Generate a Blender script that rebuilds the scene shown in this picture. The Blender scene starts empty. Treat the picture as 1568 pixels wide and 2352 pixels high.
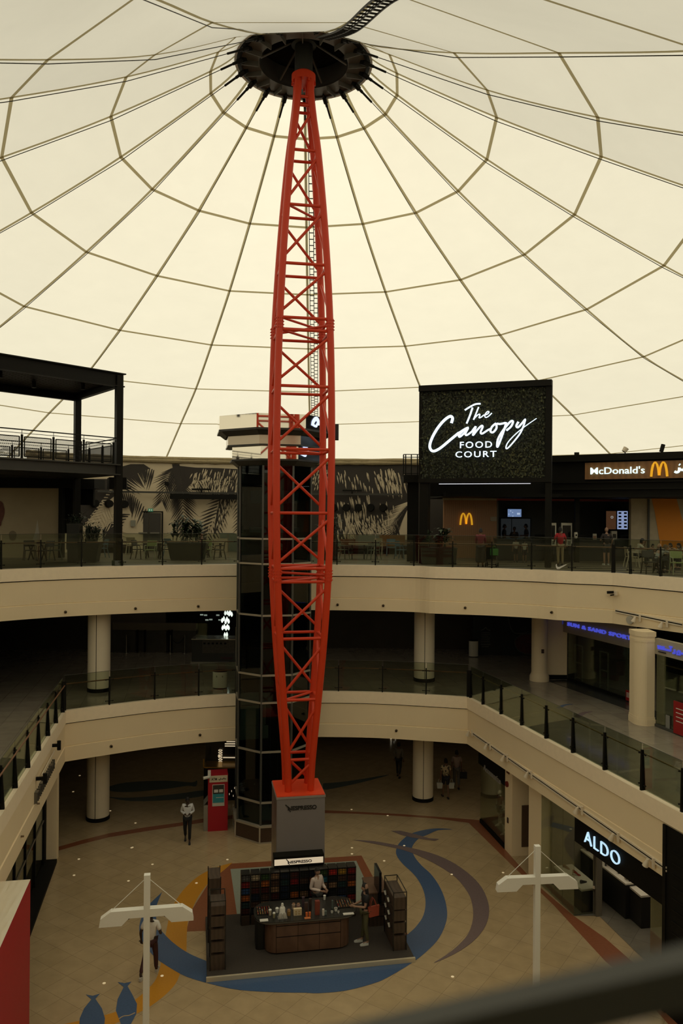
import bpy, bmesh, math, random
from mathutils import Vector, Matrix
random.seed(7)
pi = math.pi
scene = bpy.context.scene
COL = scene.collection

# ------------------------------------------------------------------ camera
EYE = Vector((0, 0, 13.0))
FPX, ROLL, PITCH = 1829.0, math.radians(.45), math.radians(.1)
_fw = Vector((0, math.cos(PITCH), math.sin(PITCH)))
_r0 = Vector((1, 0, 0)); _u0 = _r0.cross(_fw)
_r = math.cos(ROLL) * _r0 + math.sin(ROLL) * _u0
_u = -math.sin(ROLL) * _r0 + math.cos(ROLL) * _u0
cd = bpy.data.cameras.new('camera')
cam = bpy.data.objects.new('camera', cd); COL.objects.link(cam)
cd.sensor_fit = 'VERTICAL'; cd.sensor_height = 36.0; cd.sensor_width = 24.0
cd.lens = 36.0 * FPX / 2352.0
cd.clip_start = .05; cd.clip_end = 300
cd.dof.use_dof = True; cd.dof.focus_distance = 28.0; cd.dof.aperture_fstop = 2.0
mw = Matrix((_r, _u, -_fw)).transposed().to_4x4(); mw.translation = EYE
cam.matrix_world = mw
scene.camera = cam

def ray(x, y): return _fw * FPX + _r * (x - 784) - _u * (y - 1176)
def atz(x, y, z):
    d = ray(x, y); return EYE + d * ((z - EYE.z) / d.z)
def aty(x, y, Y):
    d = ray(x, y); return EYE + d * (Y / d.y)
def gxy(x, y, z=0.0):
    p = atz(x, y, z); return (p.x, p.y)

# ------------------------------------------------------------------ light
world = bpy.data.worlds.new('sky'); scene.world = world; world.use_nodes = True
bg = world.node_tree.nodes['Background']
bg.inputs[0].default_value = (1.0, .98, .885, 1); bg.inputs[1].default_value = 1.05
sd = bpy.data.lights.new('sun', 'SUN'); sd.energy = 4.2; sd.angle = math.radians(8); sd.color = (1, .955, .82)
sun = bpy.data.objects.new('sun', sd); COL.objects.link(sun)
sun.rotation_euler = Vector((-.05, -.82, -.57)).to_track_quat('-Z', 'Y').to_euler()
scene.view_settings.view_transform = 'Standard'; scene.view_settings.look = 'None'
scene.view_settings.exposure = 0.0; scene.view_settings.gamma = 1.0
scene.view_settings.use_curve_mapping = False
scene.cycles.max_bounces = 8; scene.cycles.diffuse_bounces = 6; scene.cycles.transparent_max_bounces = 16
scene.cycles.caustics_reflective = False; scene.cycles.caustics_refractive = False
scene.cycles.sample_clamp_indirect = 6.0

# ------------------------------------------------------------------ materials
MATS = {}
def mat(name, col, rough=.5, metal=0.0, spec=.4, vary=.08, scale=3.0, emit=None, estr=0.0):
    if name in MATS: return MATS[name]
    m = bpy.data.materials.new(name); m.use_nodes = True
    nt = m.node_tree; b = nt.nodes['Principled BSDF']
    b.inputs['Roughness'].default_value = rough; b.inputs['Metallic'].default_value = metal
    b.inputs['Specular IOR Level'].default_value = spec
    c = (*col, 1)
    b.inputs['Base Color'].default_value = c
    if vary > 0:
        tc = nt.nodes.new('ShaderNodeTexCoord'); nz = nt.nodes.new('ShaderNodeTexNoise')
        nz.inputs['Scale'].default_value = scale; nz.inputs['Detail'].default_value = 4
        mx = nt.nodes.new('ShaderNodeMix'); mx.data_type = 'RGBA'
        mx.inputs[6].default_value = tuple(v * (1 - vary) for v in col) + (1,)
        mx.inputs[7].default_value = tuple(min(1, v * (1 + vary)) for v in col) + (1,)
        nt.links.new(tc.outputs['Object'], nz.inputs['Vector'])
        nt.links.new(nz.outputs['Fac'], mx.inputs[0]); nt.links.new(mx.outputs[2], b.inputs['Base Color'])
    if emit:
        b.inputs['Emission Color'].default_value = (*emit, 1); b.inputs['Emission Strength'].default_value = estr
    MATS[name] = m; return m

def glass(name, tint, refl=.06, rough=.02):
    if name in MATS: return MATS[name]
    m = bpy.data.materials.new(name); m.use_nodes = True; nt = m.node_tree
    nt.nodes.clear()
    out = nt.nodes.new('ShaderNodeOutputMaterial'); mx = nt.nodes.new('ShaderNodeMixShader')
    tr = nt.nodes.new('ShaderNodeBsdfTransparent'); gl = nt.nodes.new('ShaderNodeBsdfGlossy')
    fr = nt.nodes.new('ShaderNodeLayerWeight'); mp = nt.nodes.new('ShaderNodeMapRange')
    fr.inputs['Blend'].default_value = .25
    tr.inputs[0].default_value = (*tint, 1); gl.inputs[0].default_value = (.9, .95, .9, 1); gl.inputs['Roughness'].default_value = rough
    mp.inputs[3].default_value = refl; mp.inputs[4].default_value = .5
    nt.links.new(fr.outputs['Fresnel'], mp.inputs[0]); nt.links.new(mp.outputs[0], mx.inputs[0])
    nt.links.new(tr.outputs[0], mx.inputs[1]); nt.links.new(gl.outputs[0], mx.inputs[2]); nt.links.new(mx.outputs[0], out.inputs[0])
    MATS[name] = m; return m

def fabric(name, tcol, dcol, mixd=.35, vary=.05, scale=.7):
    m = bpy.data.materials.new(name); m.use_nodes = True; nt = m.node_tree; nt.nodes.clear()
    out = nt.nodes.new('ShaderNodeOutputMaterial'); mx = nt.nodes.new('ShaderNodeMixShader')
    tr = nt.nodes.new('ShaderNodeBsdfTranslucent'); df = nt.nodes.new('ShaderNodeBsdfDiffuse')
    df.inputs[0].default_value = (*dcol, 1); mx.inputs[0].default_value = mixd
    tc = nt.nodes.new('ShaderNodeTexCoord'); nz = nt.nodes.new('ShaderNodeTexNoise'); nz.inputs['Scale'].default_value = scale
    nz.inputs['Detail'].default_value = 6; nz.inputs['Roughness'].default_value = .65
    mp = nt.nodes.new('ShaderNodeMapping'); mp.inputs['Scale'].default_value = (1, 1, 3)
    rgb = nt.nodes.new('ShaderNodeMix'); rgb.data_type = 'RGBA'
    rgb.inputs[6].default_value = tuple(v * (1 - vary) for v in tcol) + (1,); rgb.inputs[7].default_value = tuple(min(1, v * (1 + vary)) for v in tcol) + (1,)
    nt.links.new(tc.outputs['Object'], mp.inputs[0]); nt.links.new(mp.outputs[0], nz.inputs['Vector']); nt.links.new(nz.outputs['Fac'], rgb.inputs[0])
    nt.links.new(rgb.outputs[2], tr.inputs[0]); nt.links.new(tr.outputs[0], mx.inputs[1]); nt.links.new(df.outputs[0], mx.inputs[2]); nt.links.new(mx.outputs[0], out.inputs[0])
    MATS[name] = m; return m

def tile(name, c1, c2, grout, size=.6, rot=0.0, rough=.18, spec=.5, gw=.006):
    m = bpy.data.materials.new(name); m.use_nodes = True; nt = m.node_tree; b = nt.nodes['Principled BSDF']
    tc = nt.nodes.new('ShaderNodeTexCoord'); mp = nt.nodes.new('ShaderNodeMapping'); mp.inputs['Rotation'].default_value = (0, 0, rot)
    br = nt.nodes.new('ShaderNodeTexBrick'); br.offset = 0.0
    br.inputs['Color1'].default_value = (*c1, 1); br.inputs['Color2'].default_value = (*c2, 1); br.inputs['Mortar'].default_value = (*grout, 1)
    br.inputs['Scale'].default_value = 1; br.inputs['Mortar Size'].default_value = gw
    br.inputs['Brick Width'].default_value = size; br.inputs['Row Height'].default_value = size
    nz = nt.nodes.new('ShaderNodeTexNoise'); nz.inputs['Scale'].default_value = 2.2; nz.inputs['Detail'].default_value = 5
    mx = nt.nodes.new('ShaderNodeMix'); mx.data_type = 'RGBA'; mx.blend_type = 'MULTIPLY'; mx.inputs[0].default_value = .35
    nt.links.new(tc.outputs['Object'], mp.inputs[0]); nt.links.new(mp.outputs[0], br.inputs['Vector']); nt.links.new(tc.outputs['Object'], nz.inputs['Vector'])
    nt.links.new(br.outputs['Color'], mx.inputs[6]); nt.links.new(nz.outputs['Fac'], mx.inputs[7]); nt.links.new(mx.outputs[2], b.inputs['Base Color'])
    b.inputs['Roughness'].default_value = rough; b.inputs['Specular IOR Level'].default_value = spec
    MATS[name] = m; return m

def stripes(name, c1, c2, sc, rot=0.0, rough=.5, dist=1.5):
    if name in MATS: return MATS[name]
    m = bpy.data.materials.new(name); m.use_nodes = True; nt = m.node_tree; b = nt.nodes['Principled BSDF']
    tc = nt.nodes.new('ShaderNodeTexCoord'); mp = nt.nodes.new('ShaderNodeMapping'); mp.inputs['Rotation'].default_value = (0, 0, rot)
    wv = nt.nodes.new('ShaderNodeTexWave'); wv.inputs['Scale'].default_value = sc; wv.inputs['Distortion'].default_value = dist; wv.inputs['Detail'].default_value = 2
    cr = nt.nodes.new('ShaderNodeMix'); cr.data_type = 'RGBA'; cr.inputs[6].default_value = (*c1, 1); cr.inputs[7].default_value = (*c2, 1)
    nt.links.new(tc.outputs['Object'], mp.inputs[0]); nt.links.new(mp.outputs[0], wv.inputs['Vector']); nt.links.new(wv.outputs['Fac'], cr.inputs[0]); nt.links.new(cr.outputs[2], b.inputs['Base Color'])
    b.inputs['Roughness'].default_value = rough
    MATS[name] = m; return m

# ------------------------------------------------------------------ mesh builder
class MB:
    def __init__(s): s.v = []; s.f = []; s.m = []; s.M = None; s.mi = 0
    def add(s, vs, fs, mi=None):
        n = len(s.v)
        for p in vs:
            p = Vector(p)
            if s.M is not None: p = s.M @ p
            s.v.append(p)
        for f in fs: s.f.append([i + n for i in f]); s.m.append(s.mi if mi is None else mi)
        return s
    def box(s, c, d, rz=0.0, mi=None):
        x, y, z = d[0] / 2, d[1] / 2, d[2] / 2; ca, sa = math.cos(rz), math.sin(rz)
        vs = [(c[0] + a * x * ca - b * y * sa, c[1] + a * x * sa + b * y * ca, c[2] + e * z) for e in (-1, 1) for a, b in ((-1, -1), (1, -1), (1, 1), (-1, 1))]
        return s.add(vs, [(3, 2, 1, 0), (4, 5, 6, 7), (0, 1, 5, 4), (1, 2, 6, 5), (2, 3, 7, 6), (3, 0, 4, 7)], mi)
    def bb(s, x0, x1, y0, y1, z0, z1, mi=None):
        return s.box(((x0 + x1) / 2, (y0 + y1) / 2, (z0 + z1) / 2), (abs(x1 - x0), abs(y1 - y0), abs(z1 - z0)), 0, mi)
    def prism(s, pts, z0, z1, mi=None):
        n = len(pts)
        a = sum(pts[i][0] * pts[(i + 1) % n][1] - pts[(i + 1) % n][0] * pts[i][1] for i in range(n))
        if a < 0: pts = pts[::-1]
        vs = [(p[0], p[1], z0) for p in pts] + [(p[0], p[1], z1) for p in pts]
        fs = [list(range(n))[::-1], list(range(n, 2 * n))] + [(i, (i + 1) % n, n + (i + 1) % n, n + i) for i in range(n)]
        return s.add(vs, fs, mi)
    def beam(s, p0, p1, w, h, mi=None):
        p0, p1 = Vector(p0), Vector(p1); d = (p1 - p0).normalized()
        side = d.cross(Vector((0, 0, 1)))
        if side.length < 1e-4: side = Vector((1, 0, 0))
        side.normalize(); up = side.cross(d)
        vs = [p + side * (a * w / 2) + up * (b * h / 2) for p in (p0, p1) for a, b in ((-1, -1), (1, -1), (1, 1), (-1, 1))]
        return s.add(vs, [(0, 1, 2, 3), (7, 6, 5, 4), (4, 5, 1, 0), (5, 6, 2, 1), (6, 7, 3, 2), (7, 4, 0, 3)], mi)
    def tube(s, pts, r, n=8, cap=True, mi=None):
        pts = [Vector(p) for p in pts]; rs = r if isinstance(r, (list, tuple)) else [r] * len(pts)
        t0 = (pts[1] - pts[0]).normalized()
        ref = Vector((0, 0, 1)) if abs(t0.z) < .9 else Vector((1, 0, 0))
        a = t0.cross(ref).normalized(); vs = []; k = len(pts)
        for i, p in enumerate(pts):
            t = (pts[min(i + 1, k - 1)] - pts[max(i - 1, 0)]).normalized()
            a = (a - t * a.dot(t)).normalized(); b = t.cross(a)
            for j in range(n):
                an = 2 * pi * j / n
                vs.append(p + (a * math.cos(an) + b * math.sin(an)) * rs[i])
        fs = [(i * n + j, i * n + (j + 1) % n, (i + 1) * n + (j + 1) % n, (i + 1) * n + j) for i in range(k - 1) for j in range(n)]
        if cap: fs += [list(range(n))[::-1], list(range((k - 1) * n, k * n))]
        return s.add(vs, fs, mi)
    def lathe(s, prof, n=24, c=(0, 0), sx=1, sy=1, mi=None, cap=True):
        k = len(prof)
        vs = [(c[0] + r * sx * math.cos(2 * pi * j / n), c[1] + r * sy * math.sin(2 * pi * j / n), z) for r, z in prof for j in range(n)]
        fs = [(i * n + j, i * n + (j + 1) % n, (i + 1) * n + (j + 1) % n, (i + 1) * n + j) for i in range(k - 1) for j in range(n)]
        if cap:
            fs += [list(range(n))[::-1], list(range((k - 1) * n, k * n))]
        return s.add(vs, fs, mi)
    def sphere(s, c, r, n=10, sz=1, mi=None):
        pr = [(max(1e-4, r * math.sin(pi * i / 8)), c[2] - r * sz * math.cos(pi * i / 8)) for i in range(9)]
        return s.lathe(pr, n, (c[0], c[1]), mi=mi)
    def sweep(s, path, prof, mi=None, closed=False):
        """path: list of (x,y); prof: list of (offset to the left of travel, z)"""
        k = len(path); m = len(prof); vs = []
        for i, p in enumerate(path):
            a = Vector(path[max(i - 1, 0)]); b = Vector(path[min(i + 1, k - 1)]); p = Vector(p)
            d1 = (p - a).normalized() if i > 0 else (b - p).normalized(); d2 = (b - p).normalized() if i < k - 1 else d1
            n1 = Vector((-d1.y, d1.x)); n2 = Vector((-d2.y, d2.x)); nn = (n1 + n2)
            nn = nn / max(.3, nn.dot(n1))
            for o, z in prof: vs.append((p.x + nn.x * o, p.y + nn.y * o, z))
        fs = [(i * m + j, (i + 1) * m + j, (i + 1) * m + j + 1, i * m + j + 1) for i in range(k - 1) for j in range(m - 1)]
        if closed:
            fs += [(i * m + m - 1, (i + 1) * m + m - 1, (i + 1) * m, i * m) for i in range(k - 1)]
            fs += [list(range(m)), list(range((k - 1) * m, k * m))[::-1]]
        return s.add(vs, fs, mi)
    def build(s, name, mats, parent=None, smooth=False, world=True):
        me = bpy.data.meshes.new(name)
        vs = s.v
        if parent is not None and world:
            inv = WM(parent).inverted(); vs = [inv @ p for p in s.v]
        me.from_pydata([tuple(p) for p in vs], [], s.f)
        if not isinstance(mats, (list, tuple)): mats = [mats]
        for mm in mats: me.materials.append(mm)
        if len(mats) > 1: me.polygons.foreach_set('material_index', s.m)
        if smooth:
            me.polygons.foreach_set('use_smooth', [True] * len(s.f))
            try: me.set_sharp_from_angle(angle=math.radians(40))
            except Exception: pass
        me.update()
        o = bpy.data.objects.new(name, me); COL.objects.link(o)
        if parent is not None: o.parent = parent
        return o

def letters(mb, name, m, parent):
    """each connected glyph of a text mesh becomes a part of its own"""
    key = {}; rep = []
    for p in mb.v: rep.append(key.setdefault((round(p.x, 4), round(p.y, 4), round(p.z, 4)), len(key)))
    up = list(range(len(key)))
    def find(a):
        while up[a] != a: up[a] = up[up[a]]; a = up[a]
        return a
    for f in mb.f:
        for i in f[1:]: up[find(rep[i])] = find(rep[f[0]])
    isl = {}
    for f in mb.f: isl.setdefault(find(rep[f[0]]), []).append(f)
    for fs in isl.values():
        idx = sorted({i for f in fs for i in f}); mp = {a: b for b, a in enumerate(idx)}
        q = MB(); q.add([mb.v[i] for i in idx], [[mp[i] for i in f] for f in fs]); q.build(name, m, parent)

def WM(o):
    m = Matrix.LocRotScale(o.location, o.rotation_euler, o.scale)
    return WM(o.parent) @ m if o.parent else m
def tag(o, label=None, cat=None, group=None, kind=None):
    if label: o['label'] = label
    if cat: o['category'] = cat
    if group: o['group'] = group
    if kind: o['kind'] = kind
    return o
def thing(name, label, cat, loc=(0, 0, 0), rz=0.0, group=None):
    o = bpy.data.objects.new(name, None); COL.objects.link(o); o.location = loc; o.rotation_euler = (0, 0, rz); o.empty_display_size = .2
    return tag(o, label, cat, group)
def struct(o, label=None, cat=None): return tag(o, label, cat, kind='structure')
def dup(root, loc, rz=None, label=None, group=None):
    r = root.copy(); COL.objects.link(r); r.location = loc
    if rz is not None: r.rotation_euler = (0, 0, rz)
    if label: r['label'] = label
    if group: r['group'] = group
    for ch in list(root.children):
        c = ch.copy(); COL.objects.link(c); c.parent = r
        for g in list(ch.children):
            d = g.copy(); COL.objects.link(d); d.parent = c
    return r
def smoothpath(pts, sub=6):
    """Catmull-Rom through points of any dimension"""
    pts = [Vector(p) for p in pts]; out = []
    for i in range(len(pts) - 1):
        p0 = pts[max(i - 1, 0)]; p1 = pts[i]; p2 = pts[i + 1]; p3 = pts[min(i + 2, len(pts) - 1)]
        for j in range(sub):
            t = j / sub
            out.append(.5 * ((2 * p1) + (p2 - p0) * t + (2 * p0 - 5 * p1 + 4 * p2 - p3) * t * t + (3 * p1 - p0 - 3 * p2 + p3) * t ** 3))
    out.append(pts[-1]); return out
def font_mesh(txt, size=1.0, bold=0.0, extr=.01, shear=0.0, space=1.0):
    cu = bpy.data.curves.new('t', 'FONT'); cu.body = txt; cu.size = size; cu.offset = bold; cu.extrude = extr; cu.shear = shear; cu.space_character = space
    cu.align_x = 'LEFT'; cu.resolution_u = 4
    o = bpy.data.objects.new('t', cu); COL.objects.link(o)
    dg = bpy.context.evaluated_depsgraph_get(); me = bpy.data.meshes.new_from_object(o.evaluated_get(dg))
    vs = [v.co.copy() for v in me.vertices]; fs = [list(p.vertices) for p in me.polygons]
    bpy.data.objects.remove(o); bpy.data.curves.remove(cu); bpy.data.meshes.remove(me)
    x0 = min(v.x for v in vs); x1 = max(v.x for v in vs); y0 = min(v.y for v in vs); y1 = max(v.y for v in vs)
    return vs, fs, (x0, x1, y0, y1)
def put_text(mb, txt, frame, u0, u1, v0, v1, extr=.01, **k):
    """text fitted in the rectangle u0..u1, v0..v1 of a frame (origin, right, up, out)"""
    vs, fs, (a, b, c, d) = font_mesh(txt, extr=.5, **k)
    O, R, U, N = frame
    mb.add([O + R * (u0 + (v.x - a) / (b - a) * (u1 - u0)) + U * (v0 + (v.y - c) / (d - c) * (v1 - v0)) + N * ((v.z + .5) * extr) for v in vs], fs)
def frame(O, R, N=None, U=(0, 0, 1)):
    R = Vector(R).normalized(); U = Vector(U)
    N = Vector(N) if N is not None else R.cross(U)
    return (Vector(O), R, U, N.normalized())
def ribbon(mb, pts, w, N, depth=.02):
    """a flat stroke of width w (list or number) along 3D points in the plane of normal N, extruded by depth along N"""
    pts = [Vector(p) for p in pts]; k = len(pts); N = Vector(N).normalized(); vs = []
    for i, p in enumerate(pts):
        t = (pts[min(i + 1, k - 1)] - pts[max(i - 1, 0)]).normalized(); s_ = N.cross(t)
        ww = (w[i] if isinstance(w, (list, tuple)) else w) / 2
        vs += [p + s_ * ww, p - s_ * ww, p - s_ * ww + N * depth, p + s_ * ww + N * depth]
    fs = [(i * 4 + j, i * 4 + (j + 1) % 4, i * 4 + 4 + (j + 1) % 4, i * 4 + 4 + j) for i in range(k - 1) for j in range(4)]
    fs += [(3, 2, 1, 0), tuple(range(k * 4 - 4, k * 4))]
    mb.add(vs, fs)
def stroke(mb, fr, uv, w, depth=.02, lift=0.0, sub=6, smooth=True):
    O, R, U, N = fr
    q = smoothpath([(a, b) for a, b in uv], sub) if smooth and len(uv) > 2 else [Vector(p) for p in uv]
    ribbon(mb, [O + R * p[0] + U * p[1] + N * lift for p in q], w, N, depth)
# ------------------------------------------------------------------ common materials
ZM, ZU = 5.4, 10.75          # middle and upper floor levels
CREAM = mat('cream_paint', (.84, .70, .465), .6, vary=.05, scale=.8)
CAP = mat('pale_stone_cap', (.92, .79, .58), .5, vary=.06, scale=6)
BLACK = mat('black_metal', (.008, .0076, .0055), .5, spec=.12, vary=.1)
DARK = mat('dark_panel', (.007, .0066, .005), .65, spec=.12, vary=.2)
STEELDK = mat('dark_steel', (.05, .048, .04), .5, .3)
WHITE = mat('white_paint', (.78, .76, .68), .5, vary=.03)
RED_T = mat('red_paint', (.60, .042, .008), .42, vary=.04, scale=1.0)
GL_RAIL = glass('railing_glass', (.76, .79, .72), .010)
GL_SHOP = glass('shop_glass', (.66, .70, .62), .05)
COLMAT = mat('column_paint', (.82, .73, .55), .5, vary=.04)
F_GROUND = tile('ground_tiles', (.49, .365, .20), (.52, .39, .22), (.36, .265, .15), .75, math.radians(34), .2, .5, .008)
F_MID = tile('middle_tiles', (.30, .26, .20), (.34, .30, .23), (.18, .16, .12), .8, math.radians(-11), .1, .5)
F_UP = stripes('striped_floor', (.22, .185, .125), (.05, .042, .03), .24, math.radians(82), .4, 0.0)

# ------------------------------------------------------------------ atrium outline
def edge(pix, z, sub=5):
    return smoothpath([gxy(x, y, z) for x, y in pix], sub)
mid_back = edge([(146, 1633), (240, 1621), (346, 1608.6), (450, 1599.5), (550, 1593.6), (635, 1589.5), (713, 1588), (860, 1590), (1000, 1597), (1076, 1601.5)], ZM)
ml = Vector(gxy(0, 1864, ZM)); mr = Vector(gxy(1568, 1867, ZM))
k0, k1 = mid_back[0], mid_back[-1]
dl = (ml - k0).normalized(); dr = (mr - k1).normalized()
MID_L = [k0 + dl * t for t in (26, 18, 10.6, 5)]; MID_R = [k1 + dr * t for t in (5, 10, 13.5, 18, 26)]
MID = MID_L + mid_back + MID_R
up_back = edge([(0, 1309), (90.6, 1305.5), (185, 1302.7), (290, 1300.5), (420, 1298.5), (547, 1297.5), (660, 1297.3), (760, 1298), (860, 1299.2), (955, 1301), (1000, 1303), (1110, 1305.5), (1220, 1309), (1280, 1312)], ZU)
uk = Vector(gxy(1408.5, 1316.6, ZU)); ur = Vector(gxy(1568, 1329, ZU))
ud = (ur - uk).normalized(); uld = (up_back[0] - up_back[5]).normalized()
UP_R = [uk, uk + ud * 4, uk + ud * 10, uk + ud * 16, Vector((14, 4)), Vector((4.0, .46))]
ul = up_back[0]
UP_L = [Vector((-4.0, .46)), Vector((-14, 4)), Vector((ul.x - 1.8, ul.y - 10)), Vector((ul.x - 1.5, ul.y - 5)), Vector((ul.x - 1.05, ul.y - 2.4))]
UPP = UP_L + up_back + UP_R
CX, CY = -1.38, 26.59
def slab(name, outline, zt, zb, mtop, mbot, R=33.2):
    mb = MB(); n = len(outline); outer = []
    for p in outline:
        d = Vector((p[0] + 1, p[1] - 22)); d.normalize()
        # push to circle of radius R round the mast
        o = Vector((p[0] - CX, p[1] - CY)); b = o.dot(d); c = o.length_squared - R * R
        t = -b + math.sqrt(b * b - c); outer.append(Vector((p[0], p[1])) + d * t)
    vs = [(p[0], p[1], zt) for p in outline] + [(p.x, p.y, zt) for p in outer]
    mb.add(vs, [(i, n + i, n + i + 1, i + 1) for i in range(n - 1)], 0)
    vs = [(p[0], p[1], zb) for p in outline] + [(p.x, p.y, zb) for p in outer]
    mb.add(vs, [(i, i + 1, n + i + 1, n + i) for i in range(n - 1)], 1)
    return struct(mb.build(name, [mtop, mbot]))
CEIL = mat('dark_ceiling', (.06, .053, .042), .8, vary=.1)
slab('floor_middle', MID, ZM, ZM - 1.9, F_MID, CEIL)
slab('floor_upper', UPP, ZU, ZU - 1.93, F_UP, CEIL)
mb = MB(); mb.lathe([(.01, -.3), (34, -.3), (34, 0), (.01, 0)], 64, (CX, CY)); floor = struct(mb.build('floor', F_GROUND))

def fascia(path, z, depth, nm, seam):
    # path runs left -> back -> right, the void lies on the right of travel (negative offset)
    mb = MB()
    mb.sweep(path, [(.10, z + .02), (-.10, z + .02), (-.10, z - .46), (0, z - .46)])
    cap = mb.build('trim_%d' % nm, CAP); struct(cap)
    mb = MB(); mb.sweep(path, [(0, z - .46), (-.015, z - .46), (-.015, z - .53), (.0, z - .53)])
    struct(mb.build('trim_%d' % (nm + 1), DARK))
    mb = MB(); mb.sweep(path, [(.02, z - .5), (-.05, z - .5), (-.05, z - seam), (-.035, z - seam - .01), (-.035, z - seam - .03), (-.075, z - seam - .04), (-.075, z - depth), (.35, z - depth), (.35, z - .1)])
    struct(mb.build('wall_fascia', CREAM))
fascia(MID, ZM, 1.92, 1, 1.33); fascia(UPP, ZU, 1.95, 3, 1.40)

# outer shell below the canopy
mb = MB(); mb.lathe([(33.3, 0), (33.3, 16.5)], 64, (CX, CY), cap=False)
struct(mb.build('wall_outer', mat('shell_cream', (.62, .54, .42), .8)))

# wide area lamps added below the ceilings to brighten dark galleries and shops
def gallery_fill(name, x, y, z, sx, sy, e, c=(1, .80, .52)):
    l = bpy.data.lights.new(name, 'AREA'); l.shape = 'RECTANGLE'; l.size = sx; l.size_y = sy; l.energy = e; l.color = c
    o = bpy.data.objects.new(name, l); COL.objects.link(o); o.location = (x, y, z)
gallery_fill('gallery_fill', -1, 40, ZM - 2.0, 22, 7, 17)
gallery_fill('gallery_fill', -3, 40, ZU - 1.98, 20, 7, 26, (1, .86, .64))
gallery_fill('gallery_fill', 15, 33, ZU - 1.98, 4, 10, 26, (1, .86, .64))
gallery_fill('window_fill', 7.3, 32.2, ZM - 2.05, .6, 2.0, 14)  # added lamp without a fixture, lifts the mannequins in the window
gallery_fill('shop_light', 10.3, 25.5, ZM - 2.0, 3.2, 5, 46, (1, .86, .64))  # added lamp without a fixture, brightens the shoe shop interior
# columns
def column(x, yb, z0, z1, rad, label):
    p = atz(x, yb, z0); c = (p.x, p.y + rad)
    t = thing('column', label, 'column', (c[0], c[1], z0)); t['kind'] = 'structure'
    mb = MB(); mb.lathe([(rad, z0 + .1), (rad, z1)], 40, c); mb.build('shaft', COLMAT, t, True)
    mb = MB(); mb.lathe([(rad + .02, z0), (rad + .02, z0 + .16), (rad, z0 + .16)], 40, c); mb.build('base_ring', DARK, t, True)
    a = math.radians(-92 + (784 - x) * .008)
    mb = MB(); mb.box((c[0] + rad * math.cos(a), c[1] + rad * math.sin(a), (z0 + .16 + z1) / 2), (.022, .012, z1 - z0 - .16), a + pi / 2); mb.build('joint_line', DARK, t)
column(219, 1592, ZM, ZU - 1.88, .465, 'round cream column on the middle floor, left of the glass lift shaft')
column(976, 1568, ZM, ZU - 1.88, .465, 'round cream column on the middle floor, right of the red mast')
column(217, 1890, 0, ZM - 1.9, .465, 'round cream column on the ground floor behind the walking man')
column(973, 1844, 0, ZM - 1.9, .465, 'round cream column on the ground floor beside the shoppers with bags')

# ------------------------------------------------------------------ canopy
TAB = [[(3.43,27.14),(3.49,27.17),(3.38,27.19),(3.33,27.26),(3.24,27.37),(3.12,27.5),(3.16,27.51),(3.19,27.48),(3.25,27.39),(3.2,27.4),(3.12,27.46),(3.06,27.49),(3.07,27.43),(3.21,27.29),(3.32,27.2),(3.34,27.11),(3.41,27.12)],
 [(6.88,25.04),(6.88,25.08),(6.88,25.13),(6.69,25.25),(6.51,25.48),(6.35,25.84),(6.36,25.6),(6.55,25.61),(6.5,25.53),(6.46,25.63),(6.15,25.54),(5.95,25.86),(6.19,25.62),(6.42,25.3),(6.58,25.08),(6.59,24.98),(6.85,25.0)],
 [(10.42,23.18),(10.49,23.21),(10.47,23.28),(10.13,23.46),(9.86,23.82),(9.61,24.39),(9.54,24.06),(9.86,24.19),(9.84,23.91),(9.75,24.02),(9.35,23.96),(9.1,24.37),(9.44,24.0),(9.72,23.53),(9.94,23.24),(9.95,23.13),(10.31,23.1)],
 [(14.14,21.43),(14.31,21.49),(14.21,21.54),(13.75,21.77),(13.44,22.24),(13.06,22.95),(12.96,22.68),(13.3,22.77),(13.34,22.4),(13.2,22.52),(12.71,22.52),(12.39,22.96),(12.74,22.53),(13.11,21.92),(13.47,21.51),(13.42,21.38),(14.06,21.37)],
 [(18.05,19.82),(17.79,19.95),(18.38,19.94),(17.48,20.17),(17.15,20.81),(16.68,21.64),(16.54,21.43),(16.92,21.5),(17.02,21.02),(16.84,21.15),(16.25,21.23),(15.86,21.69),(16.22,21.18),(16.67,20.43),(17.16,19.9),(17.22,19.7),(17.93,19.73)],
 [(22.63,18.47),(22.38,18.62),(22.94,18.63),(21.96,18.93),(21.51,19.71),(20.93,20.68),(20.76,20.54),(21.17,20.57),(21.34,19.98),(21.06,20.03),(20.4,20.27),(19.93,20.77),(20.3,20.17),(20.86,19.26),(21.49,18.57),(21.67,18.31),(22.41,18.3)],
 [(28.56,16.63),(28.32,16.8),(28.85,16.84),(27.76,17.23),(27.15,18.18),(26.51,19.05),(26.26,19.49),(26.49,19.26),(26.93,18.54),(26.58,18.6),(25.87,19.1),(25.37,19.28),(25.43,18.77),(26.08,17.75),(27.09,16.77),(27.44,16.41),(28.29,16.41)]]
T0 = math.radians(-1.545); ANG = [T0 + math.radians(d) for d in (0, 20, 40, 60, 80, 100, 120, 140, 168.5, 200, 220, 240, 260, 280, 300, 320, 340)]; NR = 17
FAB = fabric('canopy_fabric', (.635, .605, .505), (.80, .765, .64), .32)
SEAM = fabric('canopy_seam', (.44, .385, .24), (.5, .43, .27), .35, .04)
def node(k, j):
    """k 0..8 ring, j radial"""
    th = ANG[j % NR]
    if k == 0: r, z = 2.24, 28.06
    elif k == 8:
        r7, z7 = TAB[6][j % NR]; r, z = 34.2, z7 - (34.2 - r7) * .30
    else:
        r, z = TAB[k - 1][j % NR]
        if k == 1 and j % NR in (7, 8, 9): z -= .2
        if k == 3 and j % NR in (8, 9): z += .3
    return Vector((CX + r * math.sin(th), CY + r * math.cos(th), z))
SUB = 5
rad = []
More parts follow.
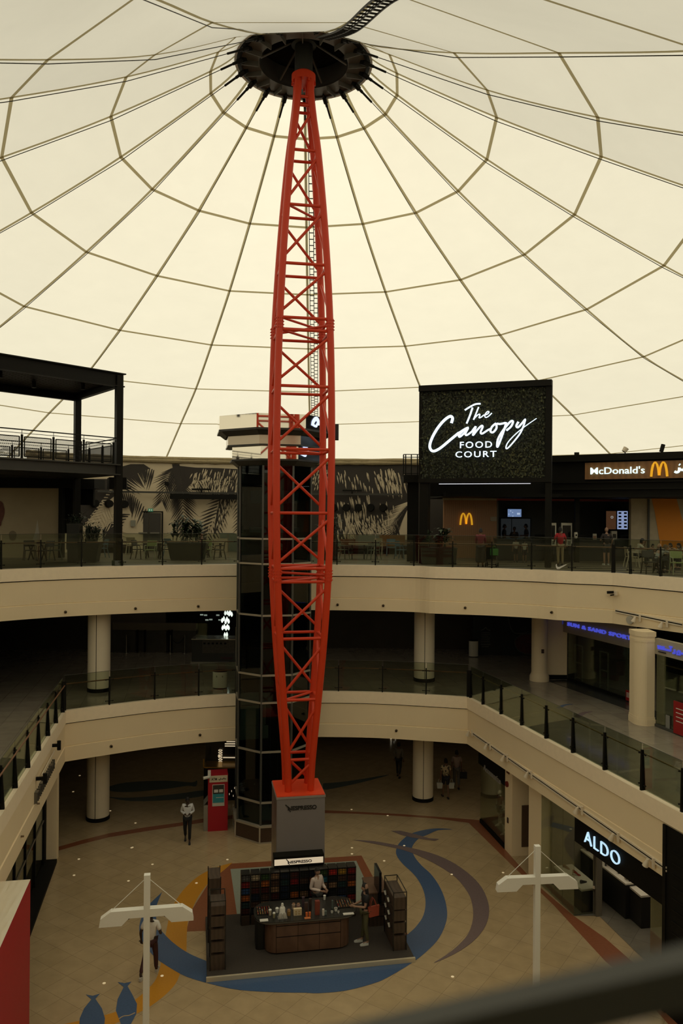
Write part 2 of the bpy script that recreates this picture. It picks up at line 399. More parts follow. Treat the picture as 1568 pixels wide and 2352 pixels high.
for j in range(NR):
    rad.append(smoothpath([node(k, j) for k in range(9)], SUB))
mb = MB(); S2 = 4; NV = len(rad[0])
for j in range(NR):
    a, b = rad[j], rad[(j + 1) % NR]; base = []
    for i in range(NV):
        for s_ in range(S2 + 1): base.append(a[i].lerp(b[i], s_ / S2))
    mb.add(base, [(i * (S2 + 1) + s_, i * (S2 + 1) + s_ + 1, (i + 1) * (S2 + 1) + s_ + 1, (i + 1) * (S2 + 1) + s_) for i in range(NV - 1) for s_ in range(S2)])
ceiling = struct(mb.build('ceiling', FAB, None, True), 'cream translucent tensile canopy over the whole court', 'canopy')
mb = MB()
for j in range(NR):
    pts = [p + Vector((0, 0, -.03)) for p in rad[j]]; th = ANG[j]
    tn = Vector((math.cos(th), -math.sin(th), 0)) * .056
    vs = [q for p in pts for q in (p - tn, p + tn)]
    mb.add(vs, [(2 * i, 2 * i + 1, 2 * i + 3, 2 * i + 2) for i in range(len(pts) - 1)])
mb.build('radial_seam', SEAM, ceiling)
mb = MB()
for k in range(1, 8):
    for j in range(NR):
        a = rad[j][k * SUB] + Vector((0, 0, -.03)); b = rad[(j + 1) % NR][k * SUB] + Vector((0, 0, -.03))
        a2 = rad[j][k * SUB + 1]; b2 = rad[(j + 1) % NR][k * SUB + 1]
        da = (a2 - rad[j][k * SUB]).normalized() * .056; db = (b2 - rad[(j + 1) % NR][k * SUB]).normalized() * .056
        mb.add([a - da, a + da, b + db, b - db], [(0, 1, 2, 3)])
mb.build('ring_seam', SEAM, ceiling)
# drape of fabric along the mural wall is built with the wall

# mast head ring with cables
RZ = 28.0
ring = thing('canopy_ring', 'dark steel crown ring at the peak of the canopy holding the cables', 'canopy ring', (CX, CY, RZ))
GREY = mat('ring_grey', (.10, .09, .072), .5, .2)
mb = MB(); mb.lathe([(1.48, RZ - .02), (2.08, RZ - .02), (2.08, RZ + .04), (1.48, RZ + .04), (1.48, RZ - .02)], 54, (CX, CY), cap=False); mb.build('ring_plate', GREY, ring, True)
mb = MB(); mb.lathe([(1.48, RZ - .02), (1.48, RZ + .65), (1.52, RZ + .65), (1.52, RZ - .02)], 54, (CX, CY), cap=False); mb.build('inner_wall', STEELDK, ring, True)
mb = MB(); mb.lathe([(2.08, RZ - .06), (2.26, RZ + .0), (2.26, RZ + .1), (2.12, RZ + .25), (1.6, RZ + .75), (.02, RZ + 1.5)], 54, (CX, CY), cap=False); mb.build('top_cover', DARK, ring, True)
mb = MB(); mb.lathe([(2.09, RZ + .02), (2.30, RZ - .03), (2.30, RZ + .05)], 54, (CX, CY), cap=False); mb.build('fabric_clamp', mat('clamp_pale', (.55, .52, .45), .5), ring, True)
for j in range(NR):
    th = T0 + 2 * pi * (j + .5) / NR; d = Vector((math.sin(th), math.cos(th), 0)); c = Vector((CX, CY, 0))
    mb = MB(); mb.beam(c + d * 1.5 + Vector((0, 0, RZ - .08)), c + d * 2.06 + Vector((0, 0, RZ - .06)), .03, .22); mb.build('gusset', GREY, ring)
for j in range(NR):
    th = ANG[j]; d = Vector((math.sin(th), math.cos(th), 0)); c = Vector((CX, CY, 0))
    L = c + d * 2.05 + Vector((0, 0, RZ - .1)); e = node(2, j) + Vector((0, 0, -.16)); u = (e - L).normalized()
    pts = [L + u * .75, e] + [node(k, j) + Vector((0, 0, -.13 if k < 5 else -.1)) for k in (3, 4, 5, 6, 7)]
    mb = MB(); mb.tube(pts, .013, 5); cb = mb.build('cable', STEELDK, ring)
    mb = MB(); mb.beam(c + d * 1.9 + Vector((0, 0, RZ - .05)), L + u * .12, .03, .16); mb.tube([L, L + u * .2], .085, 8); mb.tube([L + u * .18, L + u * .34], .05, 8); mb.tube([L + u * .3, L + u * .8], .036, 8); mb.build('turnbuckle', BLACK, cb, True)
mb = MB()
mb.lathe([(.30, 27.55), (.30, 28.6), (.42, 28.62), (.42, 28.8), (.2, 29.3)], 20, (CX, CY)); mb.build('mast_head', STEELDK, ring, True)
for k in range(6):
    th = 2 * pi * k / 6 + .4; d = Vector((math.sin(th), math.cos(th), 0)); c = Vector((CX, CY, 0))
    mb = MB(); mb.tube([c + d * .3 + Vector((0, 0, RZ + .75)), c + d * 1.45 + Vector((0, 0, RZ + .1))], .035, 6); mb.build('strut', GREY, ring)

def tray(j, off, w, label):
    th = ANG[int(j)]; tn = Vector((math.cos(th), -math.sin(th), 0))
    kk = 8 if j == 0 else 6; j0 = int(j); fr_ = j - j0
    pts = [p + Vector((0, 0, -.22)) for p in smoothpath([node(k, j0).lerp(node(k, j0 + 1), fr_) for k in range(1, kk)], 12)]
    t = thing('cable_tray', label, 'cable tray', pts[0])
    sides = (-w / 2, 0, w / 2)
    for s_ in sides:
        m_ = MB()
        q = [p + tn * (off + s_) for p in pts]
        for a, b in zip(q, q[1:]): m_.beam(a, b, .03, .035)
        m_.build('side_rail', BLACK, t)
    rest = MB(); acc = 0.0; n = 0
    for a, b in zip(pts, pts[1:]):
        L = (b - a).length
        while acc < L:
            p = a.lerp(b, acc / L)
            for h in (0, 1):
                q = p + (b - a) / L * (.17 * h)
                m_ = MB() if n < 98 else rest
                m_.beam(q + tn * (off + sides[h]), q + tn * (off + sides[h + 1]), .035, .03)
                if n < 98: m_.build('rung', BLACK, t)
                n += 1
            acc += .34
        acc -= L
    if rest.v: tag(rest.build('rung', BLACK, t), kind='stuff')
tray(0, .30, .36, 'long black cable ladder running down the canopy seam behind the red mast')
tray(8, 0, .42, 'black cable ladder curving from the crown ring to the top of the photo')

# ------------------------------------------------------------------ red lattice mast
MRZ = math.radians(10.5)
mast = thing('lattice_mast', 'tall red four-legged lattice mast carrying the canopy', 'mast', (CX, CY, 3.85), MRZ)
PROF = [(3.85, .74), (4.9, .83), (6.9, 1.15), (8.92, 1.45), (11.0, 1.66), (13.0, 1.76), (15.06, 1.79), (17.1, 1.75), (19.1, 1.65), (21.1, 1.46), (23.06, 1.20), (24.93, .88), (26.0, .62), (26.9, .44), (27.45, .40)]
def mw_(z):
    for (z0, w0), (z1, w1) in zip(PROF, PROF[1:]):
        if z <= z1: return w0 + (w1 - w0) * (z - z0) / (z1 - z0)
    return PROF[-1][1]
def leg_pt(i, z):
    a, b = ((-1, -1), (1, -1), (1, 1), (-1, 1))[i % 4]; w = mw_(z) / 2
    x, y = a * w, b * w; ca, sa = math.cos(MRZ), math.sin(MRZ)
    return Vector((CX + x * ca - y * sa, CY + x * sa + y * ca, z))
for i in range(4):
    mb = MB(); mb.tube(smoothpath([leg_pt(i, z) for z, _ in PROF], 3), .117, 18); mb.build('leg', RED_T, mast, True)
LEV = [4.9, 6.9, 8.92, 10.77, 11.2, 13.0, 15.06, 17.1, 18.92, 19.32, 21.1, 23.06, 24.93, 26.5, 26.8]
for z in LEV:
    for i in range(4):
        mb = MB(); mb.tube([leg_pt(i, z), leg_pt(i + 1, z)], .05, 10); mb.build('horizontal_brace', RED_T, mast, True)
BAYS = [(3.95, 4.9), (4.9, 6.9), (6.9, 8.92), (8.92, 10.77), (11.2, 13.0), (13.0, 15.06), (15.06, 17.1), (17.1, 18.92), (19.32, 21.1), (21.1, 23.06), (23.06, 24.93), (24.93, 26.5)]
for z0, z1 in BAYS:
    for i in range(4):
        h = .1 * (z1 - z0)
        mb = MB(); mb.tube([leg_pt(i, z0 + h), leg_pt(i + 1, z1 - h)], .048, 10); mb.build('diagonal_brace', RED_T, mast, True)
for z in (6.9, 10.77, 11.2, 15.06, 18.92, 19.32, 23.06):
    mb = MB(); mb.tube([leg_pt(0, z), leg_pt(2, z)], .042, 8); mb.build('plan_brace', RED_T, mast, True)
for z in (10.98, 19.12):
    mb = MB(); mb.tube([leg_pt(1, z), leg_pt(3, z)], .042, 8); mb.build('plan_brace', RED_T, mast, True)
    for i in range(4):
        c = leg_pt(i, z); mb = MB(); mb.tube([c - Vector((0, 0, .2)), c + Vector((0, 0, .2))], .124, 18)
        for q in range(10):
            for zz in (-.15, -.05, .05, .15):
                a = 2 * pi * q / 10; d = Vector((math.cos(a), math.sin(a), 0))
                mb.tube([c + d * .115 + Vector((0, 0, zz)), c + d * .148 + Vector((0, 0, zz))], .019, 6)
        mb.build('bolted_sleeve', RED_T, mast, True)
mb = MB(); mb.lathe([(.40, 27.38), (.40, 27.62), (.36, 27.62), (.30, 27.7)], 28, (CX, CY)); 
for q in range(12):
    a = 2 * pi * q / 12; mb.box((CX + .38 * math.cos(a), CY + .38 * math.sin(a), 27.33), (.05, .05, .1), a)
mb.build('head_plate', RED_T, mast, True)
# ------------------------------------------------------------------ floor inlays (parts of the ground floor)
INL_BLUE = mat('inlay_blue', (.058, .105, .205), .22, vary=.15, scale=20)
INL_ORANGE = mat('inlay_orange', (.54, .245, .025), .22, vary=.1, scale=20)
INL_PURPLE = mat('inlay_purple', (.17, .125, .125), .22, vary=.12, scale=20)
INL_RED = mat('inlay_red', (.24, .085, .04), .22, vary=.12, scale=12)
INL_TEAL = mat('inlay_teal', (.30, .33, .27), .22, vary=.1, scale=12)
INL_GREEN = mat('inlay_green', (.10, .12, .11), .22, vary=.1, scale=12)
def inlay(name, pix, m, z, smooth=True):
    pts = [gxy(x, y, z) for x, y in pix]
    if smooth:
        q = smoothpath(pts + [pts[0]], 3); pts = [(p.x, p.y) for p in q[:-1]]
    mb = MB(); mb.add([(p[0], p[1], z) for p in pts], [list(range(len(pts)))]); return mb.build(name, m, floor)
inlay('red_border', [(135, 1944.6), (190, 1929), (250, 1914), (335, 1900), (418, 1888.6), (468, 1880), (560, 1869), (660, 1862), (748, 1861), (840, 1865.5), (925, 1870), (1101, 1883.5), (1101, 1883.5), (1116, 1900), (1160, 1952), (1230, 2030), (1316.6, 2103), (1390, 2155), (1470, 2225), (1560, 2320), (1600, 2370), (1550, 2370), (1452, 2260), (1390, 2208), (1270, 2078), (1177, 1989), (1076, 1890), (1076, 1890), (1000, 1880), (896, 1873), (820, 1869), (748, 1867.4), (660, 1869), (560, 1877), (468, 1889), (335, 1909), (250, 1923), (190, 1938), (135, 1953.6)], INL_RED, .003, False)
inlay('red_square', [(523, 1984), (830, 1965), (905, 2105), (940, 2150), (466, 2138), (427, 2140), (441, 2089), (481, 2025)], INL_RED, .002, False)
inlay('teal_square', [(529, 1996), (818, 1977), (870, 2090), (880, 2140), (548, 2128)], INL_TEAL, .004, False)
ob = [(534, 1981), (494, 1993), (456, 2012), (425.5, 2039), (405, 2066), (392, 2094), (383.4, 2129.6), (377, 2170), (369, 2214), (359, 2247), (341, 2270), (313, 2294), (277.6, 2318), (242, 2331), (150, 2351.5), (100, 2362), (100, 2375), (180, 2372), (242, 2359), (272, 2347.7), (313, 2328.6), (344, 2312), (379.6, 2285), (402.6, 2260), (413, 2237), (424, 2205), (428, 2183), (429, 2142), (433, 2109), (441, 2089), (456, 2058), (481.6, 2025), (515, 1998)]
inlay('orange_ribbon', ob, INL_ORANGE, .005)
bl = [(372, 2049), (339, 2081), (325, 2107), (320, 2127), (321, 2145), (328.6, 2165), (344, 2186), (361.7, 2203.6), (392, 2224), (430.6, 2244), (492, 2262), (550, 2273.7), (634, 2279), (700, 2280), (730.6, 2281), (792, 2275.5), (853, 2260), (889.8, 2245), (951, 2208), (987.8, 2177.5), (1009, 2153), (1023, 2122), (1026.6, 2095), (1020, 2061), (1006, 2030.6), (987.8, 2006), (969, 1989), (952.5, 1969), (945.8, 1951), (949.5, 1938.8), (963, 1925), (984.7, 1915.8), (1006, 1906.6), (1039.8, 1905), (1006, 1902.6), (975.5, 1905.7), (945, 1914), (928, 1925), (914, 1940), (909, 1955.6), (912.8, 1969), (926.5, 1986), (945, 2003), (960, 2021), (972.5, 2046), (977, 2073.5), (972.5, 2101), (960, 2122), (937, 2145), (870, 2190), (750, 2222), (600, 2228), (500, 2215), (469, 2205), (430.6, 2188), (397.4, 2165), (374.5, 2142), (361.7, 2124.5), (358, 2099), (359, 2081)]
inlay('blue_ribbon', bl, INL_BLUE, .007)
inlay('purple_crescent', [(808.7, 1928.7), (859, 1932), (911, 1941), (960, 1951), (1006, 1965), (1046, 1984.7), (1082.6, 2012), (1107, 2040), (1121, 2073.5), (1122, 2104), (1110, 2134.7), (1082.6, 2165), (1043, 2191), (995.4, 2212), (1024.5, 2193), (1052, 2171), (1075, 2144), (1085.7, 2110), (1084, 2076.5), (1073.5, 2049), (1046, 2015), (1006, 1988), (969, 1969), (926.5, 1952.6), (871, 1940)], INL_PURPLE, .009)
inlay('purple_fish', [(897.5, 1908), (920, 1908), (954, 1916), (984.7, 1925), (1009, 1927), (998.5, 1931), (975.5, 1928), (945, 1923.5), (920, 1917)], INL_PURPLE, .010, False)
inlay('blue_fish', [(270, 2255.5), (286, 2258), (302, 2254.6), (293, 2265), (303, 2282.6), (314.5, 2305.6), (313, 2328.6), (300.5, 2352), (289, 2367), (277.6, 2352), (266, 2321), (270, 2295), (284, 2267)], INL_BLUE, .008, False)
inlay('blue_fish', [(196.7, 2284), (213, 2287), (229.6, 2282), (219, 2294), (234, 2316), (241, 2339), (239, 2359), (211, 2410), (182, 2359), (183, 2339), (193, 2316), (210, 2295)], INL_BLUE, .008, False)
mbx = MB(); q = smoothpath([gxy(x, y, .012) for x, y in [(273, 2340), (283, 2334), (297, 2332), (310, 2326)]], 4); ribbon(mbx, [(p.x, p.y, .012) for p in q], .035, (0, 0, 1), .001); mbx.build('fish_gill_line', F_GROUND, floor)
inlay('green_fish', [(245, 1808), (290, 1797), (380, 1793), (440, 1797), (452, 1792), (450, 1806), (430, 1805), (380, 1812), (300, 1819), (255, 1817)], INL_GREEN, .004)
inlay('green_ribbon', [(244, 1830), (300, 1832), (400, 1824), (470, 1815), (470, 1827), (400, 1837), (300, 1840)], INL_GREEN, .004)
inlay('green_ribbon', [(742, 1799), (800, 1794), (895, 1779), (830, 1797), (760, 1812), (742, 1812)], INL_GREEN, .004)
GLINT = mat('floor_glint_glow', (.8, .7, .5), .4, vary=0, emit=(1, .78, .45), estr=.28)  # glowing discs painted in for lamp reflections on the polished floor
inlay('orange_ribbon', [(1196, 2318), (1206, 2318), (1262, 2375), (1240, 2375)], INL_ORANGE, .006, False)
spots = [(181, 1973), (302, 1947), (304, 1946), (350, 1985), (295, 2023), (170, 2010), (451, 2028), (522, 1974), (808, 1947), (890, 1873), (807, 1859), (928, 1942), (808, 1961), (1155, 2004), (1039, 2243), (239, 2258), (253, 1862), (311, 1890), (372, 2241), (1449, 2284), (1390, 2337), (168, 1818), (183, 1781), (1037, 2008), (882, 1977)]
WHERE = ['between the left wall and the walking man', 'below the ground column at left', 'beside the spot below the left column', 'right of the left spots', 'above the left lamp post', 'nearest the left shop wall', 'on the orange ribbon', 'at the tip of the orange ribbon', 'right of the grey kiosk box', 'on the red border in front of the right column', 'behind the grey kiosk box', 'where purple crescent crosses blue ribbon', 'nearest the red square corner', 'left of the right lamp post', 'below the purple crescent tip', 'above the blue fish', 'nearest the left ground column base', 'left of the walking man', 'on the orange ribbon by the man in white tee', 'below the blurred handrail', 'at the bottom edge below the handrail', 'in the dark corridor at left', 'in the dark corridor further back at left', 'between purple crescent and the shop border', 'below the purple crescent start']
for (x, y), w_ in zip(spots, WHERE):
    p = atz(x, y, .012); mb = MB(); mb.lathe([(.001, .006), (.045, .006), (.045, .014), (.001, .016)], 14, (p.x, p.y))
    tag(mb.build('floor_glint', GLINT), 'small painted floor reflection ' + w_, 'floor light', 'painted floor reflections')  # discs stand in for lamp reflections, no lamps in the floor

# ------------------------------------------------------------------ glass lift
LC = (-2.78, 32.9); LR = math.radians(11)
lift = thing('glass_lift_shaft', 'octagonal dark glass lift shaft with mirrored stepped crown', 'lift shaft', (*LC, 0))
def octo(ap):
    R = ap / math.cos(pi / 8)
    return [(LC[0] + R * math.cos(LR - pi / 2 - pi / 8 + pi / 4 * k), LC[1] + R * math.sin(LR - pi / 2 - pi / 8 + pi / 4 * k)) for k in range(8)]
GL_LIFT = glass('lift_glass', (.13, .19, .20), .035)
MULL = mat('lift_mullion', (.10, .10, .09), .35, .5)
PALEMET = mat('lift_ring_metal', (.42, .37, .29), .35, .4)
GRAN = mat('brown_granite', (.06, .035, .022), .35, vary=.6, scale=40)
mb = MB(); mb.prism(octo(1.52), 0, .62); mb.build('plinth', GRAN, lift)
mb = MB(); mb.prism(octo(1.57), .62, .69); mb.prism(octo(1.55), 0, .05)
for x, y in octo(1.53): mb.bb(x - .03, x + .03, y - .03, y + .03, 0, .62)
mb.build('plinth_trim', PALEMET, lift)
o8 = octo(1.42)
for k in range(8):
    a, b = Vector(o8[k]), Vector(o8[(k + 1) % 8]); mb = MB()
    mb.add([(a.x, a.y, .69), (b.x, b.y, .69), (b.x, b.y, 14.95), (a.x, a.y, 14.95)], [(0, 1, 2, 3)]); mb.build('glass_face', GL_LIFT, lift)
for x, y in octo(1.44):
    mb = MB(); mb.lathe([(.045, .69), (.045, 14.95)], 8, (x, y)); mb.build('mullion', MULL, lift)
for z in (1.57, 3.56, 5.5, 6.58, 8.94, 10.98, 11.97):
    mb = MB(); A, B = octo(1.48), octo(1.38)
    for k in range(8):
        k2 = (k + 1) % 8
        mb.add([(*A[k], z - .035), (*A[k2], z - .035), (*A[k2], z + .035), (*A[k], z + .035), (*B[k], z - .035), (*B[k2], z - .035), (*B[k2], z + .035), (*B[k], z + .035)], [(0, 1, 2, 3), (3, 2, 6, 7), (1, 0, 4, 5)])
    mb.build('ring_band', PALEMET, lift)
mb = MB()
for dx in (-.55, .55): mb.bb(LC[0] + dx - .06, LC[0] + dx + .06, LC[1] + .5, LC[1] + .62, .6, 14.9)
for dx in (-.12, .2): mb.bb(LC[0] + dx - .015, LC[0] + dx + .015, LC[1] + .3, LC[1] + .33, .6, 14.9)
mb.build('guide_rail', mat('rail_grey', (.09, .1, .1), .4, .4), lift)
mb = MB(); mb.prism([(LC[0] - 1.35, LC[1] + .75), (LC[0] + 1.35, LC[1] + .75), (LC[0] + .9, LC[1] + 1.35), (LC[0] - .9, LC[1] + 1.35)], .6, 14.9); mb.build('shaft_back', DARK, lift)
mb = MB(); mb.prism(octo(1.0), 12.2, 12.4); mb.prism(octo(.95), 13.4, 13.9); mb.prism(octo(.3), 13.9, 14.4); mb.build('lift_car', mat('lift_car_grey', (.13, .15, .15), .5), lift)
MIRROR = mat('mirror_panel', (.80, .74, .62), .04, 1.0, vary=0)
SOFF = mat('crown_soffit', (.03, .028, .022), .3)
SCR = mat('black_screen', (.008, .008, .009), .12, vary=0)
CRM = mat('crown_cream', (.62, .53, .40), .18, .35, vary=.03)
def tier(name, ap, z0, z1, m, dark=True, flange=None):
    o = octo(ap)
    for k in range(8):
        a, b = o[k], o[(k + 1) % 8]; mb = MB()
        mb.add([(*a, z0), (*b, z0), (*b, z1), (*a, z1)], [(0, 1, 2, 3)])
        mb.build(name, SCR if (dark and k in (1, 2)) else m, lift)
    mb = MB(); mb.prism(octo(ap - .02), z1 - .03, z1); mb.prism(octo(ap - .02), z0, z0 + .03)
    if flange:
        A, B = octo(ap + .02), octo(flange)
        for k in range(8):
            k2 = (k + 1) % 8; mb.add([(*A[k], z0), (*A[k2], z0), (*B[k2], z0 - .25), (*B[k], z0 - .25)], [(0, 1, 2, 3)])
    mb.build('crown_soffit', SOFF, lift)
tier('mirror_band', 2.3, 16.28, 16.82, MIRROR, True, 2.0)
tier('cream_band', 1.95, 15.68, 16.25, CRM)
tier('mirror_band', 1.78, 15.12, 15.66, MIRROR, True, 1.5)
tier('cream_band', 1.5, 14.9, 15.1, CRM)
mb = MB(); mb.prism(octo(2.32), 16.2, 16.28); mb.prism(octo(1.97), 15.62, 15.68); mb.prism(octo(1.8), 15.05, 15.12); mb.build('crown_edge', SOFF, lift)
LOGO = mat('blue_white_glow', (.6, .7, .9), .4, vary=0, emit=(.62, .72, 1.0), estr=1.0)
nrm = Vector((math.cos(LR - pi / 4), math.sin(LR - pi / 4), 0)); tan_ = Vector((-nrm.y, nrm.x, 0))
for ap, z in ((2.3, 16.42), (1.78, 15.28)):
    fr = (Vector((*LC, z)) + nrm * (ap + .01) - tan_ * .55, tan_, Vector((0, 0, 1)), nrm)
    mb = MB(); stroke(mb, fr, [(0, .0), (.05, .16), (.22, .30), (.36, .24), (.40, .05)], .16, .03); stroke(mb, fr, [(.1, .02), (.25, .0), (.3, .1)], .09, .03); mb.build('lit_logo', LOGO, lift)
mb = MB(); pp = Vector((*LC, 0)) + Vector((2.55, -.5, 0)); mb.box((pp.x, pp.y, 16.3), (.18, .5, .62), 0); mb.build('screen', SCR, lift)

# ------------------------------------------------------------------ glass railings
WOOD_RAIL = mat('wood_handrail', (.20, .095, .045), .35, vary=.15)
def proj(p):
    d = Vector(p) - EYE; w = d.dot(_fw); return (784 + FPX * d.dot(_r) / w, 1176 - FPX * d.dot(_u) / w)
def at_px(path, z, px):
    """arc position on the path that shows at column px"""
    best = None
    for a, b in zip(path, path[1:]):
        xa, xb = proj((a[0], a[1], z))[0], proj((b[0], b[1], z))[0]
        if min(xa, xb) - 1e-3 <= px <= max(xa, xb) + 1e-3 and a[1] > 3 and b[1] > 3:
            lo, hi = 0.0, 1.0
            for _ in range(30):
                m_ = (lo + hi) / 2; q = (a[0] + (b[0] - a[0]) * m_, a[1] + (b[1] - a[1]) * m_)
                if (proj((*q, z))[0] - px) * (xb - xa) < 0: lo = m_
                else: hi = m_
            return q
    raise ValueError('off path %s' % px)
def railing(label, posts, z, thick=(), hpost=1.12, htop=1.35, wrail=WOOD_RAIL, pw=.045):
    posts = [Vector(p) for p in posts]
    t = thing('glass_railing', label, 'railing', (posts[0].x, posts[0].y, z))
    for i, p in enumerate(posts):
        a = posts[max(i - 1, 0)]; b = posts[min(i + 1, len(posts) - 1)]; d = (b - a).normalized(); an = math.atan2(d.y, d.x); n = Vector((-d.y, d.x))
        mb = MB(); w = .13 if i in thick else pw
        mb.M = Matrix.Translation((p.x, p.y, z)) @ Matrix.Rotation(an, 4, 'Z')
        k = .09
        mb.add([(-w / 2, -k * .6, 0), (w / 2, -k * .6, 0), (w / 2, k, 0), (-w / 2, k, 0), (-w / 2, -.03, hpost), (w / 2, -.03, hpost), (w / 2, .02, hpost), (-w / 2, .02, hpost)], [(3, 2, 1, 0), (4, 5, 6, 7), (0, 1, 5, 4), (1, 2, 6, 5), (2, 3, 7, 6), (3, 0, 4, 7)])
        po = mb.build('post', BLACK, t)
        if i not in thick:
            for h in (.17, hpost - .12):
                mb2 = MB(); mb2.M = mb.M
                mb2.tube([(-.15, .0, h), (.15, .0, h)], .014, 6); mb2.sphere((-.14, 0, h), .026, 8); mb2.sphere((.14, 0, h), .026, 8)
                mb2.build('glass_clamp', BLACK, po)
    for a, b in zip(posts, posts[1:]):
        d = (b - a).normalized(); n = Vector((-d.y, d.x)) * .06
        mb = MB(); A = a + d * .025; B = b - d * .025; mb.beam((A.x, A.y, z + htop / 2 + .03), (B.x, B.y, z + htop / 2 + .03), .012, htop - .06); mb.build('glass_panel', GL_RAIL, t)
    mb = MB(); mb.tube([(p.x, p.y, z + htop) for p in posts], .007, 4); mb.build('glass_edge', STEELDK, t)
    off = []
    for i, p in enumerate(posts):
        a = posts[max(i - 1, 0)]; b = posts[min(i + 1, len(posts) - 1)]; d = (b - a).normalized(); off.append((p.x - d.y * .07, p.y + d.x * .07, z + hpost - .12))
    mb = MB(); mb.tube(off, .024, 8); mb.build('handrail', wrail, t)
    return t
P = lambda path, z, xs: [at_px(path, z, x) for x in xs]
railing('upper glass railing left of the lift, around the food court edge', [UPP[3], UPP[4]] + P(up_back, ZU, [2, 93, 187, 280, 373, 463, 545]), ZU)
railing('upper glass railing right of the lift, below the food court sign', P(up_back + UP_R[:3], ZU, [712, 773.6, 861.7, 950, 1039, 1129, 1220, 1312.7, 1408, 1447, 1516.6]) + [uk + ud * 5.2], ZU, (8,))
railing('middle floor glass railing at the back, left of the lift', P(MID[4:], ZM, [147, 251, 355, 456, 541]), ZM, (0,))
railing('middle floor glass railing at the back, right of the mast', P(MID[4:], ZM, [714, 777, 878, 978, 1075]), ZM, (4,))
def along(k, d, ts): return [k + d * t for t in ts]
lposts = []
for px in (127.5, 109, 87.5, 62.5, 33, 2):
    lposts.append(at_px([k0 + dl * .01, k0 + dl * 12], ZM, px))
railing('middle floor glass railing down the left side of the court', [k0 + dl * .3] + lposts + [k0 + dl * 12.2, k0 + dl * 14], ZM, (), 1.14, 1.32, WOOD_RAIL, .06)
rposts = [at_px([k1 + dr * .01, k1 + dr * 15], ZM, px) for px in (1080, 1108.6, 1150, 1197.5, 1253.6, 1315, 1388, 1474, 1567)]
railing('middle floor glass railing down the right side, in front of the sports shop', rposts + [k1 + dr * 14.5], ZM, (), 1.14, 1.32, mat('brass_rail', (.30, .21, .09), .35, .4), .07)

# ------------------------------------------------------------------ fascia fittings
def on_fascia(path, z_at, px, py, out=.09):
    """point on a fascia face seen at a pixel"""
    best = None
    d = ray(px, py)
    for a, b in zip(path, path[1:]):
        e = Vector((b[0] - a[0], b[1] - a[1])); n = Vector((e.y, -e.x)).normalized()   # towards the void
        den = d.x * n.x + d.y * n.y
        if abs(den) < 1e-6: continue
        t = ((a[0] + n.x * out - EYE.x) * n.x + (a[1] + n.y * out - EYE.y) * n.y) / den
        p = EYE + d * t
        s_ = ((p.x - a[0]) * e.x + (p.y - a[1]) * e.y) / e.length_squared
        if -.02 <= s_ <= 1.02 and t > 0 and p.y > 3:
            if best is None or p.y < best[0].y: best = (p, n, e.normalized())
    return best
NOZ = [(UPP, 150, 1405.7, 'left of the upper round column'), (UPP, 311, 1397.7, 'right of the upper round column'), (UPP, 455, 1392.7, 'close to the lift'), (UPP, 775, 1389, 'just right of the red mast'), (UPP, 880, 1391, 'left of the right round column'), (UPP, 1068, 1396, 'right of the right round column'), (UPP, 1267, 1406.5, 'above the sports shop sign'), (MID, 255, 1714, 'above the ground column at left'), (MID, 459, 1688, 'left of the lift on the lower fascia'), (MID, 910, 1678, 'above the right ground column')]
for path, px, py, w_ in NOZ:
    r_ = on_fascia(path, 0, px, py, .075)
    p, n, e = r_; N3 = Vector((n.x, n.y, 0))
    t = thing('spray_nozzle', 'small dark round nozzle on the cream fascia ' + w_, 'nozzle', p, 0, 'fascia nozzles')
    mb = MB(); mb.tube([p, p + N3 * .03], .06, 14); mb.build('rosette', mat('nozzle_brown', (.16, .11, .06), .5), t, True)
    mb = MB(); mb.tube([p + N3 * .03, p + N3 * .12], .028, 10); mb.build('tip', BLACK, t, True)
def spot(path, px, py, label, grp):
    r_ = on_fascia(path, 0, px, py, .2)
    if r_ is None: print('no fascia', px, py); return
    p, n, e = r_; N3 = Vector((n.x, n.y, 0)); E3 = Vector((e.x, e.y, 0)); up = Vector((0, 0, 1))
    t = thing('track_spotlight', label, 'spotlight', p, 0, grp)
    mb = MB(); mb.beam(p + up * .14 - N3 * .06 + E3 * .10, p + up * -.12 - N3 * .06 + E3 * .10, .05, .09); mb.build('bracket', CREAMW, t)
    dn = (N3 * .15 - up * .85 - E3 * .25).normalized(); c = p + up * .06 - E3 * .05
    mb = MB(); mb.tube([c, c + dn * .08, c + dn * .2, c + dn * .22], [.035, .05, .085, .085], 12); mb.build('lamp_head', CREAMW, t, True)
    mb = MB(); mb.tube([c + dn * .215, c + dn * .225], .07, 12); mb.build('lens', mat('spot_lens', (.5, .45, .35), .2), t)
CREAMW = mat('fitting_cream', (.70, .62, .48), .4, vary=.03)
k = 1
MR_ = MID[-6:]
for (px, py), w_ in zip([(1078, 1683), (1119, 1713), (1158, 1740), (1213, 1778), (1328, 1860), (1410, 1921), (1490, 1980)], ['at the corner by the right ground column', 'second from the fascia corner', 'above the accessories shop sign', 'above the cream pillar with the red bell', 'left of the shoe shop sign', 'above the glowing shoe shop sign', 'nearest the dark roller shutter']):
    spot(MR_, px, py, 'cream track spotlight on the lower right fascia ' + w_, 'track spotlights on the lower right fascia')
for (px, py), w_ in zip([(1461, 1420), (1523, 1433)], ['above the sports shop pillar', 'nearest the right edge of the photo']):
    spot(UPP[-8:], px, py, 'cream track spotlight on the upper right fascia ' + w_, 'track spotlights on the upper right fascia')
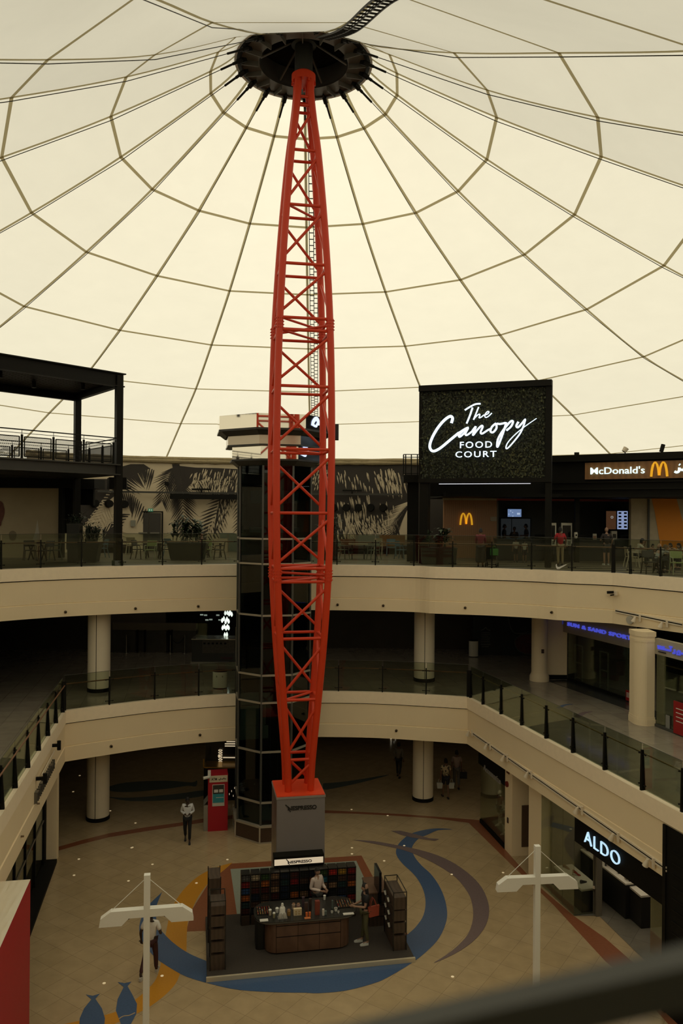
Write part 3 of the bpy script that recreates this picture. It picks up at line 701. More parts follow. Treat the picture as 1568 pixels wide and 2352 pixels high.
def trackrail(path, pa, pb, label):
    a = on_fascia(path, 0, *pa, .1); b = on_fascia(path, 0, *pb, .1)
    if not a or not b: print('track', a, b); return
    t = thing('lighting_track', label, 'lighting track', a[0])
    for dz in (0, -.09):
        mb = MB(); q = Vector((0, 0, dz)); mb.beam(a[0] + q, b[0] + q, .05, .045); mb.build('rail', CREAMW, t)
    mb = MB(); q = Vector((0, 0, -.045)); mb.beam(a[0] + q, b[0] + q, .015, .045); mb.build('slot', DARK, t)
trackrail(MR_, (1083, 1680), (1531, 1993), 'long cream lighting track along the lower right fascia')
trackrail(UPP[-8:], (1413, 1400), (1566, 1432), 'cream lighting track along the upper right fascia')
r_ = on_fascia(UPP[-9:], 0, 1410, 1362, .1); p, n, e = r_; N3 = Vector((n.x, n.y, 0)); E3 = Vector((e.x, e.y, 0))
t = thing('security_camera', 'small black security camera on the upper fascia at the right corner', 'camera', p)
mb = MB(); mb.beam(p + E3 * .12, p + E3 * .12 + Vector((0, 0, .001)) + N3 * .1, .1, .16); mb.build('mount', CREAMW, t)
mb = MB(); mb.beam(p + N3 * .12 + E3 * .06 + Vector((0, 0, .04)), p + N3 * .22 - E3 * .16 + Vector((0, 0, .02)), .1, .1); mb.beam(p + N3 * .1 + E3 * .06 + Vector((0, 0, -.06)), p + N3 * .12 - E3 * .08 + Vector((0, 0, -.09)), .05, .05); mb.build('camera_body', BLACK, t)
r_ = on_fascia(UPP[-8:], 0, 1447, 1424, .08); p, n, e = r_
mb = MB(); mb.tube([p, p + Vector((n.x, n.y, 0)) * .04], .16, 18); tag(mb.build('ceiling_speaker', mat('speaker_grey', (.42, .40, .33), .6)), 'round grey loudspeaker disc on the upper fascia above the sports shop pillar', 'speaker')

# ------------------------------------------------------------------ lamp posts, red booth, foreground handrail
PW = mat('post_white', (.80, .78, .70), .45, vary=.03)
def signpost(px, ytop, Y, ang, label, arm):
    top = aty(px, ytop, Y); x, y = top.x, top.y; H = top.z
    t = thing('lamp_post', label, 'lamp post', (x, y, 0), ang, 'white lamp posts')
    mb = MB(); mb.box((0, 0, H / 2), (.14, .14, H)); mb.build('pole', PW, t, world=False)
    mb = MB(); mb.box((0, 0, .02), (.3, .3, .04)); mb.build('base_plate', PW, t, world=False)
    for s_ in (-1, 1):
        za = H - arm
        pts = [(.07, .09), (.80, .09), (1.03, -.07), (1.06, -.25), (.56, -.25), (.40, -.09), (.07, -.09)]
        pts = [(s_ * u, za + v) for u, v in pts]
        if s_ < 0: pts = pts[::-1]
        mb = MB(); n = len(pts); th = .085
        vs = [(u, -th, v) for u, v in pts] + [(u, th, v) for u, v in pts]
        mb.add(vs, [list(range(n)), list(range(n, 2 * n))[::-1]] + [(i, n + i, n + (i + 1) % n, (i + 1) % n) for i in range(n)])
        ar = mb.build('arm', PW, t, world=False)
        mb = MB(); mb.lathe([(.03, za - .14), (.03, za - .08)], 10, (s_ * .42, 0)); mb.build('downlight', BLACK, ar, world=False)
        mb = MB(); mb.tube([(s_ * .06, 0, H - .12), (s_ * .78, 0, za + .09)], .008, 5); mb.build('stay_wire', PW, t, world=False)
signpost(338, 2008, 18.4, math.radians(10), 'white lamp post with fin-shaped arms in front of the man in a white tee', .86)
signpost(1233.5, 1942, 20.3, math.radians(6), 'white lamp post with fin-shaped arms in front of the shoe shop', .86)

# red booth with pale top
ax = math.radians(-9.5 + 90)
z0 = 3.74; c0 = atz(70, 2021, z0); ux = Vector((math.cos(math.radians(10.5)), math.sin(math.radians(10.5)), 0)); vy = Vector((-ux.y, ux.x, 0))
t = thing('promotion_booth', 'tall red booth with crumpled pale fabric top at the lower left corner', 'booth', c0 - Vector((0, 0, z0)))
A = c0; B = c0 - vy * 3.4; Cc = B - ux * .72; D = A - ux * .72
REDP = mat('booth_red', (.42, .012, .02), .5, vary=.05)
mb = MB(); mb.prism([(q.x, q.y) for q in (A, B, Cc, D)], 0, z0); mb.build('wall_panel', REDP, t)
random.seed(3); mb = MB(); n = 14
g = [[A - ux * (.72 * i / n) - vy * (3.4 * j / n) + Vector((0, 0, .015 + (.05 * random.random() if 0 < i < n and 0 < j < n else 0))) for i in range(n + 1)] for j in range(n + 1)]
mb.add([q for r in g for q in r], [(j * (n + 1) + i, (j + 1) * (n + 1) + i, (j + 1) * (n + 1) + i + 1, j * (n + 1) + i + 1) for i in range(n) for j in range(n)])
mb.build('fabric_top', mat('booth_top', (.72, .66, .52), .7, vary=.05), t, True)

# near handrail, out of focus
HR = mat('near_rail', (.022, .023, .016), .45, vary=.05)
a = aty(760, 2428, .66); b = aty(1640, 2228, .60)
d = (b - a).normalized()
t = thing('handrail', 'blurred dark handrail crossing the lower right corner close to the lens', 'handrail', a)
mb = MB(); mb.beam(a - d * 1.4, b + d * 1.6, .03, .0305); mb.build('top_bar', HR, t)
for k_ in (-1.3, 2.2):
    q = a + d * k_; mb = MB(); mb.beam(q, Vector((q.x, q.y, ZU + .02)), .03, .03); mb.build('post', HR, t)
# ------------------------------------------------------------------ mural wall at the back of the food court
WALLX = [(60, 41.5), (150, 43.4), (280, 45.2), (400, 46.1), (550, 46.6), (700, 46.7), (850, 46.4), (960, 46.0), (1060, 45.2), (1200, 44.6)]
def wallY(px):
    for (a, A), (b, B) in zip(WALLX, WALLX[1:]):
        if px <= b: return A + (B - A) * (px - a) / (b - a)
    return WALLX[-1][1]
MUR_L = mat('mural_cream', (.56, .47, .32), .7, vary=.08, scale=1.5)
MUR_D = mat('mural_brown', (.03, .024, .018), .7, vary=.12, scale=2)
ZWT = 15.95
mb = MB()
xs = list(range(60, 1201, 20))
for a, b in zip(xs, xs[1:]):
    pa, pb = aty(a, 1176, wallY(a)), aty(b, 1176, wallY(b))
    mb.add([(pa.x, pa.y, ZU), (pb.x, pb.y, ZU), (pb.x, pb.y, ZWT), (pa.x, pa.y, ZWT)], [(0, 1, 2, 3)], 1 if a >= 700 else 0)
def mpt(x, y, lay): return aty(x, y, wallY(x) - .012 - .006 * lay)
def leaflet(x, y, dx, dy, w, mi, lay):
    L = math.hypot(dx, dy); nx, ny = -dy / L * w / 2, dx / L * w / 2
    y2 = y + dy
    if not (1062 < y < 1276): return
    p = [mpt(x + nx * .4, y + ny * .4, lay), mpt(x - nx * .4, y - ny * .4, lay), mpt(x + dx * .35 - nx, y + dy * .35 - ny, lay), mpt(x + dx, y + dy, lay), mpt(x + dx * .35 + nx, y + dy * .35 + ny, lay)]
    for q in p: q.z = min(max(q.z, ZU + .02), ZWT - .02)
    mb.add(p, [(0, 1, 2, 3, 4)], mi)
def frond(sp, la, lb, n, w, mi, lay, lean=.5, both=True):
    q = smoothpath([(a, b) for a, b in sp], 12)
    n = int(n * .8); w *= .58
    for i in range(n):
        t = (i + .5) / n * (len(q) - 1); k = int(t); p = q[k].lerp(q[min(k + 1, len(q) - 1)], t - k)
        d = (q[min(k + 1, len(q) - 1)] - q[max(k - 1, 0)]).normalized()
        L = (la + (lb - la) * i / n) * random.uniform(.75, 1.15)
        for s_ in ((-1, 1) if both else (1,)):
            nx, ny = -d.y * s_, d.x * s_
            ex, ey = nx * (1 - lean) + d.x * lean, ny * (1 - lean) + d.y * lean
            m_ = math.hypot(ex, ey); leaflet(p.x, p.y, ex / m_ * L, ey / m_ * L + 5, w * random.uniform(.8, 1.2), mi, lay)
random.seed(11)
def blob(pts, mi, lay):
    q = [mpt(x, y, lay) for x, y in pts]; mb.add(q, [list(range(len(q)))], mi)
# dark masses on the cream half
frond([(268, 1112), (285, 1090), (305, 1076), (330, 1070), (355, 1080)], 52, 40, 26, 7.5, 1, 1, .15, False)
blob([(278, 1072), (300, 1066), (330, 1066), (345, 1076), (320, 1085), (290, 1100), (278, 1112)], 1, 1)
frond([(278, 1128), (300, 1134), (320, 1150), (340, 1175)], 46, 36, 18, 7, 1, 1, .35, False)
frond([(300, 1180), (285, 1200), (280, 1230), (290, 1262)], 40, 30, 14, 7, 1, 1, .4, False)
frond([(405, 1072), (385, 1100), (372, 1150)], 40, 34, 20, 5, 1, 1, .55)
frond([(402, 1068), (410, 1110), (418, 1150), (425, 1210), (440, 1270)], 44, 40, 40, 6, 1, 2, .5)
blob([(395, 1066), (412, 1066), (420, 1140), (408, 1140)], 1, 2)
blob([(412, 1070), (450, 1074), (500, 1075), (556, 1078), (556, 1100), (520, 1105), (470, 1100), (440, 1110), (420, 1130)], 1, 1)
frond([(440, 1108), (480, 1100), (520, 1104), (556, 1098)], 36, 42, 30, 7, 1, 1, .25, False)
frond([(545, 1085), (525, 1120), (500, 1170), (478, 1230), (468, 1275)], 40, 46, 34, 7, 1, 3, .45)
blob([(520, 1112), (545, 1108), (520, 1180), (490, 1230), (500, 1160)], 1, 3)
frond([(540, 1130), (550, 1170), (552, 1210)], 22, 26, 14, 4, 1, 2, .4)
blob([(160, 1100), (270, 1100), (262, 1140), (225, 1170), (185, 1215), (170, 1262), (150, 1262)], 1, 1)
frond([(262, 1120), (245, 1150), (238, 1185), (222, 1235)], 48, 30, 22, 6, 0, 2, .25, False)
frond([(250, 1160), (220, 1185), (185, 1225)], 40, 24, 16, 5, 0, 2, .2, True)
blob([(236, 1215), (268, 1190), (285, 1262), (236, 1262)], 1, 1)
frond([(248, 1190), (262, 1215), (272, 1255)], 32, 24, 12, 5, 0, 2, .35, True)
# cream slivers inside the dark masses and on the dark half
for _ in range(95):
    x = random.uniform(440, 556); y = random.uniform(1076, 1124); leaflet(x, y, random.uniform(-7, -2), random.uniform(10, 24), 2.6, 0, 4)
for _ in range(70):
    y = random.uniform(1130, 1260); x = 540 - (y - 1100) * .42 + random.uniform(-18, 18); leaflet(x, y, random.uniform(-5, 4), random.uniform(10, 22), 2.2, 0, 5)
def slivers(x0, x1, y0, y1, n, dx, dy, w):
    for _ in range(n):
        leaflet(random.uniform(x0, x1), random.uniform(y0, y1), dx + random.uniform(-2, 2), dy * random.uniform(.6, 1.3), w, 0, 2)
slivers(712, 760, 1075, 1125, 60, -1, 9, 2.0)
slivers(770, 860, 1080, 1122, 26, 3, 16, 2.6)
slivers(860, 936, 1076, 1115, 46, 6, 26, 4.0)
slivers(770, 850, 1135, 1180, 30, 3, 22, 3.0)
slivers(775, 835, 1170, 1235, 44, 2, 30, 4.0)
slivers(800, 870, 1195, 1235, 70, 6, 15, 2.4)
slivers(840, 880, 1180, 1225, 40, 2, 12, 3)
slivers(872, 915, 1150, 1235, 34, 3, 16, 2.4)
frond([(945, 1150), (925, 1180), (905, 1215), (898, 1262)], 40, 60, 40, 4, 0, 3, .5, False)
blob([(938, 1165), (958, 1190), (960, 1262), (925, 1262), (915, 1215)], 0, 2)
frond([(946, 1150), (930, 1180), (918, 1215)], 60, 66, 22, 2.5, 1, 4, .75, False)
wall_back = struct(mb.build('wall_back', [MUR_L, MUR_D]), 'curved wall with a brown and cream palm frond mural', 'wall')
mb = MB()
for dz, r_ in ((0, .13), (.14, .10)):
    mb.tube([aty(x, 1176, wallY(x) - .05) + Vector((0, 0, ZWT + dz - 13 + (1176 - 1176) * 0 + (13 - aty(x, 1176, wallY(x)).z))) for x in range(60, 1190, 18)], [r_ * random.uniform(.8, 1.25) for x in range(60, 1190, 18)], 8)
struct(mb.build('trim_5', mat('drape_canvas', (.30, .24, .13), .8, vary=.25, scale=8), None, True))
# beam along the wall
mb = MB()
bp = [aty(x, 1176, wallY(x) - .35) for x in range(222, 940, 20)]
for a, b in zip(bp, bp[1:]):
    mb.beam((a.x, a.y, 14.12), (b.x, b.y, 14.12), .12, .10)
t = thing('wall_beam', 'long dark service beam running across the palm mural wall', 'beam', bp[0]); mb.build('beam', STEELDK, t)
for x0, x1 in ((390, 556),):
    a, b = aty(x0, 1176, wallY(x0) - .5), aty(x1, 1176, wallY(x1) - .5); mb = MB(); mb.beam((a.x, a.y, 13.9), (b.x, b.y, 13.9), .25, .3); mb.build('duct', DARK, t)
for px, w_ in ((278, 'left'), (462, 'middle'), (808, 'right')):
    a = aty(px - 22, 1176, wallY(px) - .4); b = aty(px + 22, 1176, wallY(px) - .4); mb = MB(); mb.beam((a.x, a.y, 14.32), (b.x, b.y, 14.32), .12, .1); mb.beam(((a.x + b.x) / 2, a.y, 14.15), ((a.x + b.x) / 2, a.y, 14.36), .1, .1)
    tag(mb.build('stage_light_bar', BLACK), 'black light bar on top of the mural wall beam, %s one of three' % w_, 'light bar', 'light bars on the wall beam')
for i, (px, py) in enumerate([(216, 1156), (249, 1157), (284, 1158), (766, 1166), (795, 1166), (823, 1166), (851, 1166), (880, 1166)]):
    p = aty(px, py, wallY(px) - .05); d = (Vector((CX, 30, p.z)) - p).normalized()
    mb = MB(); mb.tube([p, p + d * .25], [.23, .20], 20); w_ = ['leftmost of those left of the black post', 'second from left, left of the black post', 'just right of the black post', 'half behind the red mast', 'first right of the red mast', 'second right of the red mast', 'third right of the red mast', 'rightmost of all'][i]
    tag(mb.build('air_nozzle', DARK, None, True), 'round black air nozzle on the mural, ' + w_, 'air nozzle', 'air nozzles on the mural wall')
p = aty(383, 1111, wallY(383) - .05); mb = MB(); mb.tube([p, p - Vector((0, .1, 0))], .12, 16); tag(mb.build('air_nozzle', DARK), 'small lone black air nozzle on the mural above the double door', 'air nozzle')
# double door with exit sign
Yd = wallY(342) - .06
def prect(mb, x0, y0, x1, y1, Y, th, mi=None):
    """upright box whose front face covers the pixel rectangle at depth Y"""
    a = aty(x0, y1, Y); b = aty(x1, y0, Y); zc0 = min(a.z, aty(x1, y1, Y).z); return mb.bb(a.x, b.x, Y, Y + th, a.z, b.z, mi)
t = thing('double_door', 'dark double door with push bars in the palm mural wall', 'door', aty(342, 1270, Yd)); t['kind'] = 'structure'
for x0, x1 in ((315, 342), (343, 370)):
    a = aty(x0, 1178, Yd); b = aty(x1, 1178, Yd); mb = MB(); mb.bb(a.x, b.x, Yd - .04, Yd, ZU + .01, a.z); dl_ = mb.build('door_leaf', mat('door_brown', (.05, .045, .038), .5), t)
    mb = MB(); mb.bb(a.x + .08, b.x - .08, Yd - .12, Yd - .05, ZU + 1.0, ZU + 1.08); mb.build('push_bar', mat('push_bar_grey', (.28, .27, .22), .35, .5), dl_)
mb = MB(); a = aty(313.5, 1177, Yd); b = aty(371.5, 1177, Yd); mb.bb(a.x - .08, a.x, Yd - .06, Yd, ZU, a.z + .08); mb.bb(b.x, b.x + .08, Yd - .06, Yd, ZU, a.z + .08); mb.bb(a.x, b.x, Yd - .06, Yd, a.z + .01, a.z + .08); mb.build('door_frame', DARK, t)
t = thing('exit_sign', 'small green running-man exit sign above the double door', 'sign', aty(345, 1172, Yd - .1))
mb = MB(); prect(mb, 340, 1168, 351, 1175, Yd - .12, .05); mb.build('sign_box', mat('exit_green', (.05, .22, .12), .4, emit=(.12, .5, .3), estr=.12), t)
mb = MB(); prect(mb, 342, 1169.5, 344.5, 1173.5, Yd - .13, .01); prect(mb, 347, 1169.5, 349, 1173.5, Yd - .13, .01); mb.build('pictogram', mat('exit_white', (.7, .8, .7), .4, emit=(.7, .9, .75), estr=.15), t)
mb = MB(); prect(mb, 300, 1195, 310, 1209, wallY(305) - .12, .1); tag(mb.build('wall_cabinet', mat('cabinet_grey', (.25, .25, .20), .5)), 'grey call point cabinet on the mural left of the double door', 'cabinet')

# ------------------------------------------------------------------ left mezzanine structure
MZ = BLACK
zr0, zr1, zd0, zd1 = 18.15, 18.72, 14.50, 14.95
A = aty(271, 1176, 32.9); Bk = aty(176, 1176, 36.9); A.z = Bk.z = 0
dirB = (Bk - A).normalized(); Fl = aty(-10, 1176, 28.9); Fl.z = 0; dirF = (Fl - A).normalized()
F2 = A + dirF * 9.0; B2 = Bk + dirF * 9.0
t = thing('mezzanine', 'black steel two-storey viewing platform with slatted roof at the left', 'platform', (A.x, A.y, ZU))
def hbeam(mb, a, b, z0, z1, w): mb.beam((a.x, a.y, (z0 + z1) / 2), (b.x, b.y, (z0 + z1) / 2), w, z1 - z0)
mb = MB(); hbeam(mb, A - dirF * .18, F2, zr0, zr1, .06); hbeam(mb, A - dirF * .24, F2, zr1 - .05, zr1, .3); hbeam(mb, A - dirF * .2, F2, zr0, zr0 + .05, .25); mb.build('roof_front_beam', MZ, t)
mb = MB(); hbeam(mb, A, Bk, zr0, zr1 - .1, .2); mb.build('roof_side_beam', MZ, t)
mb = MB(); hbeam(mb, Bk, B2, zr0 - .05, zr1 - .1, .2); mb.build('roof_back_beam', MZ, t)
for i in range(24):
    f = i / 23; a = A.lerp(Bk, .03 + .94 * f); mb = MB(); hbeam(mb, a, a + dirF * 9, zr0 + .22, zr0 + .30, .10); mb.build('roof_slat', MZ, t)
for i in range(5):
    a = A + dirF * (1.0 + i * 1.8); b = a + (Bk - A); mb = MB(); hbeam(mb, a, b, zr0 + .30, zr0 + .5, .1); mb.build('roof_joist', MZ, t)
    c = a.lerp(b, .35 + .25 * (i % 2)); mb = MB(); mb.tube([(c.x, c.y, zr0 + .28), (c.x, c.y, zr0 - .02)], .09, 10); mb.build('roof_spotlight', MZ, t)
mb = MB(); mb.prism([(A.x, A.y), (F2.x, F2.y), (B2.x, B2.y), (Bk.x, Bk.y)], zr1 - .12, zr1 - .06); mb.build('roof_sheet', MZ, t)
mb = MB(); mb.prism([(q.x, q.y) for q in (A, F2, B2, Bk)], zd0 + .06, zd1 - .05); mb.build('deck', mat('deck_grey', (.06, .055, .045), .6), t)
mb = MB(); hbeam(mb, A, F2, zd0, zd1, .08); hbeam(mb, A - dirB * .08, F2 - dirB * .08, zd1 - .05, zd1, .22); hbeam(mb, A - dirB * .08, F2 - dirB * .08, zd0, zd0 + .05, .22); hbeam(mb, A, Bk, zd0, zd1, .08); hbeam(mb, Bk, B2, zd0, zd1, .08); mb.build('deck_edge_beam', mat('beam_grey', (.035, .034, .028), .5), t)
sq = .13
def post(pos, z0, z1, w): 
    mb = MB(); mb.box((pos.x, pos.y, (z0 + z1) / 2), (w, w, z1 - z0), math.atan2(dirB.y, dirB.x)); return mb.build('post', MZ, t)
post(A, ZU + .2, zr1 - .1, .27); post(Bk, ZU + .02, zr1 - .1, .27); post(F2, ZU + .02, zr1 - .1, .27); post(B2, ZU + .02, zr1 - .1, .27)
mb = MB(); mb.box((A.x, A.y, ZU + .12), (.36, .36, .24), math.atan2(dirB.y, dirB.x)); mb.build('post_foot', mat('foot_grey', (.10, .11, .09), .6), t)
LED = mat('led_white', (.9, .9, .9), .4, vary=0, emit=(.85, .88, 1), estr=.8)
a = aty(0, 1077, 29.9); b = aty(192, 1086.5, 32.3); mb = MB(); mb.beam(a, b, .03, .03); mb.build('led_strip', LED, t)
# soffit brackets and dark portal below
mb = MB(); mb.prism([(A.x - .9, A.y + 1.8), (A.x - .2, A.y + 2.0), (A.x - .5, A.y + 3.2), (A.x - 1.4, A.y + 3.2)], zd0 - .5, zd0); mb.build('bracket', DARK, t)
def mesh_rail(base_a, base_b, pos, label):
    t2 = thing('mesh_railing', label, 'railing', (base_a.x, base_a.y, zd1))
    mb = MB(); mb.beam((base_a.x, base_a.y, zd1 + 1.08), (base_b.x, base_b.y, zd1 + 1.08), .05, .04); mb.build('top_rail', MZ, t2)
    mb = MB(); mb.beam((base_a.x, base_a.y, zd1 + .95), (base_b.x, base_b.y, zd1 + .95), .02, .02); mb.build('wire_rail', MZ, t2)
    d = (base_b - base_a)
    for f in pos:
        p = base_a + d * f; mb = MB(); mb.beam((p.x, p.y, zd1), (p.x, p.y, zd1 + .9), .07, .07); mb.beam((p.x, p.y, zd1 + .88), (p.x, p.y, zd1 + 1.08), .015, .015); mb.build('post', MZ, t2)
    for f, g in zip(pos, pos[1:]):
        e = .1 / d.length; a = base_a + d * (f + e); b = base_a + d * (g - e); z0, z1 = zd1 + .08, zd1 + .82
        mb = MB(); mb.beam((a.x, a.y, z0), (b.x, b.y, z0), .035, .035); mb.beam((a.x, a.y, z1), (b.x, b.y, z1), .035, .035); mb.beam((a.x, a.y, z0), (a.x, a.y, z1), .035, .035); mb.beam((b.x, b.y, z0), (b.x, b.y, z1), .035, .035); mb.beam((a.x, a.y, z0 + .2), (b.x, b.y, z0 + .2), .02, .02)
        L = (b - a).length; H = z1 - z0; st = .075
        def pt(u, v): 
            q = a + (b - a) * (u / L); return (q.x, q.y, z0 + v)
        for sgn in (1, -1):
            n_ = int((L + H * 1.7) / st)
            for i in range(n_):
                c = i * st - (H * 1.7 if sgn > 0 else 0)      # line u = c + 1.7 v * sgn
                vs = []
                v0, v1 = 0.0, H
                us = lambda v: c + sgn * 1.7 * v
                lo, hi = sorted(((0 - c) / (sgn * 1.7), (L - c) / (sgn * 1.7)))
                v0 = max(v0, lo); v1 = min(v1, hi)
                if v1 - v0 > .02: mb.beam(pt(us(v0), v0), pt(us(v1), v1), .008, .008)
        mb.build('mesh_panel', MZ, t2)
    return t2
dF = (F2 - A).length
def fpos(px):
    lo, hi = 0.0, 1.0
    for _ in range(40):
        m_ = (lo + hi) / 2; q = A.lerp(F2, m_)
        if proj((q.x, q.y, 15))[0] > px: lo = m_
        else: hi = m_
    return lo
mesh_rail(A, F2, [.028, fpos(192), fpos(122.5), fpos(50), fpos(-22), fpos(-95)], 'black mesh railing along the front of the left viewing platform')
mesh_rail(A, Bk, [.06, .36, .68, .97], 'black mesh railing along the short right side of the left viewing platform')
mesh_rail(Bk, B2, [.05, .2, .35, .5, .65, .8], 'black mesh railing along the back of the left viewing platform')

# beige booth wall under the platform, dark portal
Yw = 38.2
a = aty(-60, 1285, Yw); b = aty(134, 1285, Yw); zt = aty(60, 1121, Yw).z
mb = MB(); mb.bb(a.x, b.x, Yw, Yw + .25, ZU, zt)
wl = struct(mb.build('wall_left', mat('booth_beige', (.40, .33, .21), .7, vary=.08, scale=2)), 'beige painted wall under the black viewing platform', 'wall')
mb = MB(); q = [(77, 1196), (83, 1178 + 10), (86, 1196), (90, 1238), (66, 1240)]
mb.add([aty(x, y, Yw - .01) for x, y in [(86, 1194), (92, 1240), (75, 1240), (81, 1222)]], [(0, 1, 2, 3)]); mb.build('painted_sail', mat('sail_grey', (.50, .47, .38), .7), wl)
mb = MB(); pts = [(29 + 9 * math.sin(k * pi / 8), 1228 - 9 * math.cos(k * pi / 8)) for k in range(16)]; mb.add([aty(x, y + (5 if y > 1233 else 0), Yw - .01) for x, y in pts], [list(range(16))]); mb.build('painted_balloon', mat('balloon_brown', (.20, .16, .10), .7), wl)
mb = MB(); q = smoothpath([(-40, 1148), (0, 1150), (9, 1165), (10, 1180), (4, 1198), (-2, 1210), (-40, 1215)], 4); mb.add([aty(p.x, p.y, Yw - .015) for p in q], [list(range(len(q)))]); mb.build('painted_figure', mat('figure_red', (.13, .045, .03), .7, vary=.5, scale=6), wl)
t = thing('dark_portal', 'dark steel portal between the beige wall and the palm mural', 'portal', aty(170, 1285, Yw + .6))
for x0, x1, Yq, th in ((134, 143, Yw - .1, .4), (168, 214, Yw + 1.2, .3)):
    a = aty(x0, 1176, Yq); b = aty(x1, 1176, Yq); mb = MB(); mb.bb(a.x, b.x, Yq, Yq + th, ZU + .02 if x0 < 150 else aty(200, 1160, Yq).z, zd0); mb.build('pillar', DARK if x0 > 150 else BLACK, t)
a = aty(-60, 1176, Yw - .3); b = aty(216, 1176, Yw - .3); mb = MB(); mb.bb(a.x, b.x, Yw - .3, Yw + 1.4, zt, zd0 + .05); mb.build('lintel', DARK, t)
a = aty(143, 1176, Yw + .6); b = aty(182, 1176, Yw + .6); mb = MB(); mb.bb(a.x, b.x, Yw + .5, Yw + .7, aty(160, 1225, Yw + .6).z, zd0 - .02); mb.build('panel', DARK, t)

a = aty(216, 1176, Yw + 1.4); b = aty(-90, 1176, Yw + 1.4)
mb = MB(); mb.prism([(A.x - .3, A.y + .5), (Bk.x, Bk.y), (a.x, a.y), (b.x, b.y), (F2.x - 4, F2.y)], zd0 + .045, zd0 + .058); mb.build('soffit', DARK, t)
# ------------------------------------------------------------------ green wall sign box
SL = aty(963, 1176, 36.0); SR = aty(1259, 1176, 34.07); SL.z = SR.z = 0
Rv = (SR - SL).normalized(); Nv = Vector((Rv.y, -Rv.x, 0)); W = (SR - SL).length
zs0, zs1 = 14.55, 18.76
t = thing('green_wall_sign', 'big leafy green wall sign with glowing handwritten food court lettering', 'sign', (SL.x, SL.y, ZU))
FR = (SL, Rv, Vector((0, 0, 1)), Nv)
def uvpix(fr, x, y):
    O, R, U, N = fr; d = ray(x, y); tt = (O - EYE).dot(N) / d.dot(N); p = EYE + d * tt; return ((p - O).dot(R), (p - O).dot(U))
mb = MB(); c = (SL + SR) / 2 - Nv * .25; ang = math.atan2(Rv.y, Rv.x)
mb.box((c.x, c.y, (zs0 + zs1) / 2), (W - .1, .4, zs1 - zs0 - .1), ang); mb.build('panel_box', mat('sign_panel_dark', (.012, .014, .008), .7), t)
mb = MB(); a = SL - Rv * .02; b = SR + Rv * .12; mb.beam((a.x, a.y, zs1 - .12), (b.x, b.y, zs1 - .12), .5, .26); mb.build('top_beam', BLACK, t)
mb = MB(); mb.beam((a.x, a.y, zs0 - .05), (b.x, b.y, zs0 - .05), .45, .18); mb.build('bottom_beam', BLACK, t)
def vpost(p, z0, z1, w, nm='post'):
    mb = MB(); mb.box((p.x, p.y, (z0 + z1) / 2), (w, w, z1 - z0), ang); return mb.build(nm, BLACK, t)
vpost(SR + Rv * .0 , ZU + .02, zs1, .26); vpost(SL + Rv * .22 - Nv * .1, ZU + .02, zs0, .40); vpost(SL + Rv * .02 - Nv * .05, zs0, zs1 - .1, .14)
mb = MB(); a = SL + Rv * .9 + Nv * .05; b = SR - Rv * .75 + Nv * .05; mb.beam((a.x, a.y, zs0 - .2), (b.x, b.y, zs0 - .2), .03, .025); mb.build('led_strip', LED, t)
random.seed(21)
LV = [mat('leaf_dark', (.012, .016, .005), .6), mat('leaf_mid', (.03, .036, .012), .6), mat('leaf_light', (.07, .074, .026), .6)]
mb = MB()
for _ in range(6500):
    u = random.uniform(.10, W - .2); v = random.uniform(zs0 + .08, zs1 - .28); lift = random.uniform(.0, .16)
    an = random.uniform(0, 2 * pi); L = random.uniform(.06, .17); w_ = L * random.uniform(.14, .32)
    if random.random() < .35: an = random.gauss(-1.2, .5)
    du, dv = math.cos(an), math.sin(an)
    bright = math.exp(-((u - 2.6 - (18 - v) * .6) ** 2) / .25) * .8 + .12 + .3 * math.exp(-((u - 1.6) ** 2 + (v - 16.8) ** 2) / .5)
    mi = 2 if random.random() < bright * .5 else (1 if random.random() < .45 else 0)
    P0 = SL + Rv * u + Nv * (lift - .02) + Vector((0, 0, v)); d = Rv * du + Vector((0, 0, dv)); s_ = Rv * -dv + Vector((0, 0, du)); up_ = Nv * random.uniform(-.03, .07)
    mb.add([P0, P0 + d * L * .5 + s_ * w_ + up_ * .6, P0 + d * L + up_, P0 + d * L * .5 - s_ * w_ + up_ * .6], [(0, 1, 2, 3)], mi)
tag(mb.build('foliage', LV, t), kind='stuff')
LET = mat('letter_glow', (.8, .88, .95), .4, vary=0, emit=(.72, .86, 1.0), estr=.95)
def px_stroke(name, pts, w, o=(960, 870), sc=4.9, taper=None):
    uv = [uvpix(FR, o[0] + x / sc, o[1] + y / sc) for x, y in pts]
    q = smoothpath(uv, 8) if len(uv) > 2 else [Vector(p) for p in uv]
    n = len(q); ww = [w * (1 if taper is None else (taper[0] + (taper[1] - taper[0]) * i / (n - 1))) for i in range(n)]
    m_ = MB(); ribbon(m_, [FR[0] + FR[1] * p[0] + FR[2] * p[1] + FR[3] * .19 for p in q], ww, FR[3], .04); return m_
lw = .105
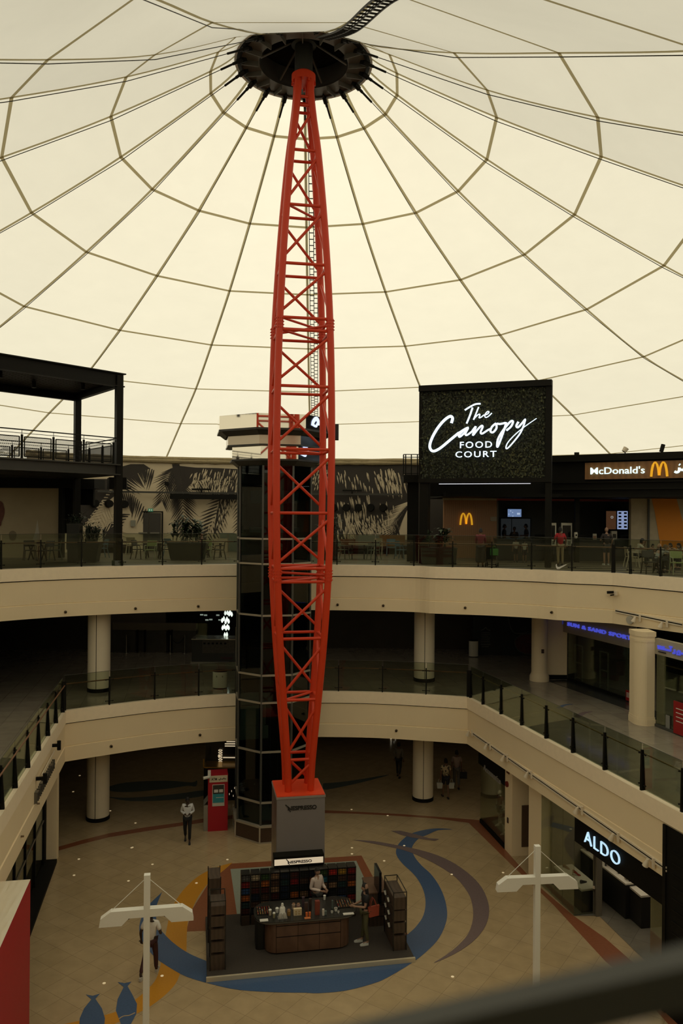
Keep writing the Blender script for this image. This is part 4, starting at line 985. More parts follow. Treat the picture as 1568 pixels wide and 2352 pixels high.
for nm, strokes in {'letter_t': [([(535, 360), (595, 322), (655, 293), (712, 288)], .07, None), ([(622, 330), (592, 420), (555, 510)], .075, None)],
    'letter_h': [([(690, 325), (660, 400), (632, 468)], .06, None), ([(634, 462), (672, 420), (700, 404), (702, 422), (694, 444), (712, 442), (750, 412)], .045, None)],
    'letter_e': [([(752, 418), (790, 402), (806, 378), (785, 378), (760, 412), (765, 440), (795, 432), (838, 392)], .045, None)],
    'letter_c': [([(385, 505), (398, 450), (368, 430), (300, 478), (225, 570), (165, 680), (143, 770), (178, 818), (255, 788), (375, 690), (470, 612)], .125, (1, .9))],
    'letter_a': [([(470, 612), (540, 568), (572, 556), (520, 590), (470, 640), (480, 658), (530, 615), (572, 560), (543, 620), (556, 640), (612, 602)], .08, None)],
    'letter_n': [([(612, 602), (658, 545), (625, 640), (680, 575), (722, 535), (735, 548), (712, 606), (730, 622), (790, 585), (820, 570)], .08, None)],
    'letter_o': [([(885, 506), (840, 545), (822, 595), (850, 608), (888, 565), (892, 515), (930, 515), (990, 502)], .085, None)],
    'letter_p': [([(1000, 495), (965, 610), (910, 755), (896, 760), (905, 690), (940, 620), (995, 545), (1050, 485), (1075, 490), (1050, 545), (1000, 588)], .085, None)],
    'letter_y': [([(1135, 490), (1112, 535), (1130, 552), (1172, 510), (1212, 466), (1165, 600), (1085, 710), (1015, 785), (996, 780), (1015, 725), (1090, 640), (1200, 548), (1338, 452)], .085, (1.1, .35))]}.items():
    m_ = MB()
    for pts, w_, tp in strokes:
        q = px_stroke(nm, pts, w_, taper=tp); m_.add(q.v, q.f)
    m_.build(nm, LET, t)
for txt, x0, x1, y0, y1 in (('FOOD', 1058, 1131.5, 1014, 1030.5), ('COURT', 1047.8, 1141.6, 1036, 1051.8)):
    (u0, v0), (u1, v1) = uvpix(FR, x0, y1), uvpix(FR, x1, y0); m_ = MB()
    put_text(m_, txt, (FR[0] + FR[3] * .19, FR[1], FR[2], FR[3]), u0, u1, v0, v1 + .0, .04, bold=.010, space=1.25); letters(m_, 'letter', LET, t)
# stair landing left of the sign
t = thing('stair_landing', 'small black steel landing with railing left of the leafy sign', 'landing', aty(945, 1105, 37.5))
a = aty(926, 1108, 37.5); b = aty(962, 1108, 37.5)
mb = MB(); mb.bb(a.x, b.x, 37.3, 38.6, a.z, a.z + .35); mb.build('slab', BLACK, t)
for px in (926, 931, 944, 958):
    q = aty(px, 1095, 37.5); mb = MB(); mb.beam(q, q + Vector((0, 0, 1.05)), .05, .05); mb.build('post', BLACK, t)
for h in (1.05, .92, .15):
    q0 = aty(926, 1095, 37.5); q1 = aty(962, 1095, 37.5); mb = MB(); mb.beam(q0 + Vector((0, 0, h)), q1 + Vector((0, 0, h)), .045, .035); mb.build('rail', BLACK, t)
mb = MB(); mb.prism([(a.x + .2, 37.6), (b.x, 37.6), (b.x, 38.4), (a.x + .4, 38.4)], ZU, a.z); q = mb.build('support', DARK, t)

# ------------------------------------------------------------------ fast food outlet on the right
YA = 41.0
WOOD = stripes('wood_panel', (.27, .135, .06), (.33, .165, .075), 3.0, 0, .5, 3.0)
CONC = mat('concrete_render', (.42, .36, .25), .8, vary=.2, scale=3)
def fwall(name, x0, y0, x1, y1, Y, th, m, base=True, label=None, cat=None):
    a = aty(x0, y1, Y); b = aty(x1, y0, Y); z0_ = ZU if base else a.z; mb = MB(); mb.bb(a.x, b.x, Y, Y + th, z0_, b.z); return struct(mb.build(name, m), label, cat)
wood_wall = fwall('wall_right', 1018, 1148, 1141, 1285, YA, .3, WOOD, True, 'wood panelled wall with the golden arches logo', 'wall')
fwall('trim_6', 1018, 1140.5, 1449, 1148.5, YA - .02, .34, CONC, False)
fwall('wall_right', 1448, 1138, 1640, 1300, 38.6, .3, CONC, True, 'concrete wall with an orange stripe right of the food counter', 'wall')
mb = MB(); mb.add([aty(x, y, 38.585) for x, y in [(1494, 1139), (1551, 1139), (1580, 1240), (1582, 1285), (1522, 1285), (1514, 1240), (1503, 1175)]], [list(range(7))]); struct(mb.build('trim_7', mat('orange_stripe', (.62, .22, .014), .6, vary=.06)))
fwall('trim_8', 1141, 1147.6, 1449, 1149.6, YA - .06, .04, mat('red_line', (.25, .02, .015), .5), False)
INT = mat('kitchen_grey', (.075, .075, .066), .6, vary=.1)
fwall('wall_kitchen', 1100, 1152, 1500, 1290, 44.2, .2, INT)
for px, nm in ((1142.5, 'wall_kitchen'), (1447, 'wall_kitchen')):
    a = aty(px, 1176, YA); mb = MB(); mb.bb(a.x - .04, a.x + .04, YA - (2.5 if px > 1400 else 0), 44.2, ZU, aty(px, 1148, YA).z); struct(mb.build(nm, INT))
mb = MB(); a = aty(1000, 1176, YA); b = aty(1700, 1176, YA); mb.bb(a.x, b.x, 37.2, 44.4, aty(1300, 1146, YA).z, aty(1300, 1140, YA).z + .02); struct(mb.build('ceiling_kitchen', DARK))
# header with sign
HL = aty(1266, 1176, 37.5); HRr = aty(1568, 1176, 34.3); HL.z = HRr.z = 0
hR = (HRr - HL).normalized(); hN = Vector((hR.y, -hR.x, 0)); HE = HL + hR * 12; hang = math.atan2(hR.y, hR.x)
t = thing('food_outlet_header', 'black header box above the burger counter carrying the wooden name board', 'header', (HL.x, HL.y, 14))
mb = MB(); c = (HL + HE) / 2 - hN * .4; mb.box((c.x, c.y, (13.82 + 15.55) / 2), ((HE - HL).length, .8, 1.73), hang); mb.build('box', DARK, t)
a = aty(985, 1176, 38.2); b = aty(1272, 1176, 38.2); mb = MB(); mb.bb(a.x, b.x, 38.1, 38.4, 13.86, 15.2); mb.build('side_lintel', DARK, t)
mb = MB(); a = HL + hN * .04; b = HE + hN * .04; mb.beam((a.x, a.y, 15.62), (b.x, b.y, 15.62), .5, .3); mb.build('top_edge', BLACK, t)
mb = MB(); 
for z in (13.86, 14.2, 14.52): mb.beam((a.x, a.y, z), (b.x, b.y, z), .12, .06)
mb.build('lower_rail', BLACK, t)
HF = (HL, hR, Vector((0, 0, 1)), hN)
u0, v0 = uvpix(HF, 1345.3, 1101.7); u1, v1 = uvpix(HF, 1345.3, 1063.7)
BO = HL + hN * .12
mb = MB(); a = BO + hR * u0; b = BO + hR * (u0 + 7.5); mb.beam((a.x, a.y, (v0 + v1) / 2), (b.x, b.y, (v0 + v1) / 2), .1, v1 - v0)
board = mb.build('name_board', stripes('board_wood', (.20, .095, .03), (.26, .125, .04), 2.0, math.radians(90), .5, 4), t)
HF2 = (BO + hN * .06, hR, Vector((0, 0, 1)), hN)
YEL = mat('arch_yellow', (.75, .34, .02), .4, vary=0, emit=(1, .50, .02), estr=.48)
CYW = mat('sign_white_glow', (.8, .92, .92), .4, vary=0, emit=(.72, .97, 1.0), estr=.92)
def arches(name, fr, x0, x1, y0, y1, m, parent, w=None):
    (a, b), (c, d) = uvpix(fr, x0, y1), uvpix(fr, x1, y0); Wd, Hh = c - a, d - b; w = w or Wd * .115
    mb = MB()
    L = [(.05, 0), (.09, .45), (.17, .84), (.27, .965), (.36, .86), (.44, .55), (.485, .08)]
    for s_ in (0, 1):
        pts = [(x if not s_ else 1 - x, y) for x, y in L]
        q = smoothpath(pts, 6); n = len(q)
        ww = [w * (1.15 if i < n * .3 else (.85 if i < n * .65 else 1.05)) for i in range(n)]
        ribbon(mb, [fr[0] + fr[1] * (a + p[0] * Wd) + fr[2] * (b + p[1] * Hh) + fr[3] * .02 for p in q], ww, fr[3], .05)
    return mb.build(name, m, parent)
arches('arches_logo', HF2, 1493.5, 1534.5, 1060.3, 1095, YEL, t)
(u0, v0), (u1, v1) = uvpix(HF2, 1356, 1089.8), uvpix(HF2, 1480.5, 1070.5); m_ = MB(); put_text(m_, "McDonald's", HF2, u0, u1, v0, v1, .06, bold=.004); letters(m_, 'letter', CYW, t)
m_ = MB()
def pst(pts, w, fr=None, sm=True): stroke(m_, fr or HF2, [uvpix(fr or HF2, x, y) for x, y in pts], w, .05, .01, 6, sm)
pst([(1549, 1083), (1554, 1085), (1559, 1082), (1560, 1074)], .10); pst([(1559.5, 1066.5), (1561.5, 1068)], .09); pst([(1563, 1079), (1570, 1079), (1573, 1072), (1580, 1079), (1600, 1079)], .10)
m_.build('arabic_lettering', CYW, t)
a = aty(1324.5, 1176, 38.2); mb = MB(); mb.bb(a.x - .1, a.x + .1, 38.1, 38.3, ZU, 14); tag(mb.build('outlet_post', BLACK), 'slim black post in front of the burger counter, right of the order kiosks', 'post')
fr_w = (aty(1070, 1190, YA - .02), Vector((1, 0, 0)), Vector((0, 0, 1)), Vector((0, -1, 0)))
al = arches('arches_sign', fr_w, 1055, 1085, 1178.5, 1205.5, YEL, None); tag(al, 'yellow double-arch logo on the wood panelled wall', 'sign')
mb = MB(); prect(mb, 1126, 1187, 1140, 1197, YA - .06, .04); tag(mb.build('notice_plate', mat('plate_cream', (.30, .25, .17), .5)), 'small pale notice plate on the wood wall beside the order hatch', 'sign')
def floodlight(px, py, lab, k):
    q = aty(px, py, 37.2 - (px - 1266) * .0098); t2 = thing('floodlight', lab, 'floodlight', q, 0, 'floodlights on the outlet header')
    mb = MB()
    if k == 0: mb.box(q + Vector((0, 0, .14)), (.22, .14, .2), -.3)
    elif k == 1: mb.tube([q + Vector((-.06, 0, .16)), q + Vector((.05, 0, .32))], [.10, .13], 12)
    else: mb.tube([q + Vector((-.04, 0, .1)), q + Vector((.05, 0, .42))], .09, 12)
    mb.build('lamp_head', CREAMW if k == 1 else BLACK, t2)
    mb = MB(); mb.box(q + Vector((0, 0, 0)), (.3, .1, .05), hang); mb.beam(q, q + Vector((0, 0, .16)), .04, .03); mb.build('bracket', BLACK, t2)
floodlight(1324, 1051, 'square black floodlight on the outlet header above the order kiosks', 0)
floodlight(1435, 1045.5, 'pale round spotlight on the outlet header above the glowing name', 1)
floodlight(1520, 1043, 'black tubular floodlight on the outlet header above the arches', 2)
# counter, hatch, screens
a = aty(1141, 1176, 39.2); b = aty(1446, 1176, 39.2)
t = thing('service_counter', 'long dark service counter of the burger outlet', 'counter', (a.x, 39.2, ZU))
mb = MB(); mb.bb(a.x, b.x, 39.2, 39.9, ZU, ZU + 1.0); mb.build('front', mat('counter_dark', (.022, .022, .02), .4), t)
mb = MB(); mb.bb(a.x - .02, b.x, 39.12, 39.95, ZU + 1.0, ZU + 1.06); mb.build('worktop', mat('worktop_dark', (.04, .04, .036), .3), t)
SCRB = mat('screen_blue', (.1, .15, .25), .2, vary=.3, scale=6, emit=(.22, .34, .62), estr=.55)
t = thing('menu_screen', 'small blue menu screen over the order hatch', 'screen', aty(1180, 1188, 43.5))
mb = MB(); prect(mb, 1163, 1167.5, 1199, 1189, 43.6, .06); mb.build('bezel', BLACK, t)
mb = MB(); prect(mb, 1165.5, 1169.5, 1197, 1187, 43.59, .01); sc_ = mb.build('display', SCRB, t)
mb = MB()
for x, y, w_, h in ((1171.5, 1172.5, 2, 2), (1176, 1176, 2, 2), (1167.5, 1180, 2, 2), (1176.5, 1184.5, 2, 2), (1187, 1178, 7, 4)): prect(mb, x, y, x + w_, y + h, 43.58, .008)
mb.build('menu_items', mat('menu_white', (.6, .7, .8), .4, vary=0, emit=(.6, .75, 1), estr=.6), sc_)
mb = MB(); prect(mb, 1150, 1191, 1218, 1252, 43.95, .05); hatch = tag(mb.build('kitchen_hatch', mat('hatch_pale', (.10, .11, .11), .5, emit=(.25, .31, .36), estr=.03)), 'pale lit kitchen hatch below the small blue screen', 'hatch')
mb = MB(); prect(mb, 1148.5, 1190, 1150, 1252, 43.9, .06); prect(mb, 1217.5, 1190, 1219, 1252, 43.9, .06); prect(mb, 1148.5, 1189.5, 1219, 1191, 43.9, .06); prect(mb, 1174, 1190, 1175.5, 1252, 43.9, .06); mb.build('hatch_frame', DARK, hatch)
t = thing('menu_board', 'lit menu board pair above the till, one brown and one blue', 'menu board', aty(1416, 1217, 40.9))
mb = MB(); prect(mb, 1389, 1171.5, 1446, 1218, 40.95, .08); mb.build('bezel', BLACK, t)
mb = MB(); prect(mb, 1391.5, 1174, 1414.5, 1215.5, 40.94, .008); mb.build('brown_panel', mat('menu_brown', (.07, .035, .02), .3, vary=.5, scale=3, emit=(.10, .045, .02), estr=.5), t)
mb = MB(); prect(mb, 1417, 1174, 1441, 1215.5, 40.94, .008); mp_ = mb.build('blue_panel', mat('menu_blue', (.2, .25, .4), .3, emit=(.30, .38, .62), estr=.7), t)
for r_ in range(5):
    for c_ in range(2):
        x = 1420 + c_ * 12.5; y = 1176.5 + r_ * 7.9; mb = MB(); prect(mb, x, y, x + 6.5, y + 4, 40.925, .006); mb.build('menu_item', mat('menu_item_dark', (.04, .025, .02), .5), mp_)
m_ = MB(); ring_ = [(1405 + 2.4 * math.cos(k), 1188 + 2.4 * math.sin(k)) for k in [i * pi / 6 for i in range(13)]]
fr_m = (aty(1405, 1188, 40.93), Vector((1, 0, 0)), Vector((0, 0, 1)), Vector((0, -1, 0))); stroke(m_, fr_m, [uvpix(fr_m, x, y) for x, y in ring_], .03, .01); m_.build('round_badge', mat('badge_white', (.5, .5, .5), .4, emit=(.6, .6, .6), estr=.4), t)
WHK = mat('kiosk_white', (.55, .53, .43), .4)
for i, (x0, x1, lab) in enumerate(((1252, 1276, 'white self-order kiosk half hidden behind the sign post'), (1288, 1312.5, 'white self-order kiosk right of the man in red'))):
    c = aty((x0 + x1) / 2, 1176, 38.6); t = thing('order_kiosk', lab, 'order kiosk', (c.x, 38.6, ZU), 0, 'self-order kiosks'); w_ = .26; H = aty(x0, 1201, 38.6).z - ZU
    mb = MB(); mb.bb(-.2, .2, -.05, .25, 0, .35); mb.bb(-.12, .12, 0, .12, .35, .9); mb.build('stand', BLACK, t, world=False)
    mb = MB(); mb.bb(-w_, w_, -.08, 0, .78, H); mb.build('body', WHK, t, world=False)
    mb = MB(); mb.bb(-w_ + .06, w_ - .06, -.09, -.07, 1.08, H - .12); mb.build('screen', SCR, t, world=False)
    mb = MB(); mb.bb(-w_ + .06, -w_ + .2, -.10, -.08, .85, 1.0); mb.bb(w_ - .2, w_ - .08, -.10, -.08, .93, .97); mb.bb(w_ - .2, w_ - .08, -.10, -.08, .84, .88); mb.build('payment_unit', BLACK, t, world=False)
mb = MB(); q = aty(1322, 1230, 38.0); mb.lathe([(.05, q.z - .14), (.08, q.z - .08), (.09, q.z + .1), (.07, q.z + .16)], 12, (q.x, q.y)); dsp = tag(mb.build('sanitizer_dispenser', WHK, None, True), 'small white sanitizer dispenser on the slim black post', 'dispenser')
mb = MB(); mb.sphere((q.x, q.y - .07, q.z + .02), .045, 8); mb.build('nozzle', BLACK, dsp)
def counter_item(name, px, w_, d, h, m, lab, cat):
    c = aty(px, 1176, 39.35); mb = MB(); mb.bb(c.x - w_ / 2, c.x + w_ / 2, 39.35, 39.35 + d, ZU + 1.06, ZU + 1.06 + h); return tag(mb.build(name, m), lab, cat)
e = counter_item('leaflet_holder', 1366, .18, .1, .28, WHK, 'pale leaflet holder on the burger counter left of the man in dark shirt', 'holder')
c = aty(1366, 1176, 39.34); mb = MB(); mb.bb(c.x - .07, c.x + .07, 39.335, 39.35, ZU + 1.08, ZU + 1.24); mb.build('leaflet', mat('leaflet_orange', (.3, .16, .08), .5), e)
e = counter_item('card_till', 1411, .26, .2, .42, WHK, 'white till on the burger counter right of the man in dark shirt', 'till'); c = aty(1411, 1176, 39.34); mb = MB(); mb.bb(c.x - .08, c.x + .08, 39.335, 39.35, ZU + 1.14, ZU + 1.34); mb.build('screen', SCR, e)
counter_item('till_screen', 1240, .5, .12, .22, BLACK, 'wide black till screen on the burger counter left of the sign post', 'till')
counter_item('till_screen', 1335, .4, .12, .22, BLACK, 'black till screen on the burger counter under the dispenser', 'till')
counter_item('till_screen', 1434, .4, .12, .2, BLACK, 'black till screen at the right end of the burger counter', 'till')
c = aty(1425, 1176, 39.5); mb = MB(); mb.lathe([(.03, ZU + 1.06), (.03, ZU + 1.14), (.008, ZU + 1.16), (.008, ZU + 1.22)], 8, (c.x, 39.5)); tag(mb.build('sauce_bottle', WHK), 'small white pump bottle on the burger counter right of the white till', 'bottle')
# pale swoosh shape laid flat against the railing glass
q0 = at_px(up_back + UP_R[:3], ZU, 1290); fd = (Vector((q0[0], q0[1], 0)) + Vector((0, -.03, 0)), Vector((1, -.06, 0)).normalized(), Vector((0, 0, 1)), Vector((0, -1, 0)))
m_ = MB(); pts = [(1276, 1297), (1276.5, 1303), (1279, 1307), (1284, 1307), (1311, 1291), (1284, 1302), (1280, 1302), (1278.5, 1299), (1278.5, 1295)]
m_.add([fd[0] + fd[1] * u + fd[2] * v for u, v in [uvpix(fd, x, y) for x, y in pts]], [list(range(len(pts)))]); tag(m_.build('swoosh_mark', mat('swoosh_white', (.62, .62, .58), .5)), 'pale swoosh mark on the upper glass railing under the man in red', 'decal')
# ------------------------------------------------------------------ coffee kiosk on the ground floor
KA = math.radians(10.4); KO = atz(475, 2254, .0); KU = Vector((math.cos(KA), math.sin(KA), 0)); KV = Vector((-KU.y, KU.x, 0)); PZ = .12
def K(u, v, z=0.0): return Vector((KO.x, KO.y, 0)) + KU * u + KV * v + Vector((0, 0, z))
def kuv(px, py, z=PZ):
    d = atz(px, py, z) - Vector((KO.x, KO.y, 0)); return d.dot(KU), d.dot(KV)
KM = Matrix.Translation((KO.x, KO.y, 0)) @ Matrix.Rotation(KA, 4, 'Z')
def kmb(): m_ = MB(); m_.M = KM; return m_
PW_ = kuv(950, 2206, 0)[0]
t = thing('kiosk_platform', 'dark carpeted platform with pale metal front edge under the coffee kiosk', 'platform', K(0, 0))
mb = kmb(); mb.bb(0, PW_, .0, 3.35, .0, PZ); mb.build('carpet_deck', mat('carpet_dark', (.045, .036, .028), .9, vary=.25, scale=30), t)
mb = kmb(); mb.bb(-.02, PW_ + .02, -.07, 0, 0, PZ + .01); mb.build('edge_strip', mat('edge_metal', (.55, .48, .34), .35, .2), t)
# box round the mast foot
BX = mat('box_grey', (.195, .175, .17), .55, vary=.05)
t = thing('mast_plinth', 'tall grey box round the mast foot with the coffee brand in black letters', 'plinth', (CX, CY, 0), MRZ)
hw = .785
mb = MB(); mb.bb(-hw, hw, -hw, hw, .0, 3.78); mb.build('cladding', BX, t, world=False)
mb = MB(); mb.bb(-hw - .01, -hw, -hw + .02, hw - .02, .3, 3.74); mb.build('side_panel', stripes('side_wood', (.10, .07, .05), (.17, .14, .12), .9, 0, .3, 6), t, world=False)
mb = MB(); mb.bb(-hw - .02, hw + .02, -hw - .02, hw + .02, 3.76, 3.83); mb.build('metal_rim', mat('rim_grey', (.30, .27, .25), .4, .3), t, world=False)
mb = MB(); mb.bb(-hw, hw, -hw, hw, 3.83, 3.86); mb.build('red_lid', mat('red_lid_paint', (.72, .06, .015), .4, vary=.05), t, world=False)
PF = (Vector((CX, CY, 0)) + Matrix.Rotation(MRZ, 3, 'Z') @ Vector((0, -hw - .004, 0)), KU, Vector((0, 0, 1)), -KV)
INK = mat('black_ink', (.012, .011, .010), .5)
(u0, v0), (u1, v1) = uvpix(PF, 655, 1863.5), uvpix(PF, 727, 1847.5); m_ = MB(); put_text(m_, 'NESPRESSO', PF, u0 + .08, u1, v0 + .02, v1 - .01, .015, bold=.022, space=.95)
stroke(m_, PF, [(u0, v0 + .21), (u0 + .06, v0 + .16), (u0 + .12, v0 + .06), (u0 + .17, v0 - .03)], .03, .015); m_.build('brand_lettering', INK, t)
t2 = thing('light_box_sign', 'cream light box with the coffee brand name over the capsule wall', 'sign', PF[0] + Vector((0, 0, 1.6)))
PS = (PF[0] + PF[3] * .40, PF[1], PF[2], PF[3])
(u0, v0), (u1, v1) = uvpix(PS, 630, 1989), uvpix(PS, 742, 1966)
def kbox(fr, u0, u1, v0, v1, d0, d1, m_=None):
    m_ = m_ or MB(); O, R, U, N = fr; vs = [O + R * u + U * v + N * d for d in (d0, d1) for u, v in ((u0, v0), (u1, v0), (u1, v1), (u0, v1))]
    return m_.add(vs, [(3, 2, 1, 0), (4, 5, 6, 7), (0, 1, 5, 4), (1, 2, 6, 5), (2, 3, 7, 6), (3, 0, 4, 7)])
kbox(PS, u0 - .02, u1 + .03, v0 - .05, v1 + .06, -.385, -.01).build('frame', BLACK, t2)
LBX = mat('light_box_cream', (.7, .6, .45), .5, vary=0, emit=(1, .82, .58), estr=.42)
kbox(PS, u0, u1, v0, v1 - .02, -.01, .0).build('lit_panel', LBX, t2)
LF = (PS[0] + PS[3] * .001, PF[1], PF[2], PF[3]); (a0, b0), (a1, b1) = uvpix(LF, 657, 1985), uvpix(LF, 716, 1973.5)
m_ = MB(); put_text(m_, 'NESPRESSO', LF, a0 + .05, a1, b0 + .01, b1, .01, bold=.025, space=.95); stroke(m_, LF, [(a0, b0 + .16), (a0 + .05, b0 + .10), (a0 + .10, b0 - .02)], .025, .01); m_.build('brand_lettering', INK, t2)

# capsule racks
def vtile(name, c, size=.087):
    if name in MATS: return MATS[name]
    m = tile(name, c, tuple(v * .8 for v in c), tuple(v * .15 for v in c), size, 0, .5, .3, .012)
    for nd in m.node_tree.nodes:
        if nd.type == 'MAPPING': nd.inputs['Rotation'].default_value = (-pi / 2, 0, 0)
    return m
CLR = {'dark': (.02, .02, .018), 'red': (.30, .02, .02), 'bright red': (.6, .035, .025), 'orange': (.50, .13, .025), 'yellow': (.55, .30, .04), 'tan': (.30, .17, .09), 'brown': (.10, .05, .03), 'maroon': (.09, .02, .016), 'blue': (.03, .08, .20), 'navy': (.015, .022, .045), 'cyan': (.04, .20, .28), 'green': (.05, .10, .03), 'cream': (.60, .48, .30), 'grey': (.14, .13, .12), 'pale grey': (.38, .36, .33), 'teal': (.02, .05, .05)}
ROWS = [['grey', 'red', 'blue', 'orange', 'teal', 'maroon'], ['cream', 'brown', 'maroon', 'navy', 'brown', 'dark'], ['green', 'orange', 'maroon', 'brown', 'tan', 'dark'], ['tan', 'brown', 'tan', 'maroon', 'maroon', 'dark'], ['navy', 'teal', 'navy', 'navy', 'teal', 'dark'], ['maroon', 'red', 'dark', 'orange', 'brown', 'green'], ['dark', 'brown', 'dark', 'tan', 'maroon', 'dark'], ['navy', 'orange', 'brown', 'red', 'maroon', 'dark'], ['green', 'cyan', 'tan', 'maroon', 'brown', 'dark'], ['bright red', 'dark', 'tan', 'dark', 'pale grey', 'dark'], ['yellow', 'brown', 'teal', 'navy', 'blue', 'dark'], ['red', 'maroon', 'orange', 'dark', 'red', 'brown']]
uw, vw = kuv(552, 2127); uw2 = kuv(817, 1986, 1.71)[0]; pit = (uw2 - uw) / 12
ORD = ['first', 'second', 'third', 'fourth', 'fifth', 'sixth', 'seventh', 'eighth', 'ninth', 'tenth', 'eleventh', 'last']
RW = ['top', 'second', 'third', 'fourth', 'fifth', 'bottom']
RKM = mat('rack_black', (.013, .012, .010), .4)
for i in range(12):
    o = K(uw + pit * (i + .5), vw, PZ)
    tk = thing('capsule_rack', 'tall narrow black capsule rack, %s from the left behind the kiosk counter' % ORD[i], 'rack', o, KA, 'capsule racks of the coffee kiosk')
    w_ = pit * .5 - .02
    for s_ in (-1, 1):
        mb = MB(); mb.bb(s_ * w_ - .008, s_ * w_ + .008, .02, .36, .0, 1.56); mb.build('side_panel', RKM, tk, world=False)
    mb = MB(); mb.bb(-w_ + .008, w_ - .008, .32, .36, 0, 1.56); mb.build('back_panel', RKM, tk, world=False)
    mb = MB(); mb.bb(-w_ - .008, w_ + .008, .0, .36, 1.56, 1.59); mb.build('top', RKM, tk, world=False)
    mb = MB(); mb.bb(-w_ + .008, w_ - .008, .0, .32, .0, .29); mb.build('drawer', mat('rack_wood', (.045, .028, .018), .5), tk, world=False)
    for r_ in range(6):
        z = 1.56 - .207 * (r_ + 1); c_ = ROWS[i][r_]
        mb = MB(); mb.bb(-w_ + .01, w_ - .01, .03, .30, z + .012, z + .175)
        b_ = mb.build('capsule_sleeves', vtile('sleeves_' + c_.replace(' ', '_'), tuple(.75 * v for v in CLR[c_])), None, world=False); b_.location = o; b_.rotation_euler = (0, 0, KA)
        tag(b_, '%s block of coffee sleeves, %s row of the %s rack from the left' % (c_, RW[r_], ORD[i]), 'coffee sleeves', 'coffee sleeves in the capsule racks')
        if r_ < 5:
            mb = MB(); mb.bb(-w_ + .008, w_ - .008, .02, .32, z - .002, z + .010); mb.build('shelf', RKM, tk, world=False)

# counter
cu0, cv0 = kuv(634, 2193.6); cu1, _ = kuv(781, 2177.5)
def rrect(u0, u1, v0, v1, r, n=8):
    pts = []
    for cx, cy, a0 in ((u1 - r, v0 + r, -pi / 2), (u1 - r, v1 - r, 0), (u0 + r, v1 - r, pi / 2), (u0 + r, v0 + r, pi)):
        pts += [(cx + r * math.cos(a0 + pi / 2 * k / n), cy + r * math.sin(a0 + pi / 2 * k / n)) for k in range(n + 1)]
    return pts
CWOOD = stripes('counter_wood', (.10, .052, .03), (.135, .072, .042), 2.5, math.radians(90), .45, 5)
rb = .36; bu0, bu1 = cu0 - rb * .85, cu1 + rb * .85
t = thing('kiosk_counter', 'rounded wooden coffee counter with dark stone top in the kiosk', 'counter', K((bu0 + bu1) / 2, cv0 + .5, PZ))
mb = kmb(); mb.prism(rrect(bu0, bu1, cv0, cv0 + 1.0, rb), PZ + .05, PZ + .94); mb.build('base', CWOOD, t)
mb = kmb(); mb.prism(rrect(bu0 + .05, bu1 - .05, cv0 + .04, cv0 + .96, rb), PZ, PZ + .06); mb.build('kick_plate', DARK, t)
third = (cu1 - cu0) / 3
for z in (.50, .82):
    mb = kmb(); mb.bb(cu0, cu1, cv0 - .006, cv0 + .002, PZ + z, PZ + z + .018); mb.build('drawer_gap', DARK, t)
for k in range(4):
    mb = kmb(); mb.bb(cu0 + third * k - .005, cu0 + third * k + .005, cv0 - .005, cv0 + .002, PZ + .06, PZ + .92); mb.build('panel_joint', DARK, t)
tl, _ = kuv(582.5, 2095, PZ + 1.0); tr, _ = kuv(820, 2090, PZ + 1.0)
ct0, ct1 = cv0 - .10, cv0 + 1.18
TOPZ = PZ + 1.0
mb = kmb(); mb.prism(rrect(tl, tr, ct0, ct1, .5), PZ + .94, TOPZ); mb.build('stone_top', mat('stone_top', (.022, .021, .018), .25, vary=.2, scale=10), t)
mb = kmb(); q = rrect(tl - .006, tr + .006, ct0 - .006, ct1 + .006, .5); q2 = q + [q[0]]
mb.sweep(q2, [(0, PZ + .955), (0, PZ + .985)]); mb.build('top_rim', mat('rim_light', (.12, .11, .09), .3, .4), t)
mb = kmb(); mb.prism(rrect(tl + .05, bu0 + .05, cv0 + .35, cv0 + .95, .1), PZ, PZ + .94); mb.build('leg_panel', RKM, t)
# things on the counter
def ctop(px, py): return kuv(px, py, TOPZ)
def cthing(name, label, cat, px, py, group=None):
    u, v = ctop(px, py); return thing(name, label, cat, K(u, v, TOPZ), KA, group)
PAPER = mat('paper_white', (.62, .60, .54), .5); CUPW = mat('cup_white', (.66, .66, .60), .3)
def small_box(name, label, cat, px, py, d, m, parent=None, group=None, dx=0, dy=0, rz=0):
    u, v = ctop(px, py); mb = MB(); mb.box((0, 0, d[2] / 2), d); o = mb.build(name, m, None, world=False); o.location = K(u + dx, v + dy, TOPZ); o.rotation_euler = (0, 0, KA + rz); return tag(o, label, cat, group)
small_box('notice_card', 'white notice card on the kiosk counter, left front corner', 'card', 606, 2114, (.24, .14, .012), PAPER)
small_box('notice_card', 'white notice card on the kiosk counter in front of the capsule tray at right', 'card', 800, 2099, (.32, .12, .012), PAPER)
def captray(px, py, w_, d_, n, m_, lab, seed):
    tt = cthing('capsule_tray', lab, 'tray', px, py)
    mb = MB(); mb.bb(-w_ / 2, w_ / 2, -d_ / 2, d_ / 2, 0, .025); mb.build('tray', mat('tray_black', (.012, .011, .010), .3), tt, world=False)
    random.seed(seed); cols = ['capsule_gold', 'capsule_copper', 'capsule_red', 'capsule_brown', 'capsule_silver']
    cc = [(.45, .28, .10), (.40, .16, .07), (.32, .03, .02), (.14, .08, .05), (.45, .42, .36)]
    for a in range(n):
        for b in range(m_):
            k = random.randrange(5); mb = MB(); mb.lathe([(.018, .025), (.014, .045), (.004, .052)], 8, (-w_ / 2 + w_ * (a + .5) / n, -d_ / 2 + d_ * (b + .5) / m_)); mb.build('capsule', mat(cols[k], cc[k], .25, .6, vary=0), tt, world=False)
captray(605, 2093, .42, .46, 6, 6, 'black tray of small capsules at the left end of the kiosk counter', 4)
captray(790, 2076, .48, .50, 6, 6, 'black tray of shiny coffee capsules beside the woman with the red bag', 5)
